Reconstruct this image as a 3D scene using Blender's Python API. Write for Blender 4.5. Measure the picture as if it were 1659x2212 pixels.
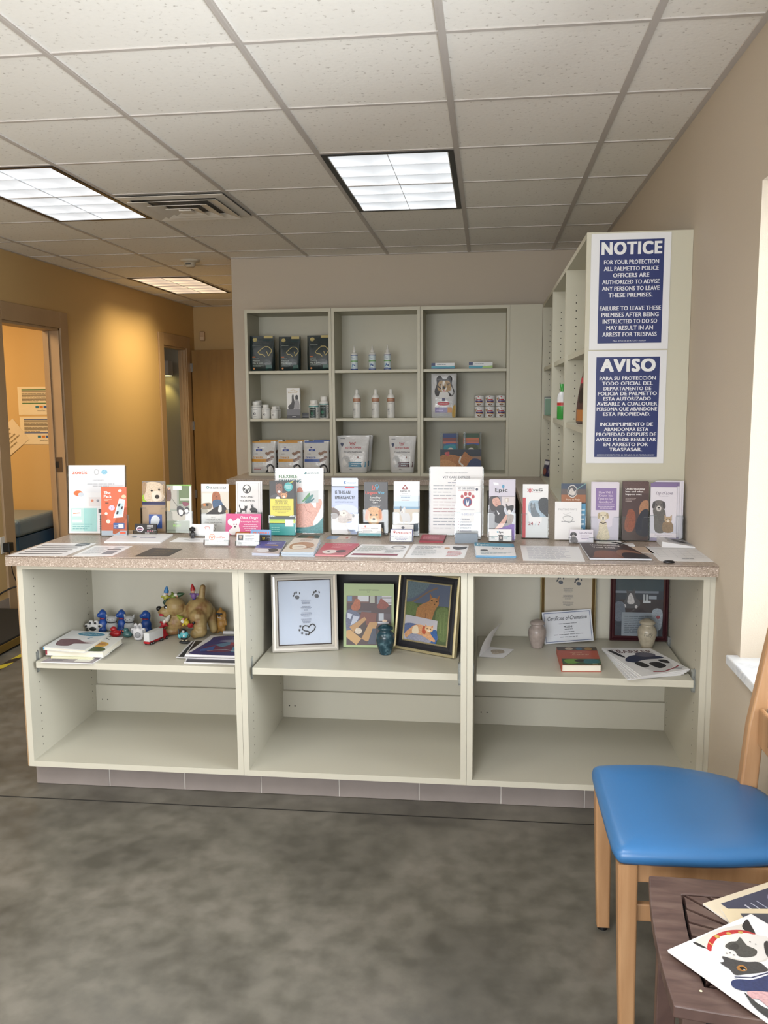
import bpy, math, random
from mathutils import Vector, Matrix, Euler
random.seed(7)
for o in list(bpy.data.objects): bpy.data.objects.remove(o, do_unlink=True)
SC = bpy.context.scene
COL = SC.collection
PI = math.pi
# ---------------------------------------------------------------- camera
cd = bpy.data.cameras.new('camera'); cam = bpy.data.objects.new('camera', cd); COL.objects.link(cam)
cd.sensor_fit = 'VERTICAL'; cd.sensor_height = 24.0; cd.lens = 24.0*1881.72/2212; cd.clip_start = .05
yaw, pit, rol = -0.11772067, 0.13152481, -0.00774891
f = Vector((math.sin(yaw)*math.cos(pit), math.cos(yaw)*math.cos(pit), -math.sin(pit)))
r0 = Vector((math.cos(yaw), -math.sin(yaw), 0)); u0 = r0.cross(f)
rr = r0*math.cos(rol)+u0*math.sin(rol); uu = rr.cross(f)
cam.matrix_world = Matrix(((rr.x, uu.x, -f.x, 0), (rr.y, uu.y, -f.y, 0), (rr.z, uu.z, -f.z, 1.52), (0, 0, 0, 1)))
SC.camera = cam
# ---------------------------------------------------------------- world, exposure, daylight
SC.view_settings.view_transform = 'Standard'; SC.view_settings.look = 'None'
SC.view_settings.gamma = 1.0; SC.view_settings.exposure = 0.0; SC.view_settings.use_curve_mapping = False
w = bpy.data.worlds.new('overcast_sky'); SC.world = w; w.use_nodes = True
w.node_tree.nodes['Background'].inputs[0].default_value = (.9, .95, 1, 1)
w.node_tree.nodes['Background'].inputs[1].default_value = 1.6
CZ = 2.583; RW = .79; LW = -3.43; BY = 6.7; FY = -2.6; HX = -1.96; HY = 10.1
def area(name, loc, rot, sx, sy, power, col=(1, 1, 1), spread=180):
    l = bpy.data.lights.new(name, 'AREA'); l.shape = 'RECTANGLE'; l.size = sx; l.size_y = sy
    l.energy = power; l.color = col; l.spread = math.radians(spread)
    o = bpy.data.objects.new(name, l); COL.objects.link(o); o.location = loc; o.rotation_euler = rot
    return o
area('daylight_front_window', (-1.3, FY-.15, 1.45), (-PI/2, 0, PI), 3.4, 1.9, 215, (.975, .985, 1))
area('daylight_side_window', (RW+.42, 1.75, 1.45), (0, PI/2, 0), 1.5, 1.9, 125, (.98, .99, 1))
# ---------------------------------------------------------------- materials
def lin(c):
    if isinstance(c, str): c = tuple(int(c[i:i+2], 16) for i in (1, 3, 5))
    c = [x/255 for x in c]
    return [x/12.92 if x <= .04045 else ((x+.055)/1.055)**2.4 for x in c]
_m = {}
def M(c, rough=.5, metal=0, spec=.5, bump=0, bs=200, k=.88, coat=0, var=0, vs=6, bd=.002):
    key = (str(c), rough, metal, spec, bump, bs, k, coat, var, vs, bd)
    if key in _m: return _m[key]
    m = bpy.data.materials.new('paint'); m.use_nodes = True; nt = m.node_tree; b = nt.nodes['Principled BSDF']
    col = [x*k for x in lin(c)]+[1]
    b.inputs['Base Color'].default_value = col
    b.inputs['Roughness'].default_value = rough; b.inputs['Metallic'].default_value = metal
    b.inputs['Specular IOR Level'].default_value = spec; b.inputs['Coat Weight'].default_value = coat
    m.diffuse_color = col
    if bump or var:
        tc = nt.nodes.new('ShaderNodeTexCoord')
    if bump:
        n = nt.nodes.new('ShaderNodeTexNoise'); n.inputs['Scale'].default_value = bs; n.inputs['Detail'].default_value = 3
        nt.links.new(tc.outputs['Object'], n.inputs['Vector'])
        bp = nt.nodes.new('ShaderNodeBump'); bp.inputs['Strength'].default_value = bump; bp.inputs['Distance'].default_value = bd
        nt.links.new(n.outputs[0], bp.inputs['Height']); nt.links.new(bp.outputs[0], b.inputs['Normal'])
    if var:
        n = nt.nodes.new('ShaderNodeTexNoise'); n.inputs['Scale'].default_value = vs; n.inputs['Detail'].default_value = 5
        nt.links.new(tc.outputs['Object'], n.inputs['Vector'])
        r = nt.nodes.new('ShaderNodeValToRGB'); r.color_ramp.elements[0].position = .3; r.color_ramp.elements[1].position = .7
        r.color_ramp.elements[0].color = [x*(1-var) for x in col[:3]]+[1]; r.color_ramp.elements[1].color = [min(1, x*(1+var)) for x in col[:3]]+[1]
        nt.links.new(n.outputs[0], r.inputs[0]); nt.links.new(r.outputs[0], b.inputs['Base Color'])
    _m[key] = m
    return m
def ramp_mat(name, tex, stops, rough=.5, bump=0, scale=1, detail=6, mapping=(1, 1, 1), spec=.5, kind='NOISE', rough_var=0, dist=0, bdist=.002):
    m = bpy.data.materials.new(name); m.use_nodes = True; nt = m.node_tree; b = nt.nodes['Principled BSDF']
    b.inputs['Roughness'].default_value = rough; b.inputs['Specular IOR Level'].default_value = spec
    tc = nt.nodes.new('ShaderNodeTexCoord'); mp = nt.nodes.new('ShaderNodeMapping'); mp.inputs['Scale'].default_value = mapping
    nt.links.new(tc.outputs['Object'], mp.inputs[0])
    if tex == 'noise':
        n = nt.nodes.new('ShaderNodeTexNoise'); n.inputs['Detail'].default_value = detail; n.inputs['Distortion'].default_value = dist
    else: n = nt.nodes.new('ShaderNodeTexVoronoi')
    n.inputs['Scale'].default_value = scale
    nt.links.new(mp.outputs[0], n.inputs['Vector'])
    r = nt.nodes.new('ShaderNodeValToRGB')
    while len(r.color_ramp.elements) < len(stops): r.color_ramp.elements.new(.5)
    for e, (p, c) in zip(r.color_ramp.elements, stops): e.position = p; e.color = lin(c)+[1]
    src = n.outputs['Color'] if tex == 'voro' else n.outputs[0]
    nt.links.new(src, r.inputs[0]); nt.links.new(r.outputs[0], b.inputs['Base Color'])
    if bump:
        bp = nt.nodes.new('ShaderNodeBump'); bp.inputs['Strength'].default_value = bump; bp.inputs['Distance'].default_value = bdist
        nt.links.new(n.outputs[0], bp.inputs['Height']); nt.links.new(bp.outputs[0], b.inputs['Normal'])
    return m
def clear_mat(name='clear_acrylic', tint=(1, 1, 1), ior=1.45, rough=.03, opa=0.0, body=(.9, .93, .95)):
    m = bpy.data.materials.new(name); m.use_nodes = True; nt = m.node_tree; nt.nodes.remove(nt.nodes['Principled BSDF'])
    out = nt.nodes['Material Output']; fr = nt.nodes.new('ShaderNodeFresnel'); fr.inputs[0].default_value = ior
    t = nt.nodes.new('ShaderNodeBsdfTransparent'); t.inputs[0].default_value = tuple(tint)+(1,)
    g = nt.nodes.new('ShaderNodeBsdfGlossy'); g.inputs['Roughness'].default_value = rough
    mx = nt.nodes.new('ShaderNodeMixShader')
    nt.links.new(fr.outputs[0], mx.inputs[0]); nt.links.new(g.outputs[0], mx.inputs[2])
    if opa:
        d = nt.nodes.new('ShaderNodeBsdfDiffuse'); d.inputs[0].default_value = tuple(body)+(1,)
        m2 = nt.nodes.new('ShaderNodeMixShader'); m2.inputs[0].default_value = opa
        nt.links.new(t.outputs[0], m2.inputs[1]); nt.links.new(d.outputs[0], m2.inputs[2]); nt.links.new(m2.outputs[0], mx.inputs[1])
    else: nt.links.new(t.outputs[0], mx.inputs[1])
    nt.links.new(mx.outputs[0], out.inputs[0])
    return m
def emis(name, col, s):
    m = bpy.data.materials.new(name); m.use_nodes = True; b = m.node_tree.nodes['Principled BSDF']
    b.inputs['Base Color'].default_value = (.8, .8, .8, 1)
    b.inputs['Emission Color'].default_value = tuple(col)+(1,); b.inputs['Emission Strength'].default_value = s
    return m
CLEAR = clear_mat(tint=(.97, .98, .98)); CLEAR2 = clear_mat('clear_plastic_edge', (.8, .84, .85), opa=.12)
# ---------------------------------------------------------------- mesh helpers
class MB:
    def __init__(s): s.v = []; s.f = []; s.mi = []; s.sm = []; s.mats = []
    def mid(s, m):
        if m not in s.mats: s.mats.append(m)
        return s.mats.index(m)
    def add(s, vs, fs, m, smooth=False):
        n = len(s.v); s.v += [tuple(v) for v in vs]; k = s.mid(m)
        for f in fs: s.f.append(tuple(n+i for i in f)); s.mi.append(k); s.sm.append(smooth)
        return s
    def box(s, x0, y0, z0, x1, y1, z1, m, T=None):
        vs = [Vector(p) for p in ((x0, y0, z0), (x1, y0, z0), (x1, y1, z0), (x0, y1, z0), (x0, y0, z1), (x1, y0, z1), (x1, y1, z1), (x0, y1, z1))]
        if T: vs = [T @ v for v in vs]
        return s.add(vs, ((3, 2, 1, 0), (4, 5, 6, 7), (0, 1, 5, 4), (1, 2, 6, 5), (2, 3, 7, 6), (3, 0, 4, 7)), m)
    def prism(s, poly, z0, z1, m, T=None, smooth=False):
        n = len(poly); vs = [Vector((x, y, z0)) for x, y in poly]+[Vector((x, y, z1)) for x, y in poly]
        if T: vs = [T @ v for v in vs]
        return s.add(vs, [tuple(range(n))[::-1], tuple(range(n, 2*n))]+[(i, (i+1) % n, n+(i+1) % n, n+i) for i in range(n)], m, smooth)
    def rings(s, rs, m, cap=True, smooth=True):          # list of rings (equal length lists of points)
        n = len(rs[0]); vs = [p for r in rs for p in r]; fs = []
        for i in range(len(rs)-1):
            for j in range(n): fs.append((i*n+j, i*n+(j+1) % n, (i+1)*n+(j+1) % n, (i+1)*n+j))
        s.add(vs, fs, m, smooth)
        if cap: s.add(rs[0], [tuple(range(n))[::-1]], m); s.add(rs[-1], [tuple(range(n))], m)
        return s
    def lathe(s, prof, m, n=24, c=(0, 0, 0), T=None, smooth=True, cap=True):
        rs = []
        for r, z in prof:
            ring = [Vector((c[0]+r*math.cos(2*PI*i/n), c[1]+r*math.sin(2*PI*i/n), c[2]+z)) for i in range(n)]
            rs.append([T @ p for p in ring] if T else ring)
        return s.rings(rs, m, cap, smooth)
    def ell(s, x, y, z, rx, ry, rz, m, n=14, R=None):
        rs = []
        for i in range(n//2+1):
            a = -PI/2+PI*max(.02, min(n//2-.02, i))/(n//2)
            ring = []
            for j in range(n):
                p = Vector((rx*math.cos(a)*math.cos(2*PI*j/n), ry*math.cos(a)*math.sin(2*PI*j/n), rz*math.sin(a)))
                if R: p = R @ p
                ring.append(p+Vector((x, y, z)))
            rs.append(ring)
        return s.rings(rs, m)
    def tube(s, pts, r, m, n=8, cap=True):
        pts = [Vector(p) for p in pts]; rs = []
        rad = r if isinstance(r, (list, tuple)) else [r]*len(pts)
        up = Vector((0, 0, 1)); prev = None
        for i, p in enumerate(pts):
            d = (pts[min(i+1, len(pts)-1)]-pts[max(i-1, 0)]).normalized()
            a = prev if prev is not None else (up.cross(d) if abs(d.dot(up)) < .95 else Vector((1, 0, 0)))
            a = (a-d*a.dot(d)).normalized(); b = d.cross(a); prev = a
            rs.append([p+a*rad[i]*math.cos(2*PI*j/n)+b*rad[i]*math.sin(2*PI*j/n) for j in range(n)])
        return s.rings(rs, m, cap)
    def build(s, name, parent=None, loc=(0, 0, 0), rot=(0, 0, 0), bevel=0, seg=2, wn=False):
        me = bpy.data.meshes.new(name); me.from_pydata(s.v, [], s.f)
        for m in s.mats: me.materials.append(m)
        me.polygons.foreach_set('material_index', s.mi); me.polygons.foreach_set('use_smooth', s.sm); me.update()
        o = bpy.data.objects.new(name, me); COL.objects.link(o); o.location = loc; o.rotation_euler = rot
        if parent: o.parent = parent
        if bevel:
            b = o.modifiers.new('bevel', 'BEVEL'); b.width = bevel; b.segments = seg; b.limit_method = 'ANGLE'; b.angle_limit = math.radians(40)
        return o
def tag(o, label=None, cat=None, group=None, kind=None):
    if label: o['label'] = label
    if cat: o['category'] = cat
    if group: o['group'] = group
    if kind: o['kind'] = kind
    return o
def empty(name, loc, rz=0, label=None, cat=None, group=None):
    o = bpy.data.objects.new(name, None); COL.objects.link(o); o.location = loc; o.rotation_euler = (0, 0, rz); o.empty_display_size = .02
    return tag(o, label, cat, group)
def struct(mb, name, **k): return tag(mb.build(name, **k), kind='structure')
def dup(o, loc=None, rz=None, label=None, parent=None):
    c = o.copy(); COL.objects.link(c); c.parent = parent
    for ch in o.children: dup(ch, parent=c)
    if loc is not None: c.location = loc
    if rz is not None: c.rotation_euler = (0, 0, rz)
    if label: c['label'] = label
    return c
# ---------------------------------------------------------------- printed artwork: flat inked shapes laid on a surface
_tx = {}
def textmesh(s, bold, shear):
    k = (s, bold, shear)
    if k in _tx: return _tx[k]
    cu = bpy.data.curves.new('t', 'FONT'); cu.body = s; cu.space_character = 1+bold*(3 if bold > .04 else 1.2); cu.resolution_u = 4 if bold > .04 or len(s) < 7 else 2; cu.shear = shear; cu.size = 1
    ob = bpy.data.objects.new('t', cu); me = ob.to_mesh()
    vs = [tuple(v.co) for v in me.vertices]; fs = [tuple(p.vertices) for p in me.polygons]
    ob.to_mesh_clear(); bpy.data.objects.remove(ob); bpy.data.curves.remove(cu)
    _tx[k] = (vs, fs); return _tx[k]
def smooth_poly(pts, n=4):
    out = []; L = len(pts)
    for i in range(L):
        p0, p1, p2, p3 = [pts[(i+j) % L] for j in (-1, 0, 1, 2)]
        for k in range(n):
            t = k/n
            out.append(tuple(.5*((2*p1[a])+(-p0[a]+p2[a])*t+(2*p0[a]-5*p1[a]+4*p2[a]-p3[a])*t*t+(-p0[a]+3*p1[a]-3*p2[a]+p3[a])*t**3) for a in (0, 1)))
    return out
def quad_map(tl, tr, br, bl):
    tl, tr, br, bl = map(Vector, (tl, tr, br, bl)); n = (br-tl).cross(tr-tl).normalized()
    W = ((tr-tl).length+(br-bl).length)/2; H = ((bl-tl).length+(br-tr).length)/2
    def f(u, v, d): return (tl*(1-u)*(1-v)+tr*u*(1-v)+br*u*v+bl*(1-u)*v)+n*d
    f.W = W; f.H = H; f.nu = 1
    return f
def cyl_map(R, z0, z1, a0=-PI/2, span=PI*.9, c=(0, 0)):
    def f(u, v, d):
        a = a0+(u-.5)*span
        return Vector((c[0]+(R+d)*math.cos(a), c[1]+(R+d)*math.sin(a), z1+(z0-z1)*v))
    f.W = R*span; f.H = z1-z0; f.nu = 10
    return f
def paw(cx, cy, s, col, asp=1, rot=0):
    out = []; ca, sa = math.cos(rot), math.sin(rot)
    for x, y, rx, ry in ((0, .18, .34, .27), (-.42, -.12, .12, .17), (-.16, -.36, .13, .19), (.16, -.36, .13, .19), (.42, -.12, .12, .17)):
        out.append(('e', cx+(x*ca-y*sa)*s, cy+(x*sa+y*ca)*s*asp, rx*s, ry*s*asp, col))
    return out
def dogface(cx, cy, w, h, fur, ear, muz, nose='#1a1818'):
    return [('s', [(cx-.5*w, cy-.3*h), (cx-.2*w, cy-.5*h), (cx+.2*w, cy-.5*h), (cx+.5*w, cy-.3*h), (cx+.42*w, cy+.2*h), (cx+.15*w, cy+.48*h), (cx-.15*w, cy+.48*h), (cx-.42*w, cy+.2*h)], fur),
            ('s', [(cx-.48*w, cy-.38*h), (cx-.3*w, cy-.3*h), (cx-.4*w, cy+.2*h), (cx-.58*w, cy+.1*h)], ear),
            ('s', [(cx+.48*w, cy-.38*h), (cx+.3*w, cy-.3*h), (cx+.4*w, cy+.2*h), (cx+.58*w, cy+.1*h)], ear),
            ('e', cx, cy+.2*h, .22*w, .24*h, muz), ('e', cx, cy+.14*h, .09*w, .07*h, nose),
            ('e', cx-.2*w, cy-.1*h, .06*w, .05*h, nose), ('e', cx+.2*w, cy-.1*h, .06*w, .05*h, nose),
            ('k', [(cx-.1*w, cy+.32*h), (cx, cy+.28*h), (cx+.1*w, cy+.32*h)], .015, nose)]
def catface(cx, cy, w, h, fur, inn, muz='#e8dccb', eye='#2a2a22'):
    return [('p', [(cx-.48*w, cy-.62*h), (cx-.1*w, cy-.3*h), (cx-.45*w, cy)], fur), ('p', [(cx+.48*w, cy-.62*h), (cx+.1*w, cy-.3*h), (cx+.45*w, cy)], fur),
            ('p', [(cx-.42*w, cy-.5*h), (cx-.2*w, cy-.28*h), (cx-.38*w, cy-.1*h)], inn), ('p', [(cx+.42*w, cy-.5*h), (cx+.2*w, cy-.28*h), (cx+.38*w, cy-.1*h)], inn),
            ('e', cx, cy, .48*w, .4*h, fur), ('e', cx, cy+.17*h, .18*w, .15*h, muz), ('e', cx, cy+.1*h, .05*w, .04*h, '#8a4a44'),
            ('e', cx-.2*w, cy-.05*h, .07*w, .05*h, eye), ('e', cx+.2*w, cy-.05*h, .07*w, .05*h, eye)]
def ink(mb, f, cmds, rough=.45, d0=.0004, k=.85, step=.00012):
    """cmds in 0..1 coordinates, x to the right and y down; each lies a hair above the one before"""
    d = d0; asp = f.W/f.H
    def tone(col):           # photographed fur, skin and cloth is never one flat tone
        l_ = lin(col); y_ = .3*l_[0]+.6*l_[1]+.1*l_[2]
        return M(col, rough, k=k, var=.22, vs=210) if .01 < y_ < .62 and max(f.W, f.H) > .07 else M(col, rough, k=k)
    for c in cmds:
        t = c[0]; d += step
        if t == 'r':
            x0, y0, x1, y1 = c[1:5]; n = max(1, round(f.nu*abs(x1-x0)))
            vs = [f(x0+(x1-x0)*i/n, y, d) for y in (y0, y1) for i in range(n+1)]
            mb.add(vs, [(n+1+i, n+2+i, i+1, i) for i in range(n)], M(c[5], rough, k=k))
        elif t == 'e':
            cx, cy, rx, ry = c[1:5]; rot = c[6] if len(c) > 6 else 0; n = 20; pts = []
            for i in range(n):
                a = -2*PI*i/n; x = rx*math.cos(a); y = ry*math.sin(a)
                if rot: x, y = x*math.cos(rot)-y/asp*math.sin(rot), x*asp*math.sin(rot)+y*math.cos(rot)
                pts.append(f(cx+x, cy+y, d))
            mb.add(pts, [tuple(range(n))], tone(c[5]))
        elif t in 'ps':
            pts = c[1] if t == 'p' else smooth_poly(c[1])
            ar = sum(pts[i][0]*pts[(i+1) % len(pts)][1]-pts[(i+1) % len(pts)][0]*pts[i][1] for i in range(len(pts)))
            if ar > 0: pts = pts[::-1]
            pts = [(min(1, max(0, x)), min(1, max(0, y))) for x, y in pts]
            mb.add([f(x, y, d) for x, y in pts], [tuple(range(len(pts)))], tone(c[2]) if t == 's' else M(c[2], rough, k=k))
        elif t == 'k':
            pts, wd, col = c[1:4]
            for a, b in zip(pts, pts[1:]):
                dx, dy = (b[0]-a[0]), (b[1]-a[1])/asp; L = math.hypot(dx, dy) or 1; nx, ny = -dy/L*wd/2, dx/L*wd/2*asp
                q = [(a[0]+nx, a[1]+ny), (b[0]+nx, b[1]+ny), (b[0]-nx, b[1]-ny), (a[0]-nx, a[1]-ny)]
                mb.add([f(x, y, d) for x, y in q], [(0, 1, 2, 3)], M(col, rough, k=k))
        elif t == 't':
            s, cx, cy, h, col = c[1:6]; op = c[6] if len(c) > 6 else {}
            vs, fs = textmesh(s, op.get('b', 0), op.get('sh', 0))
            if not vs: continue
            x0 = min(v[0] for v in vs); x1 = max(v[0] for v in vs); sc = h/.72; sx = sc/asp
            W = (x1-x0)*sx
            if 'w' in op: sx *= op['w']/W; W = op['w']
            elif 'mw' in op and W > op['mw']: sx *= op['mw']/W; W = op['mw']
            ax = cx-W/2 if op.get('a', 'c') == 'c' else cx
            bb = op.get('b', 0)*1.1; sh_ = [(0, 0)] if not bb else ([(-bb, 0), (0, 0), (bb, 0)] if bb < .05 else [(-bb, bb*.5), (-bb, -bb*.5), (0, bb*.5), (0, -bb*.5), (bb, bb*.5), (bb, -bb*.5)])
            for j_, (bx_, by_) in enumerate(sh_): mb.add([f(ax+(v[0]-x0+bx_)*sx, cy+h/2-(v[1]+by_)*sc, d+j_*.00005) for v in vs], fs, M(col, rough, k=k))
        elif t == 'l':
            x0, y0, x1, y1, n, col = c[1:7]; ctr = len(c) > 7; ph = (y1-y0)/n; rnd = random.Random(int(x0*997+y0*9973+n))
            vs = []; fs = []
            for i in range(n):
                y = y0+ph*(i+.5); e = rnd.uniform(.72, 1) if i < n-1 else rnd.uniform(.4, .8)
                a, b = x0, x0+(x1-x0)*e
                if ctr: m_ = (x0+x1)/2; a, b = m_-(x1-x0)*e/2, m_+(x1-x0)*e/2
                x = a
                while x < b-.01:
                    q = min(b, x+rnd.uniform(.06, .16)*(x1-x0)+.01)
                    nn = len(vs); vs += [f(x, y+ph*.2, d), f(q, y+ph*.2, d), f(q, y-ph*.2, d), f(x, y-ph*.2, d)]; fs.append((nn, nn+1, nn+2, nn+3)); x = q+.018*(x1-x0)
            mb.add(vs, fs, M(col, rough, k=k))
        elif t == 'qr': pass
def blob(name, prims, m, vox=.004, parent=None, it=6, **k):
    mb = MB()
    for p in prims:
        if p[0] == 's': mb.ell(*p[1:7], m, n=16, R=Euler(p[7]).to_matrix() if len(p) > 7 else None)
        else:
            a, b, r1, r2 = Vector(p[1]), Vector(p[2]), p[3], p[4]; n = max(3, int((b-a).length/(min(r1, r2)*.5)))
            for i in range(n+1):
                q = a.lerp(b, i/n); r = r1+(r2-r1)*i/n; mb.ell(q.x, q.y, q.z, r, r, r, m, n=12)
    o = mb.build(name, parent=parent, **k)
    r = o.modifiers.new('remesh', 'REMESH'); r.mode = 'VOXEL'; r.voxel_size = vox; r.use_smooth_shade = True
    s = o.modifiers.new('smooth', 'SMOOTH'); s.iterations = it; s.factor = .5
    return o
# ================================================================ ROOM
WALL = M((202, 191, 175), .75, bump=.25, bs=260); WALLW = M((206, 175, 122), .75, bump=.25, bs=260)
WALLR2 = M((176, 168, 150), .75)
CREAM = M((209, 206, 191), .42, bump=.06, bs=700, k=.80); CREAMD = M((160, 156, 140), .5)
FLOOR = ramp_mat('polished_concrete', 'noise', [(0, (72, 70, 64)), (.4, (92, 89, 82)), (.52, (103, 100, 92)), (.66, (114, 110, 102)), (1, (130, 126, 116))], rough=.3, scale=2.6, detail=15, dist=.5, spec=.4)
nt = FLOOR.node_tree; b = nt.nodes['Principled BSDF']
n2 = nt.nodes.new('ShaderNodeTexNoise'); n2.inputs['Scale'].default_value = 13; n2.inputs['Detail'].default_value = 8
tc = nt.nodes.new('ShaderNodeTexCoord'); nt.links.new(tc.outputs['Object'], n2.inputs['Vector'])
mr = nt.nodes.new('ShaderNodeMapRange'); mr.inputs[1].default_value = .3; mr.inputs[2].default_value = .7; mr.inputs[3].default_value = .3; mr.inputs[4].default_value = .48
nt.links.new(n2.outputs[0], mr.inputs[0]); nt.links.new(mr.outputs[0], b.inputs['Roughness'])
mx = nt.nodes.new('ShaderNodeMix'); mx.data_type = 'RGBA'; mx.blend_type = 'MULTIPLY'; mx.inputs[0].default_value = .8
r3 = nt.nodes.new('ShaderNodeValToRGB'); r3.color_ramp.elements[0].position = .36; r3.color_ramp.elements[0].color = (.62, .62, .60, 1); r3.color_ramp.elements[1].position = .62; r3.color_ramp.elements[1].color = (1, 1, 1, 1)
nt.links.new(n2.outputs[0], r3.inputs[0])
old = b.inputs['Base Color'].links[0].from_socket
nt.links.new(old, mx.inputs[6]); nt.links.new(r3.outputs[0], mx.inputs[7]); nt.links.new(mx.outputs[2], b.inputs['Base Color'])
TILE = ramp_mat('acoustic_tile', 'noise', [(0, (150, 147, 140)), (.3, (206, 203, 198)), (.37, (240, 239, 235)), (1, (245, 244, 240))], rough=.9, scale=62, detail=5, mapping=(1, 1, 1), bump=.35)
GRID = M((206, 201, 197), .5)
fl = MB(); fl.box(LW-3, FY-.2, -.1, RW+.3, HY+1.2, 0, FLOOR); struct(fl, 'floor')
sc = MB(); sc.box(LW, 2.998, .0002, RW, 3.003, .0012, M((30, 28, 26), .9)); tag(sc.build('trim_1'), kind='structure')
ce = MB(); ce.box(LW, FY, CZ, RW, HY, CZ+.08, TILE); ceil = struct(ce, 'ceiling')
# grid bars (2 ft by 2 ft)
GX = [-.14+.6098*k for k in range(-6, 2)]; GX = [x for x in GX if x > LW+.05]
GY = [2.725+.6098*k for k in range(-9, 13)]; GY = [y for y in GY if FY < y < HY]
g = MB(); hw = .012
for x in GX:
    g.box(x-hw, FY, CZ-.004, x+hw, BY if x > HX else HY, CZ, GRID)
    g.box(x-hw*.35, FY, CZ-.0045, x+hw*.35, BY if x > HX else HY, CZ-.004, GRID)
for y in GY:
    g.box(LW, y-hw*.75, CZ-.0035, RW if y < BY else HX, y+hw*.75, CZ, GRID)
for a in ((RW-.022, FY, RW, BY), (LW, FY, LW+.022, HY), (HX, BY-.022, RW, BY), (LW, HY-.022, HX, HY), (HX-.022, BY, HX, HY)):
    g.box(a[0], a[1], CZ-.005, a[2], a[3], CZ, GRID)
struct(g, 'trim_2')
WY0, WY1, WZ0, WZ1 = .9, 2.745, .705, 2.135        # window in the right wall
T = .26
wr = MB()
wr.box(RW, FY, 0, RW+T, WY0, CZ, WALL); wr.box(RW, WY1, 0, RW+T, BY, CZ, WALL)
wr.box(RW, WY0, 0, RW+T, WY1, WZ0-.03, WALL); wr.box(RW, WY0, WZ1, RW+T, WY1, CZ, WALL)
struct(wr, 'wall_right')
MARBLE = ramp_mat('marble', 'noise', [(.2, (225, 228, 232)), (.55, (216, 220, 226)), (.62, (200, 205, 214)), (.7, (224, 227, 231))], rough=.25, scale=6, dist=2)
sl = MB(); sl.box(RW-.035, WY0-.03, WZ0-.03, RW+T, WY1+.03, WZ0, MARBLE)
tag(sl.build('window_sill', bevel=.004), 'white marble sill jutting from the right wall under the bright window', 'window sill')
wf = MB(); FR = M((215, 215, 210), .4)
wf.box(RW+T-.05, WY0, WZ0, RW+T, WY0+.05, WZ1, FR); wf.box(RW+T-.05, WY1-.05, WZ0, RW+T, WY1, WZ1, FR)
wf.box(RW+T-.05, WY0, WZ0, RW+T, WY1, WZ0+.05, FR); wf.box(RW+T-.05, WY0, WZ1-.05, RW+T, WY1, WZ1, FR)
wf.box(RW+T-.03, WY0+.05, WZ0+.05, RW+T-.025, WY1-.05, WZ1-.05, CLEAR); struct(wf, 'window_1')
D1 = (5.93, 6.79, 2.085); D2 = (9.07, 9.78, 2.085)
wl = MB()
for y0, y1, z0 in ((FY, D1[0], 0), (D1[0], D1[1], D1[2]), (D1[1], D2[0], 0), (D2[0], D2[1], D2[2]), (D2[1], HY, 0)):
    wl.box(LW-(.12 if y0 < 6 or y1 < 7 else .07), y0, z0, LW, y1, CZ, WALLW)
struct(wl, 'wall_left')
wb = MB(); wb.box(HX, BY, 0, RW+T, BY+.12, CZ, WALL); wb.box(HX, BY+.12, 0, HX+.12, HY, CZ, WALL); struct(wb, 'wall_back')
wh = MB(); wh.box(LW-.12, HY, 0, HX+.12, HY+.12, CZ, WALLW); struct(wh, 'wall_hall')
wfr = MB(); wx0, wx1, wz0, wz1 = -3.0, .4, .5, 2.4
wfr.box(LW-.12, FY-.12, 0, wx0, FY, CZ, WALL); wfr.box(wx1, FY-.12, 0, RW+T, FY, CZ, WALL)
wfr.box(wx0, FY-.12, 0, wx1, FY, wz0, WALL); wfr.box(wx0, FY-.12, wz1, wx1, FY, CZ, WALL); struct(wfr, 'wall_front')
w2 = MB()
for x in (wx0, -1.9, -.75, wx1-.06): w2.box(x, FY-.1, wz0, x+.06, FY-.04, wz1, FR)
w2.box(wx0, FY-.1, wz0, wx1, FY-.04, wz0+.06, FR); w2.box(wx0, FY-.1, wz1-.06, wx1, FY-.04, wz1, FR); struct(w2, 'window_2')
# tiled skirting on the left wall and the rooms behind the doors
SK = M((150, 140, 132), .5)
sk = MB(); sk.box(LW, FY, 0, LW+.012, D1[0]-.08, .1, SK); sk.box(LW, D1[1]+.1, 0, LW+.012, D2[0]-.07, .1, SK); struct(sk, 'baseboard_left')
EX = M((214, 178, 118), .8)
r1 = MB(); r1.box(-6.2, 6.95, 0, LW-.12, 7.05, CZ, EX); r1.box(-6.3, 3.2, 0, -6.2, 7.05, CZ, EX); r1.box(-6.2, 3.1, 0, LW-.12, 3.2, CZ, EX)
r1.box(-6.3, 3.1, CZ, LW-.12, 7.05, CZ+.1, M((210, 200, 185), .9)); struct(r1, 'wall_exam_room')
r2 = MB(); r2.box(-6.2, 10.2, 0, LW-.07, 10.3, CZ, WALLR2); r2.box(-6.3, 7.05, 0, -6.2, 10.3, CZ, WALLR2); r2.box(-6.3, 7.05, CZ, LW-.12, 10.3, CZ+.1, M((210, 200, 185), .9)); struct(r2, 'wall_far_room')
CASE = M((178, 150, 116), .45, var=.06, vs=3)
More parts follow.
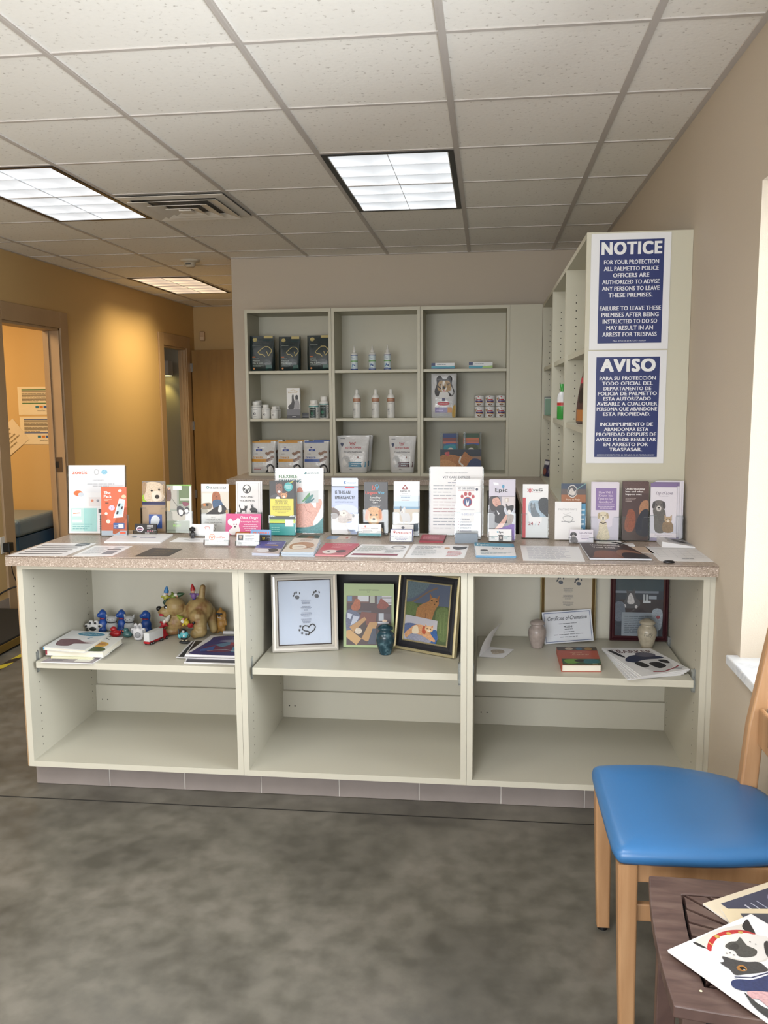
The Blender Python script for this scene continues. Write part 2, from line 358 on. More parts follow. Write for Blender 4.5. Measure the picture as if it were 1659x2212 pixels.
def casing(n, d):
    m = MB(); x0 = LW-(.12 if n == 3 else .07); y0, y1, z = d; t = .1 if n == 2 else .13
    for s, yy in ((-1, y0), (1, y1)):
        a, b_ = sorted((yy, yy+s*t))
        m.box(LW, a, 0, LW+.018, b_, z+t, CASE)
        a, b_ = sorted((yy, yy-s*.02)); m.box(x0-.01, a, 0, LW+.006, b_, z, CASE)
        a, b_ = sorted((yy-s*.02, yy-s*.035)); m.box(x0+.02, a, 0, x0+.045, b_, z-.02, CASE)
    m.box(LW, y0, z, LW+.018, y1, z+t, CASE); m.box(x0-.01, y0, z-.02, LW+.006, y1, z, CASE)
    return struct(m, 'trim_%d' % n, bevel=.003)
casing(3, D1); casing(4, (D2[0], D2[1], D2[2]))
STEEL = M((150, 146, 138), .35, metal=1)
sp = MB(); sp.box(LW-.095, D1[1]-.024, .93, LW-.02, D1[1]-.02, 1.05, STEEL); sp.box(LW-.075, D1[1]-.026, .965, LW-.05, D1[1]-.023, 1.015, M((20, 18, 16), .6))
tag(sp.build('strike_plate'), 'steel strike plate on the jamb of the near doorway at left', 'strike plate')
WOOD = ramp_mat('birch_door', 'noise', [(.3, (126, 94, 42)), (.5, (138, 104, 48)), (.7, (146, 112, 56))], rough=.45, scale=3, detail=8, mapping=(3, 3, .6))
dl = empty('door_3', (LW+.03, 9.92, 0)); dl['kind'] = 'structure'
m = MB(); m.box(0, -.02, .01, .86, .02, 2.07, WOOD); m.build('door_panel', parent=dl, bevel=.002)
for z in (1.87, 1.2, .4):
    h = MB(); h.box(-.012, -.032, z-.05, .014, -.021, z+.05, STEEL); h.build('hinge', parent=dl)
# lit rooms beyond
area('exam_room_light', (-4.6, 5.6, CZ-.03), (0, 0, 0), 1.2, .6, 64, (1, .72, .40))
area('far_room_light', (-5.2, 8.6, CZ-.03), (0, 0, 0), .6, .6, 9, (1, .95, .88))
# ================================================================ CEILING FITTINGS
LOUV = M((232, 234, 236), .3, k=.95); BLK = M((16, 17, 22), .4)
def troffer(ix, iy, label, em, power_mat):
    x0 = -.14+.6098*ix+hw; y0 = 2.725+.6098*iy+hw*.75; W = .6098-2*hw; L = 1.2196-1.5*hw
    t = empty('ceiling_light', (x0, y0, CZ), 0, label, 'ceiling light', 'recessed louvred ceiling lights')
    b = .024; m = MB()
    for a in ((0, 0, b, L), (W-b, 0, W, L), (b, 0, W-b, b), (b, L-b, W-b, L)): m.box(a[0], a[1], -.007, a[2], a[3], .0, BLK)
    m.build('frame', parent=t)
    q = MB(); q.box(b, b, -.0008, W-b, L-b, -.0003, power_mat); q.build('diffuser', parent=t)
    lv = MB(); x_, y_ = W-2*b, L-2*b; zb = -.0055
    ins = .004
    lv.box(b, b, zb, b+ins, L-b, -.0008, LOUV); lv.box(W-b-ins, b, zb, W-b, L-b, -.0008, LOUV)
    lv.box(b, b, zb, W-b, b+ins, -.0008, LOUV); lv.box(b, L-b-ins, zb, W-b, L-b, -.0008, LOUV)
    lv.box(W/2-.0012, b, zb, W/2+.0012, L-b, -.0008, M((214, 217, 220), .3))
    for i in range(1, 6):
        y = b+y_*i/6; lv.box(b, y-.001, -.005, W-b, y+.001, -.0008, M((214, 217, 220), .3))
    lv.build('louvre', parent=t)
    return t
def cell_mat(name, c_lo, c_hi, s):
    """lit parabolic cells: brighter beside the tube at the cell's edge"""
    m = bpy.data.materials.new(name); m.use_nodes = True; nt = m.node_tree; b = nt.nodes['Principled BSDF']
    tc = nt.nodes.new('ShaderNodeTexCoord'); sp = nt.nodes.new('ShaderNodeSeparateXYZ'); nt.links.new(tc.outputs['Object'], sp.inputs[0])
    def mth(op, a, b_=None, c=None):
        n = nt.nodes.new('ShaderNodeMath'); n.operation = op
        for i, q in enumerate((a, b_, c)):
            if q is None: continue
            if isinstance(q, (int, float)): n.inputs[i].default_value = q
            else: nt.links.new(q, n.inputs[i])
        return n.outputs[0]
    W = .6098-2*hw; L = 1.2196-1.5*hw; b0 = .024
    u = mth('FRACT', mth('MULTIPLY', mth('SUBTRACT', sp.outputs[0], b0), 2/(W-2*b0)))
    v = mth('FRACT', mth('MULTIPLY', mth('SUBTRACT', sp.outputs[1], b0), 6/(L-2*b0)))
    cu = mth('ABSOLUTE', mth('SUBTRACT', u, .62)); cu = mth('MULTIPLY', cu, 1.5)
    hot = mth('POWER', mth('MULTIPLY', mth('MULTIPLY', v, .85), mth('ADD', cu, .45)), 1.3)  # reflector gradient painted into the emission, not thrown by modelled tubes
    mx = nt.nodes.new('ShaderNodeMix'); mx.data_type = 'RGBA'; nt.links.new(hot, mx.inputs[0])
    mx.inputs[6].default_value = tuple(c_lo)+(1,); mx.inputs[7].default_value = tuple(c_hi)+(1,)
    nt.links.new(mx.outputs[2], b.inputs['Emission Color']); b.inputs['Emission Strength'].default_value = s
    b.inputs['Base Color'].default_value = (.5, .5, .5, 1)
    return m
COOL = cell_mat('lit_cells_cool', (.50, .535, .57), (1.25, 1.3, 1.35), 1.15); WARM = cell_mat('lit_cells_warm', (.55, .42, .34), (1.3, 1.0, .62), 1.0)
troffer(-1, 2, 'recessed ceiling light with black edge above the middle of the counter', 4, COOL)
troffer(-4, 2, 'recessed ceiling light cut by the left edge, beside the air vent', 4, COOL)
troffer(-5, 8, 'warm toned recessed ceiling light over the far hallway', 3, WARM)
troffer(-1, -4, 'recessed ceiling light above the waiting area, out of the picture', 0, COOL)
troffer(-4, -4, 'recessed ceiling light over the entrance side, out of the picture', 0, COOL)
for ix, iy, p, c in ((-1, 3, 11, (.97, .985, 1)), (-4, 3, 11, (.97, .985, 1)), (-1, -3, 26, (1, .985, .96)), (-4, -3, 26, (1, .985, .96))):
    area('troffer_lamp', (-.14+.6098*(ix+.5), 2.725+.6098*iy, CZ-.02), (0, 0, 0), .5, 1.1, p, c, 150)
area('hall_lamp', (-.14+.6098*-4.5, 2.725+.6098*9, CZ-.02), (0, 0, 0), .5, 1.1, 26, (1, .78, .42), 130)
VM = M((236, 231, 222), .5); VD = M((140, 136, 130), .8)
vx, vy = -.14+.6098*-2.5, 2.725+.6098*3.5
v = empty('air_vent', (vx, vy, CZ), 0, 'square white ceiling air diffuser between the two cool lights', 'air vent')
m = MB(); a = .29; m.box(-a, -a, -.006, a, a, -.0045, VD); m.build('backing', parent=v)
for i, (ro, ri, z0, z1) in enumerate(((.292, .235, -.012, -.016), (.245, .17, -.012, -.03), (.165, .10, -.016, -.034), (.09, .035, -.022, -.036))):
    m = MB(); o_ = [(-ro, -ro, z0), (ro, -ro, z0), (ro, ro, z0), (-ro, ro, z0)]; i_ = [(-ri, -ri, z1), (ri, -ri, z1), (ri, ri, z1), (-ri, ri, z1)]
    if i: o_, i_ = [(x, y, z1) for x, y, z in o_], [(x, y, z0) for x, y, z in i_]
    e = [(x, y, z-.0025) for x, y, z in o_]; e2 = [(x, y, z-.0025) for x, y, z in i_]
    m.rings([i_, o_, e, e2, i_], VM, cap=False, smooth=False); m.build('vane', parent=v)
m = MB(); m.box(-.035, -.035, -.0375, .035, .035, -.03, VM); m.build('centre_plate', parent=v)
s = empty('smoke_detector', (-2.30, 6.74, CZ), 0, 'round white smoke detector on the hallway ceiling', 'smoke detector')
m = MB(); m.lathe([(.075, 0), (.075, -.012), (.06, -.016), (.045, -.02), (.042, -.045), (.03, -.055), (.001, -.056)][::-1], M((205, 195, 175), .5)); m.build('housing', parent=s)
m = MB(); m.box(-.02, -.044, -.04, .02, -.0425, -.03, M((40, 36, 32), .6)); m.build('vent_slot', parent=s)
s = empty('motion_sensor', (-3.32, HY, 2.24), 0, 'small white motion sensor on the hallway end wall above the wooden door', 'sensor')
m = MB(); m.box(-.03, -.045, -.055, .03, 0, .055, M((205, 175, 140), .5)); m.build('housing', parent=s, bevel=.012)
m = MB(); m.box(-.02, -.048, -.045, .02, -.044, -.01, M((225, 200, 165), .3)); m.build('lens', parent=s)
# hexagonal sconce in the far room
s = empty('wall_sconce', (-3.795, 10.2, 1.79), 0, 'hexagonal white wall sconce glowing yellow beneath, beyond the far doorway', 'wall light')
hx = [(.088*math.cos(PI/3*i+.25), -.10+.088*math.sin(PI/3*i+.25)) for i in range(6)]
m = MB(); m.prism(hx, 0, .17, M((222, 220, 220), .5)); m.build('shade', parent=s)
m = MB(); m.prism([(x*.8, -.10+(y+.10)*.8) for x, y in hx], -.006, -.001, emis('sconce_glow', (1, .85, .35), 5)); m.build('lamp', parent=s)
l = bpy.data.lights.new('sconce_light', 'SPOT'); l.energy = 5; l.color = (1, .8, .25); l.spot_size = math.radians(80); l.spot_blend = .8; l.shadow_soft_size = .03
o = bpy.data.objects.new('sconce_light', l); COL.objects.link(o); o.location = (-3.83, 10.10, 1.77); o.rotation_euler = (math.radians(12), 0, 0)
# exam room bench, posters
BLUEV = M((44, 84, 116), .35)
bn = empty('bench', (-4.2, 6.62, 0), math.radians(0), 'dark blue vinyl exam bench seen through the near left doorway', 'bench')
m = MB(); m.box(-1.2, -.35, .46, .62, .28, .60, M((116, 136, 148), .3)); m.build('cushion', parent=bn, bevel=.035, seg=4)
m = MB(); m.box(-1.18, -.33, .30, .60, .28, .455, BLUEV); m.box(-1.18, -.33, .08, .60, .28, .295, BLUEV); m.build('base', parent=bn, bevel=.006)
def poster(x, z, top, dark, label):
    m = MB(); y = 6.949; m.box(x, y-.002, z-.232, x+.36, y, z, M((240, 222, 185), .6))
    f = quad_map((x, y-.002, z), (x+.36, y-.002, z), (x+.36, y-.002, z-.232), (x, y-.002, z-.232))
    ink(m, f, [('r', .1, .09, .85, .12, top), ('r', .1, .13, .84, .2, '#a89a80'), ('r', .1, .22, .84, .225, '#a89a80'), ('r', .1, .28, .84, .34, '#a89a80'), ('r', .1, .42, .84, .48, '#a89a80'), ('l', .1, .22, .8, .56, 7, '#8c7f68'),
               ('r', .1, .57, .85, .6, top), ('r', .42, .68, .5, .76, '#3a7a8c'), ('r', .52, .68, .6, .76, '#d8843a'), ('r', .62, .68, .7, .76, '#3a62a0'), ('t', 'Animal Clinic', .56, .85, .04, '#403a30'),
               ('r', .82, 0, 1, 1, '#b0683a' if dark == 0 else '#4a4038'), ('e', .93, .35, .09, .18, '#d8a070' if dark == 0 else '#d8cfc0'), ('e', .93, .7, .08, .2, '#e8d0b8'), ('r', .82, 0, 1, .08, '#2a2420')])
    return tag(m.build('poster'), label, 'poster')
poster(-3.90, 1.625, '#3c7a48', 0, 'white wall sheet with a green ruled table, upper of two in the doorway')
poster(-3.895, 1.378, '#3a5a94', 1, 'white wall sheet with a blue ruled table, lower of two in the doorway')
m = MB(); c = Vector((-4.0, 6.946, 1.19)); Tm = Matrix.Translation(c) @ Matrix.Rotation(math.radians(-38), 4, 'Y')
m.box(-.14, -.001, -.11, .14, .001, .11, M((235, 215, 180), .6), Tm)
f = quad_map(*[Tm @ Vector(p) for p in ((-.14, -.001, .11), (.14, -.001, .11), (.14, -.001, -.11), (-.14, -.001, -.11))])
ink(m, f, [('l', .15, .15, .85, .85, 5, '#a08c68')]); tag(m.build('poster'), 'tilted cream sheet with faint handwriting on the exam room wall', 'poster')
# outlet with charger, cable, floor scale, hazard tape
s = empty('wall_outlet', (LW, 5.79, .49), 0, 'white wall outlet low on the left wall with a plug in it', 'outlet')
m = MB(); m.box(0, -.04, -.06, .006, .04, .06, M((232, 228, 218), .4)); m.build('plate', parent=s, bevel=.002)
s = empty('power_adapter', (LW+.006, 5.80, .475), 0, 'black power adapter plugged into the left wall outlet', 'power adapter')
m = MB(); m.box(0, -.03, -.035, .05, .03, .03, M((20, 19, 18), .5)); m.build('body', parent=s, bevel=.005)
m = MB(); m.tube([(.03, 0, -.035), (.032, .01, -.12), (.03, .03, -.2), (.04, .07, -.3), (.06, .08, -.36), (.08, .04, -.39)], .0035, M((24, 22, 20), .6)); m.build('cable', parent=s)
m = MB(); P = [(LW+.13+.14*math.cos(a), 5.60+.2*math.sin(a)*.9, .09+.085*math.sin(a*1.0)+.02) for a in [i*PI/10 for i in range(11)]]
m.tube(P, .006, M((22, 20, 19), .6)); tag(m.build('cable_loop'), 'thick black cable arching above the black floor scale', 'cable')
s = empty('floor_scale', (-3.14, 4.6, 0), 0, 'low black platform floor scale with a brass coloured edge at far left', 'scale')
m = MB(); m.box(-.26, -.9, .06, .26, 1.0, .074, M((24, 23, 22), .75, bump=.2, bs=500)); m.build('platform_mat', parent=s, bevel=.003)
m = MB(); m.box(-.26, -.9, .012, .262, 1.0, .06, M((150, 122, 62), .4, metal=.6)); m.build('rim', parent=s, bevel=.003)
for x in (-.2, .2):
    for y in (-.8, .9): m = MB(); m.lathe([(.02, 0), (.02, .012)], BLK, c=(x, y, 0)); m.build('foot', parent=s)
m = MB(); Y_ = M((196, 178, 48), .55); K_ = M((36, 26, 22), .6)
for i in range(14):
    y = 3.7+i*.11; m.add([(-2.78, y, .0008), (-2.73, y+.06, .0008), (-2.73, y+.17, .0008), (-2.78, y+.11, .0008)], [(0, 1, 2, 3)], Y_ if i % 2 else K_)
tag(m.build('floor_tape'), 'yellow and black striped hazard tape on the floor at far left', 'tape')
# ================================================================ FRONT COUNTER
SPECK = ramp_mat('speckled_laminate', 'voro', [(0, (118, 104, 92)), (.22, (148, 134, 122)), (.6, (164, 150, 138)), (.82, (180, 166, 155)), (.95, (208, 198, 188))], rough=.32, scale=300, spec=.4)
PIN = M((40, 38, 34), .8)
def hole(m, x, y, z, ax, r=.003):
    n = 8; vs = []
    for i in range(n):
        a = 2*PI*i/n*(1 if ax > 0 else -1)
        vs.append((x+(.0006 if ax in (1, 2) else -.0006)*(abs(ax) == 1), y-(.0006 if abs(ax) == 2 else 0)+(r*math.cos(a) if abs(ax) == 1 else 0), z+r*math.sin(a)))
        if abs(ax) == 2: vs[-1] = (x+r*math.cos(a), y-.0006, z+r*math.sin(a))
    m.add(vs, [tuple(range(n))], PIN)
CY, CB = 3.06, 3.64
def counter_unit(x0, x1, label, shelf_z=.512):
    t = .0215; e = empty('shelf_cabinet', (0, 0, 0), 0, label, 'shelf cabinet', 'open cream cabinets under the counter')
    e.location = ((x0+x1)/2, CB, .1); ox = (x0+x1)/2
    def P(m, name, **k):
        m.v = [(x-ox, y-CB, z-.1) for x, y, z in m.v]; return m.build(name, parent=e, **k)
    for sx, ax in ((x0, 1), (x1-t, -1)):
        m = MB(); m.box(sx, CY, .1, sx+t, CB, .90, CREAM)
        for yy in (CY+.075, CB-.06):
            for i in range(22):
                z = .16+.032*i
                if i in (9, 10): continue
                hole(m, sx+t if ax == 1 else sx, yy, z, ax, .0026)
        P(m, 'side_panel')
    m = MB(); m.box(x0+t, CY, .1, x1-t, CB, .122, CREAM); P(m, 'bottom_panel')
    m = MB(); m.box(x0+t, CY, .884, x1-t, CB, .90, CREAM); P(m, 'top_panel')
    m = MB(); m.box(x0+t, CB-.006, .122, x1-t, CB, .884, CREAM); P(m, 'back_panel')
    m = MB(); m.box(x0+t+.0005, CB-.024, .1225, x1-t-.0005, CB-.0065, .242, CREAM); hole(m, x0+.05, CB-.024, .175, 2); hole(m, x0+.075, CB-.024, .175, 2); P(m, 'cleat')
    m = MB(); g_ = .012; m.box(x0+t+g_, CY+.035, shelf_z-.026, x1-t-g_, CB-.03, shelf_z, CREAM); P(m, 'shelf', bevel=.0008)
    for xa, xb in ((x0+t+.0005, x0+t+g_-.0005), (x1-t-g_+.0005, x1-t-.0005)):
        for yy in (CY+.06, CB-.09):
            m = MB(); m.box(xa, yy, shelf_z-.052, xa+.003 if xa < ox else xb, yy+.02, shelf_z+.03, CLEAR2)
            m.box(xa, yy, shelf_z-.036, xb, yy+.02, shelf_z-.03, CLEAR2) if False else None
            P(m, 'shelf_clip')
    return e
counter_unit(-1.765, -.9045, 'left open cream cabinet of the counter, holding the animal figurines')
counter_unit(-.9035, -.0655, 'middle open cream cabinet of the counter, holding the framed cat pictures')
counter_unit(-.0645, .770, 'right open cream cabinet of the counter, holding the certificate and orange book')
m = MB(); m.box(.7705, CY+.003, 0, .7895, CY+.02, .90, CREAM); tag(m.build('filler_strip'), 'narrow cream filler strip between the right cabinet and the wall', 'filler strip')
m = MB(); m.box(-1.772, CY+.004, .1, -1.7655, CB, .90, M((176, 146, 112), .5)); tag(m.build('end_panel'), 'tan end panel on the outer left side of the counter', 'panel')
m = MB(); m.box(-1.775, 3.135, 0, .7895, 3.60, .0995, CREAMD); TK = M((141, 133, 130), .45, var=.06, vs=9); GR = M((196, 192, 188), .8)
tk = empty('toe_kick', (-1.76, 3.135, 0), 0, 'grey tiled toe kick along the foot of the counter', 'toe kick')
m.v = [(x+1.76, y-3.135, z) for x, y, z in m.v]; m.build('plinth', parent=tk)
x = -1.776; X = [-1.776, -1.470, -1.163, -.857, -.551, -.244, .063, .37, .676, .7895]
for a, b_ in zip(X, X[1:]):
    m = MB(); m.box(a+1.76+.002, -.01, .001, b_+1.76-.002, -.0005, .098, TK); m.build('tile', parent=tk, bevel=.001)
m = MB(); m.box(-.014, -.008, .001, 2.5485, -.0006, .097, GR); m.build('grout', parent=tk)
m = MB(); m.box(-1.792, 3.03, .9005, .7895, 3.675, .94, SPECK)
m.box(-1.792, 3.0295, .9355, .7895, 3.03, .9375, M((92, 74, 62), .5)); tag(m.build('worktop', bevel=.0015), 'long speckled beige laminate worktop of the front counter', 'worktop')
# ================================================================ BACK DESK
m = MB(); m.box(-1.862, 6.08, .9, .7895, 6.699, .94, SPECK); m.box(.19, 3.676, .9, .7895, 6.079, .94, SPECK)
tag(m.build('worktop', bevel=.002), 'speckled beige worktop of the desk along the back wall', 'worktop')
bd = empty('desk_base', (-.6, 6.6, 0), 0, 'cream panelled base under the back desk with open knee spaces', 'desk')
m = MB(); m.box(-1.14, -.48, .862, .79, -.462, .899, CREAM); m.build('apron', parent=bd)
for x in (-1.12, -.53, .1, .58, .79-.02):
    m = MB(); m.box(x, -.46, 0, x+.028, .09, .899, CREAM); m.build('side_panel', parent=bd)
m = MB(); m.box(-1.09, .06, 0, .79, .075, .899, CREAMD); m.build('back_panel', parent=bd)
m = MB(); m.box(.83, -2.9, 0, .85, -.53, .899, CREAM); m.build('return_panel', parent=bd)
# ================================================================ WALL SHELVES (back wall)
SH = M((200, 197, 178), .45)
def wall_unit(x0, x1, label, fil=None, t=.02):
    Y0, Y1, Z0, Z1 = 6.35, 6.698, .9405, 2.158
    e = empty('wall_shelf', ((x0+x1)/2, Y1, Z0), 0, label, 'shelf unit', 'cream shelf units on the back wall'); ox = (x0+x1)/2
    def P(m, name, **k): m.v = [(x-ox, y-Y1, z-Z0) for x, y, z in m.v]; return m.build(name, parent=e, **k)
    for sx in (x0, x1-t): m = MB(); m.box(sx, Y0, Z0, sx+t, Y1, Z1, SH); P(m, 'side_panel')
    m = MB(); m.box(x0+t, Y0, Z1-t*1.2, x1-t, Y1, Z1, SH); P(m, 'top_panel')
    m = MB(); m.box(x0+t, Y0, Z0, x1-t, Y1, Z0+.02, SH); P(m, 'bottom_panel')
    m = MB(); m.box(x0+t, Y1-.006, Z0+.02, x1-t, Y1, Z1-t*1.2, SH); hole(m, ox-.15, Y1-.006, 1.02, 2, .006); P(m, 'back_panel')
    for z in (1.715, 1.365): m = MB(); m.box(x0+t+.001, Y0+.008, z-.02, x1-t-.001, Y1-.008, z, SH); P(m, 'shelf')
    if fil: m = MB(); m.box(fil[0], Y0+.001, Z0, fil[1], Y0+.02, Z1, SH); P(m, 'filler_panel')
    return e
wall_unit(-1.771, -1.128, 'left cream wall shelf unit with dark green bags on its top shelf')
wall_unit(-1.126, -.481, 'middle cream wall shelf unit with white bottles on two shelves')
wall_unit(-.479, .157, 'right cream wall shelf unit with the bag of dog food and the cans', fil=(.158, .384))
# side case along the right wall
def side_case(y0, y1, label, end=False, t=.022):
    X0, X1, Z0, Z1 = .385, RW-.001, .9405, 2.152
    e = empty('side_shelf', (X1, (y0+y1)/2, Z0), 0, label, 'shelf unit', 'cream shelf units along the right wall'); oy = (y0+y1)/2
    def P(m, name, **k): m.v = [(x-X1, y-oy, z-Z0) for x, y, z in m.v]; return m.build(name, parent=e, **k)
    def holes(m, yy, s):
        for i in range(26):
            z = 1.06+.038*i
            for xx in (X0+.05, X1-.06):
                n = 8; m.add([(xx+.0032*math.cos(2*PI*j/n)*s, yy-s*.0006, z+.0032*math.sin(2*PI*j/n)) for j in range(n)], [tuple(range(n))], PIN)
    for sy, s in ((y0, -1), (y1-t, 1)):
        m = MB(); m.box(X0, sy, Z0, X1, sy+t, Z1, SH); holes(m, sy if s == 1 else sy+t, s); P(m, 'side_panel')
    m = MB(); m.box(X0, y0+t, Z1-t, X1, y1-t, Z1, SH); P(m, 'top_panel')
    m = MB(); m.box(X0, y0+t, Z0, X1, y1-t, Z0+t, SH); P(m, 'bottom_panel')
    m = MB(); m.box(X1-.006, y0+t, Z0+t, X1, y1-t, Z1-t, SH); P(m, 'back_panel')
    for z in (1.715, 1.385): m = MB(); m.box(X0+.012, y0+t+.002, z-.024, X1-.007, y1-t-.002, z, SH); P(m, 'shelf')
    return e
side_case(3.60, 4.505, 'nearest cream side shelf unit, with the police notices on its end panel')
side_case(4.507, 5.40, 'second cream side shelf unit along the right wall, with a green bottle')
side_case(5.402, 6.33, 'farthest cream side shelf unit along the right wall, beside the back shelves')
# ================================================================ NOTICES
def notice(x0, z0, x1, z1, title, lines, foot, label, gap, th):
    y = 3.5995; m = MB(); m.box(x0, y-.003, z0, x1, y, z1, M((226, 228, 232), .4))
    f = quad_map((x0, y-.003, z1), (x1, y-.003, z1), (x1, y-.003, z0), (x0, y-.003, z0)); navy = '#14296a'
    cmd = [('r', .105, .055, .915, .945, navy), ('t', title, .51, .125, th, '#eceef0', {'b': .048, 'w': .74 if title == 'NOTICE' else .68})]
    n = len(lines); top = .225; ph = (.905-top)/n
    mxl = max(len(l) for l in lines)
    for i, l in enumerate(lines):
        if l: cmd.append(('t', l, .51, top+ph*(i+.35), ph*(.66 if n < 14 else .72), '#e6e8ee', {'b': .032, 'mw': .77, 'w': .77*min(1, (len(l)+1.5)/(mxl+1))}))
    cmd.append(('t', foot, .51, .925, .013, '#c8ccd8', {'b': .012, 'sh': .2, 'w': .42 if len(foot) < 30 else .74}))
    ink(m, f, cmd, rough=.35)
    return tag(m.build('notice_sign'), label, 'sign')
notice(.402, 1.699, .706, 2.146, 'NOTICE', ['FOR YOUR PROTECTION', 'ALL PALMETTO POLICE', 'OFFICERS ARE', 'AUTHORIZED TO ADVISE', 'ANY PERSONS TO LEAVE', 'THESE PREMISES.', '', 'FAILURE TO LEAVE THESE', 'PREMISES AFTER BEING', 'INSTRUCTED TO DO SO', 'MAY RESULT IN AN', 'ARREST FOR TRESPASS'], 'FLA. STATE STATUTE 810.09', 'upper navy and white sign headed NOTICE on the end of the side shelf', 0, .105)
notice(.400, 1.247, .704, 1.694, 'AVISO', ['PARA SU PROTECCIÓN', 'TODO OFICIAL DEL', 'DEPARTAMENTO DE', 'POLICIA DE PALMETTO', 'ESTA AUTORIZADO', 'AVISARLE A CUALQUIER', 'PERSONA QUE ABANDONE', 'ESTA PROPIEDAD.', '', 'INCUMPLIMIENTO DE', 'ABANDONAR ESTA', 'PROPIEDAD DESPUES DE', 'AVISO PUEDE RESULTAR', 'EN ARRESTO POR', 'TRASPASAR.'], 'DERECHO ESCRITO POR EL ESTADO DE LA FLORIDA 810.09', 'lower navy and white sign headed AVISO on the end of the side shelf', 0, .11)
# ================================================================ CHAIR
BEECH = ramp_mat('beech', 'noise', [(.3, (150, 113, 78)), (.5, (162, 124, 88)), (.7, (174, 137, 100))], rough=.4, scale=4, detail=8, mapping=(8, 8, .8))
ch = empty('chair', (.5, 2.15, 0), 0, 'beech side chair with a bright blue vinyl seat against the right wall', 'chair')
VIN = M((54, 112, 168), .33, bump=.08, bs=900, spec=.6)
out = [(-.195, -.20), (-.16, -.218), (0, -.216), (.11, -.202), (.19, -.178), (.235, -.13), (.245, -.04), (.245, .05), (.24, .12), (.2, .19), (.12, .245), (0, .278), (-.1, .275), (-.175, .262), (-.197, .235), (-.2, .12), (-.2, 0), (-.2, -.1)]
def offs(sc, z, crown=0): return [Vector((x*sc+.015*(1-sc), y*sc, z)) for x, y in smooth_poly(out, 3)]
rs = [offs(s_, z_) for s_, z_ in ((.80, .446), (.975, .446), (1.0, .453), (1.01, .463), (1.0, .473), (.97, .481), (.9, .487), (.7, .4915), (.45, .493), (.2, .492), (.02, .492))]
m = MB(); m.rings(rs, VIN); m.build('seat', parent=ch)
def leg(pts, w, name):
    m = MB(); R = []
    for (x, y, z), (a, b_) in zip(pts, w): R.append([(x-a/2, y-b_/2, z), (x+a/2, y-b_/2, z), (x+a/2, y+b_/2, z), (x-a/2, y+b_/2, z)])
    m.rings(R, BEECH, smooth=False); return m.build(name, parent=ch, bevel=.006, seg=3)
for y in (-.19, .235): leg([(-.158, y, .012), (-.165, y, .30), (-.168, y, .445)], [(.036, .036), (.043, .043), (.046, .046)], 'front_leg')
for y in (-.12, .17):
    leg([(.262, y*.95, .012), (.215, y, .30), (.20, y, .46), (.215, y*1.02, .65), (.262, y*1.08, .945)], [(.032, .03), (.042, .036), (.046, .038), (.042, .036), (.028, .032)], 'rear_post')
for y in (-.19, .235): m = MB(); m.box(-.146, y*.98-.011, .395, .18, y*.98+.011, .445, BEECH); m.build('seat_rail', parent=ch, bevel=.002)
m = MB(); m.box(-.178, -.168, .395, -.156, .213, .445, BEECH); m.build('seat_rail', parent=ch, bevel=.002)
for y in (-.18, .215): m = MB(); m.box(-.144, y-.009, .292, .197, y+.009, .335, BEECH); m.build('stretcher', parent=ch, bevel=.003)
for z0, z1, dx in ((.60, .70, .005), (.84, .93, .04)):
    m = MB(); m.box(.212+dx, -.105, z0, .226+dx, .155, z1, BEECH); m.build('back_slat', parent=ch, bevel=.005)
    if z0 < .7: m = MB(); m.box(.209+dx, -.06, .63, .2119+dx, .06, .67, M((60, 45, 36), .6)); m.build('hand_slot', parent=ch)
for x, y in ((-.158, -.19), (-.158, .235), (.262, -.114), (.262, .162)): m = MB(); m.lathe([(.014, 0), (.014, .012)], BLK, c=(x, y, 0)); m.build('foot_pad', parent=ch)
# ================================================================ SIDE TABLE
DK = ramp_mat('dark_stained_wood', 'noise', [(.3, (70, 53, 50)), (.5, (86, 67, 62)), (.7, (100, 82, 75))], rough=.42, scale=5, detail=9, mapping=(2, 9, 2), dist=.6)
DGAP = M((26, 24, 28), .8)
TZ = .48; tb = empty('side_table', (.550, 1.611, 0), -.0785, 'dark stained wooden side table with sunburst slats, holding magazines', 'table')
def bow(h, b, n=8):
    c = [(-h, h), (h, h), (h, -h), (-h, -h)]; out_ = []
    for (x0, y0), (x1, y1) in zip(c, c[1:]+c[:1]):
        nx, ny = (y0-y1)*-1, (x0-x1); L = math.hypot(nx, ny)
        for i in range(n):
            t = i/n; k = b*4*t*(1-t); mx_, my_ = x0+(x1-x0)*t, y0+(y1-y0)*t; d = math.hypot((x0+x1)/2, (y0+y1)/2)
            out_.append((mx_+(x0+x1)/2/d*k, my_+(y0+y1)/2/d*k))
    return out_
O = bow(.208, .010); I = bow(.148, .006)
m = MB(); n = len(O); vs = [(x, y, TZ) for x, y in O]+[(x, y, TZ) for x, y in I]+[(x, y, TZ-.024) for x, y in O]+[(x, y, TZ-.024) for x, y in I]
m.add(vs, [(n+i, n+(i+1) % n, (i+1) % n, i)[::1] for i in range(n)]+[(2*n+i, 2*n+(i+1) % n, 3*n+(i+1) % n, 3*n+i) for i in range(n)]+[(i, (i+1) % n, 2*n+(i+1) % n, 2*n+i) for i in range(n)]+[(n+(i+1) % n, n+i, 3*n+i, 3*n+(i+1) % n) for i in range(n)], DK)
m.build('top_frame', parent=tb, bevel=.003)
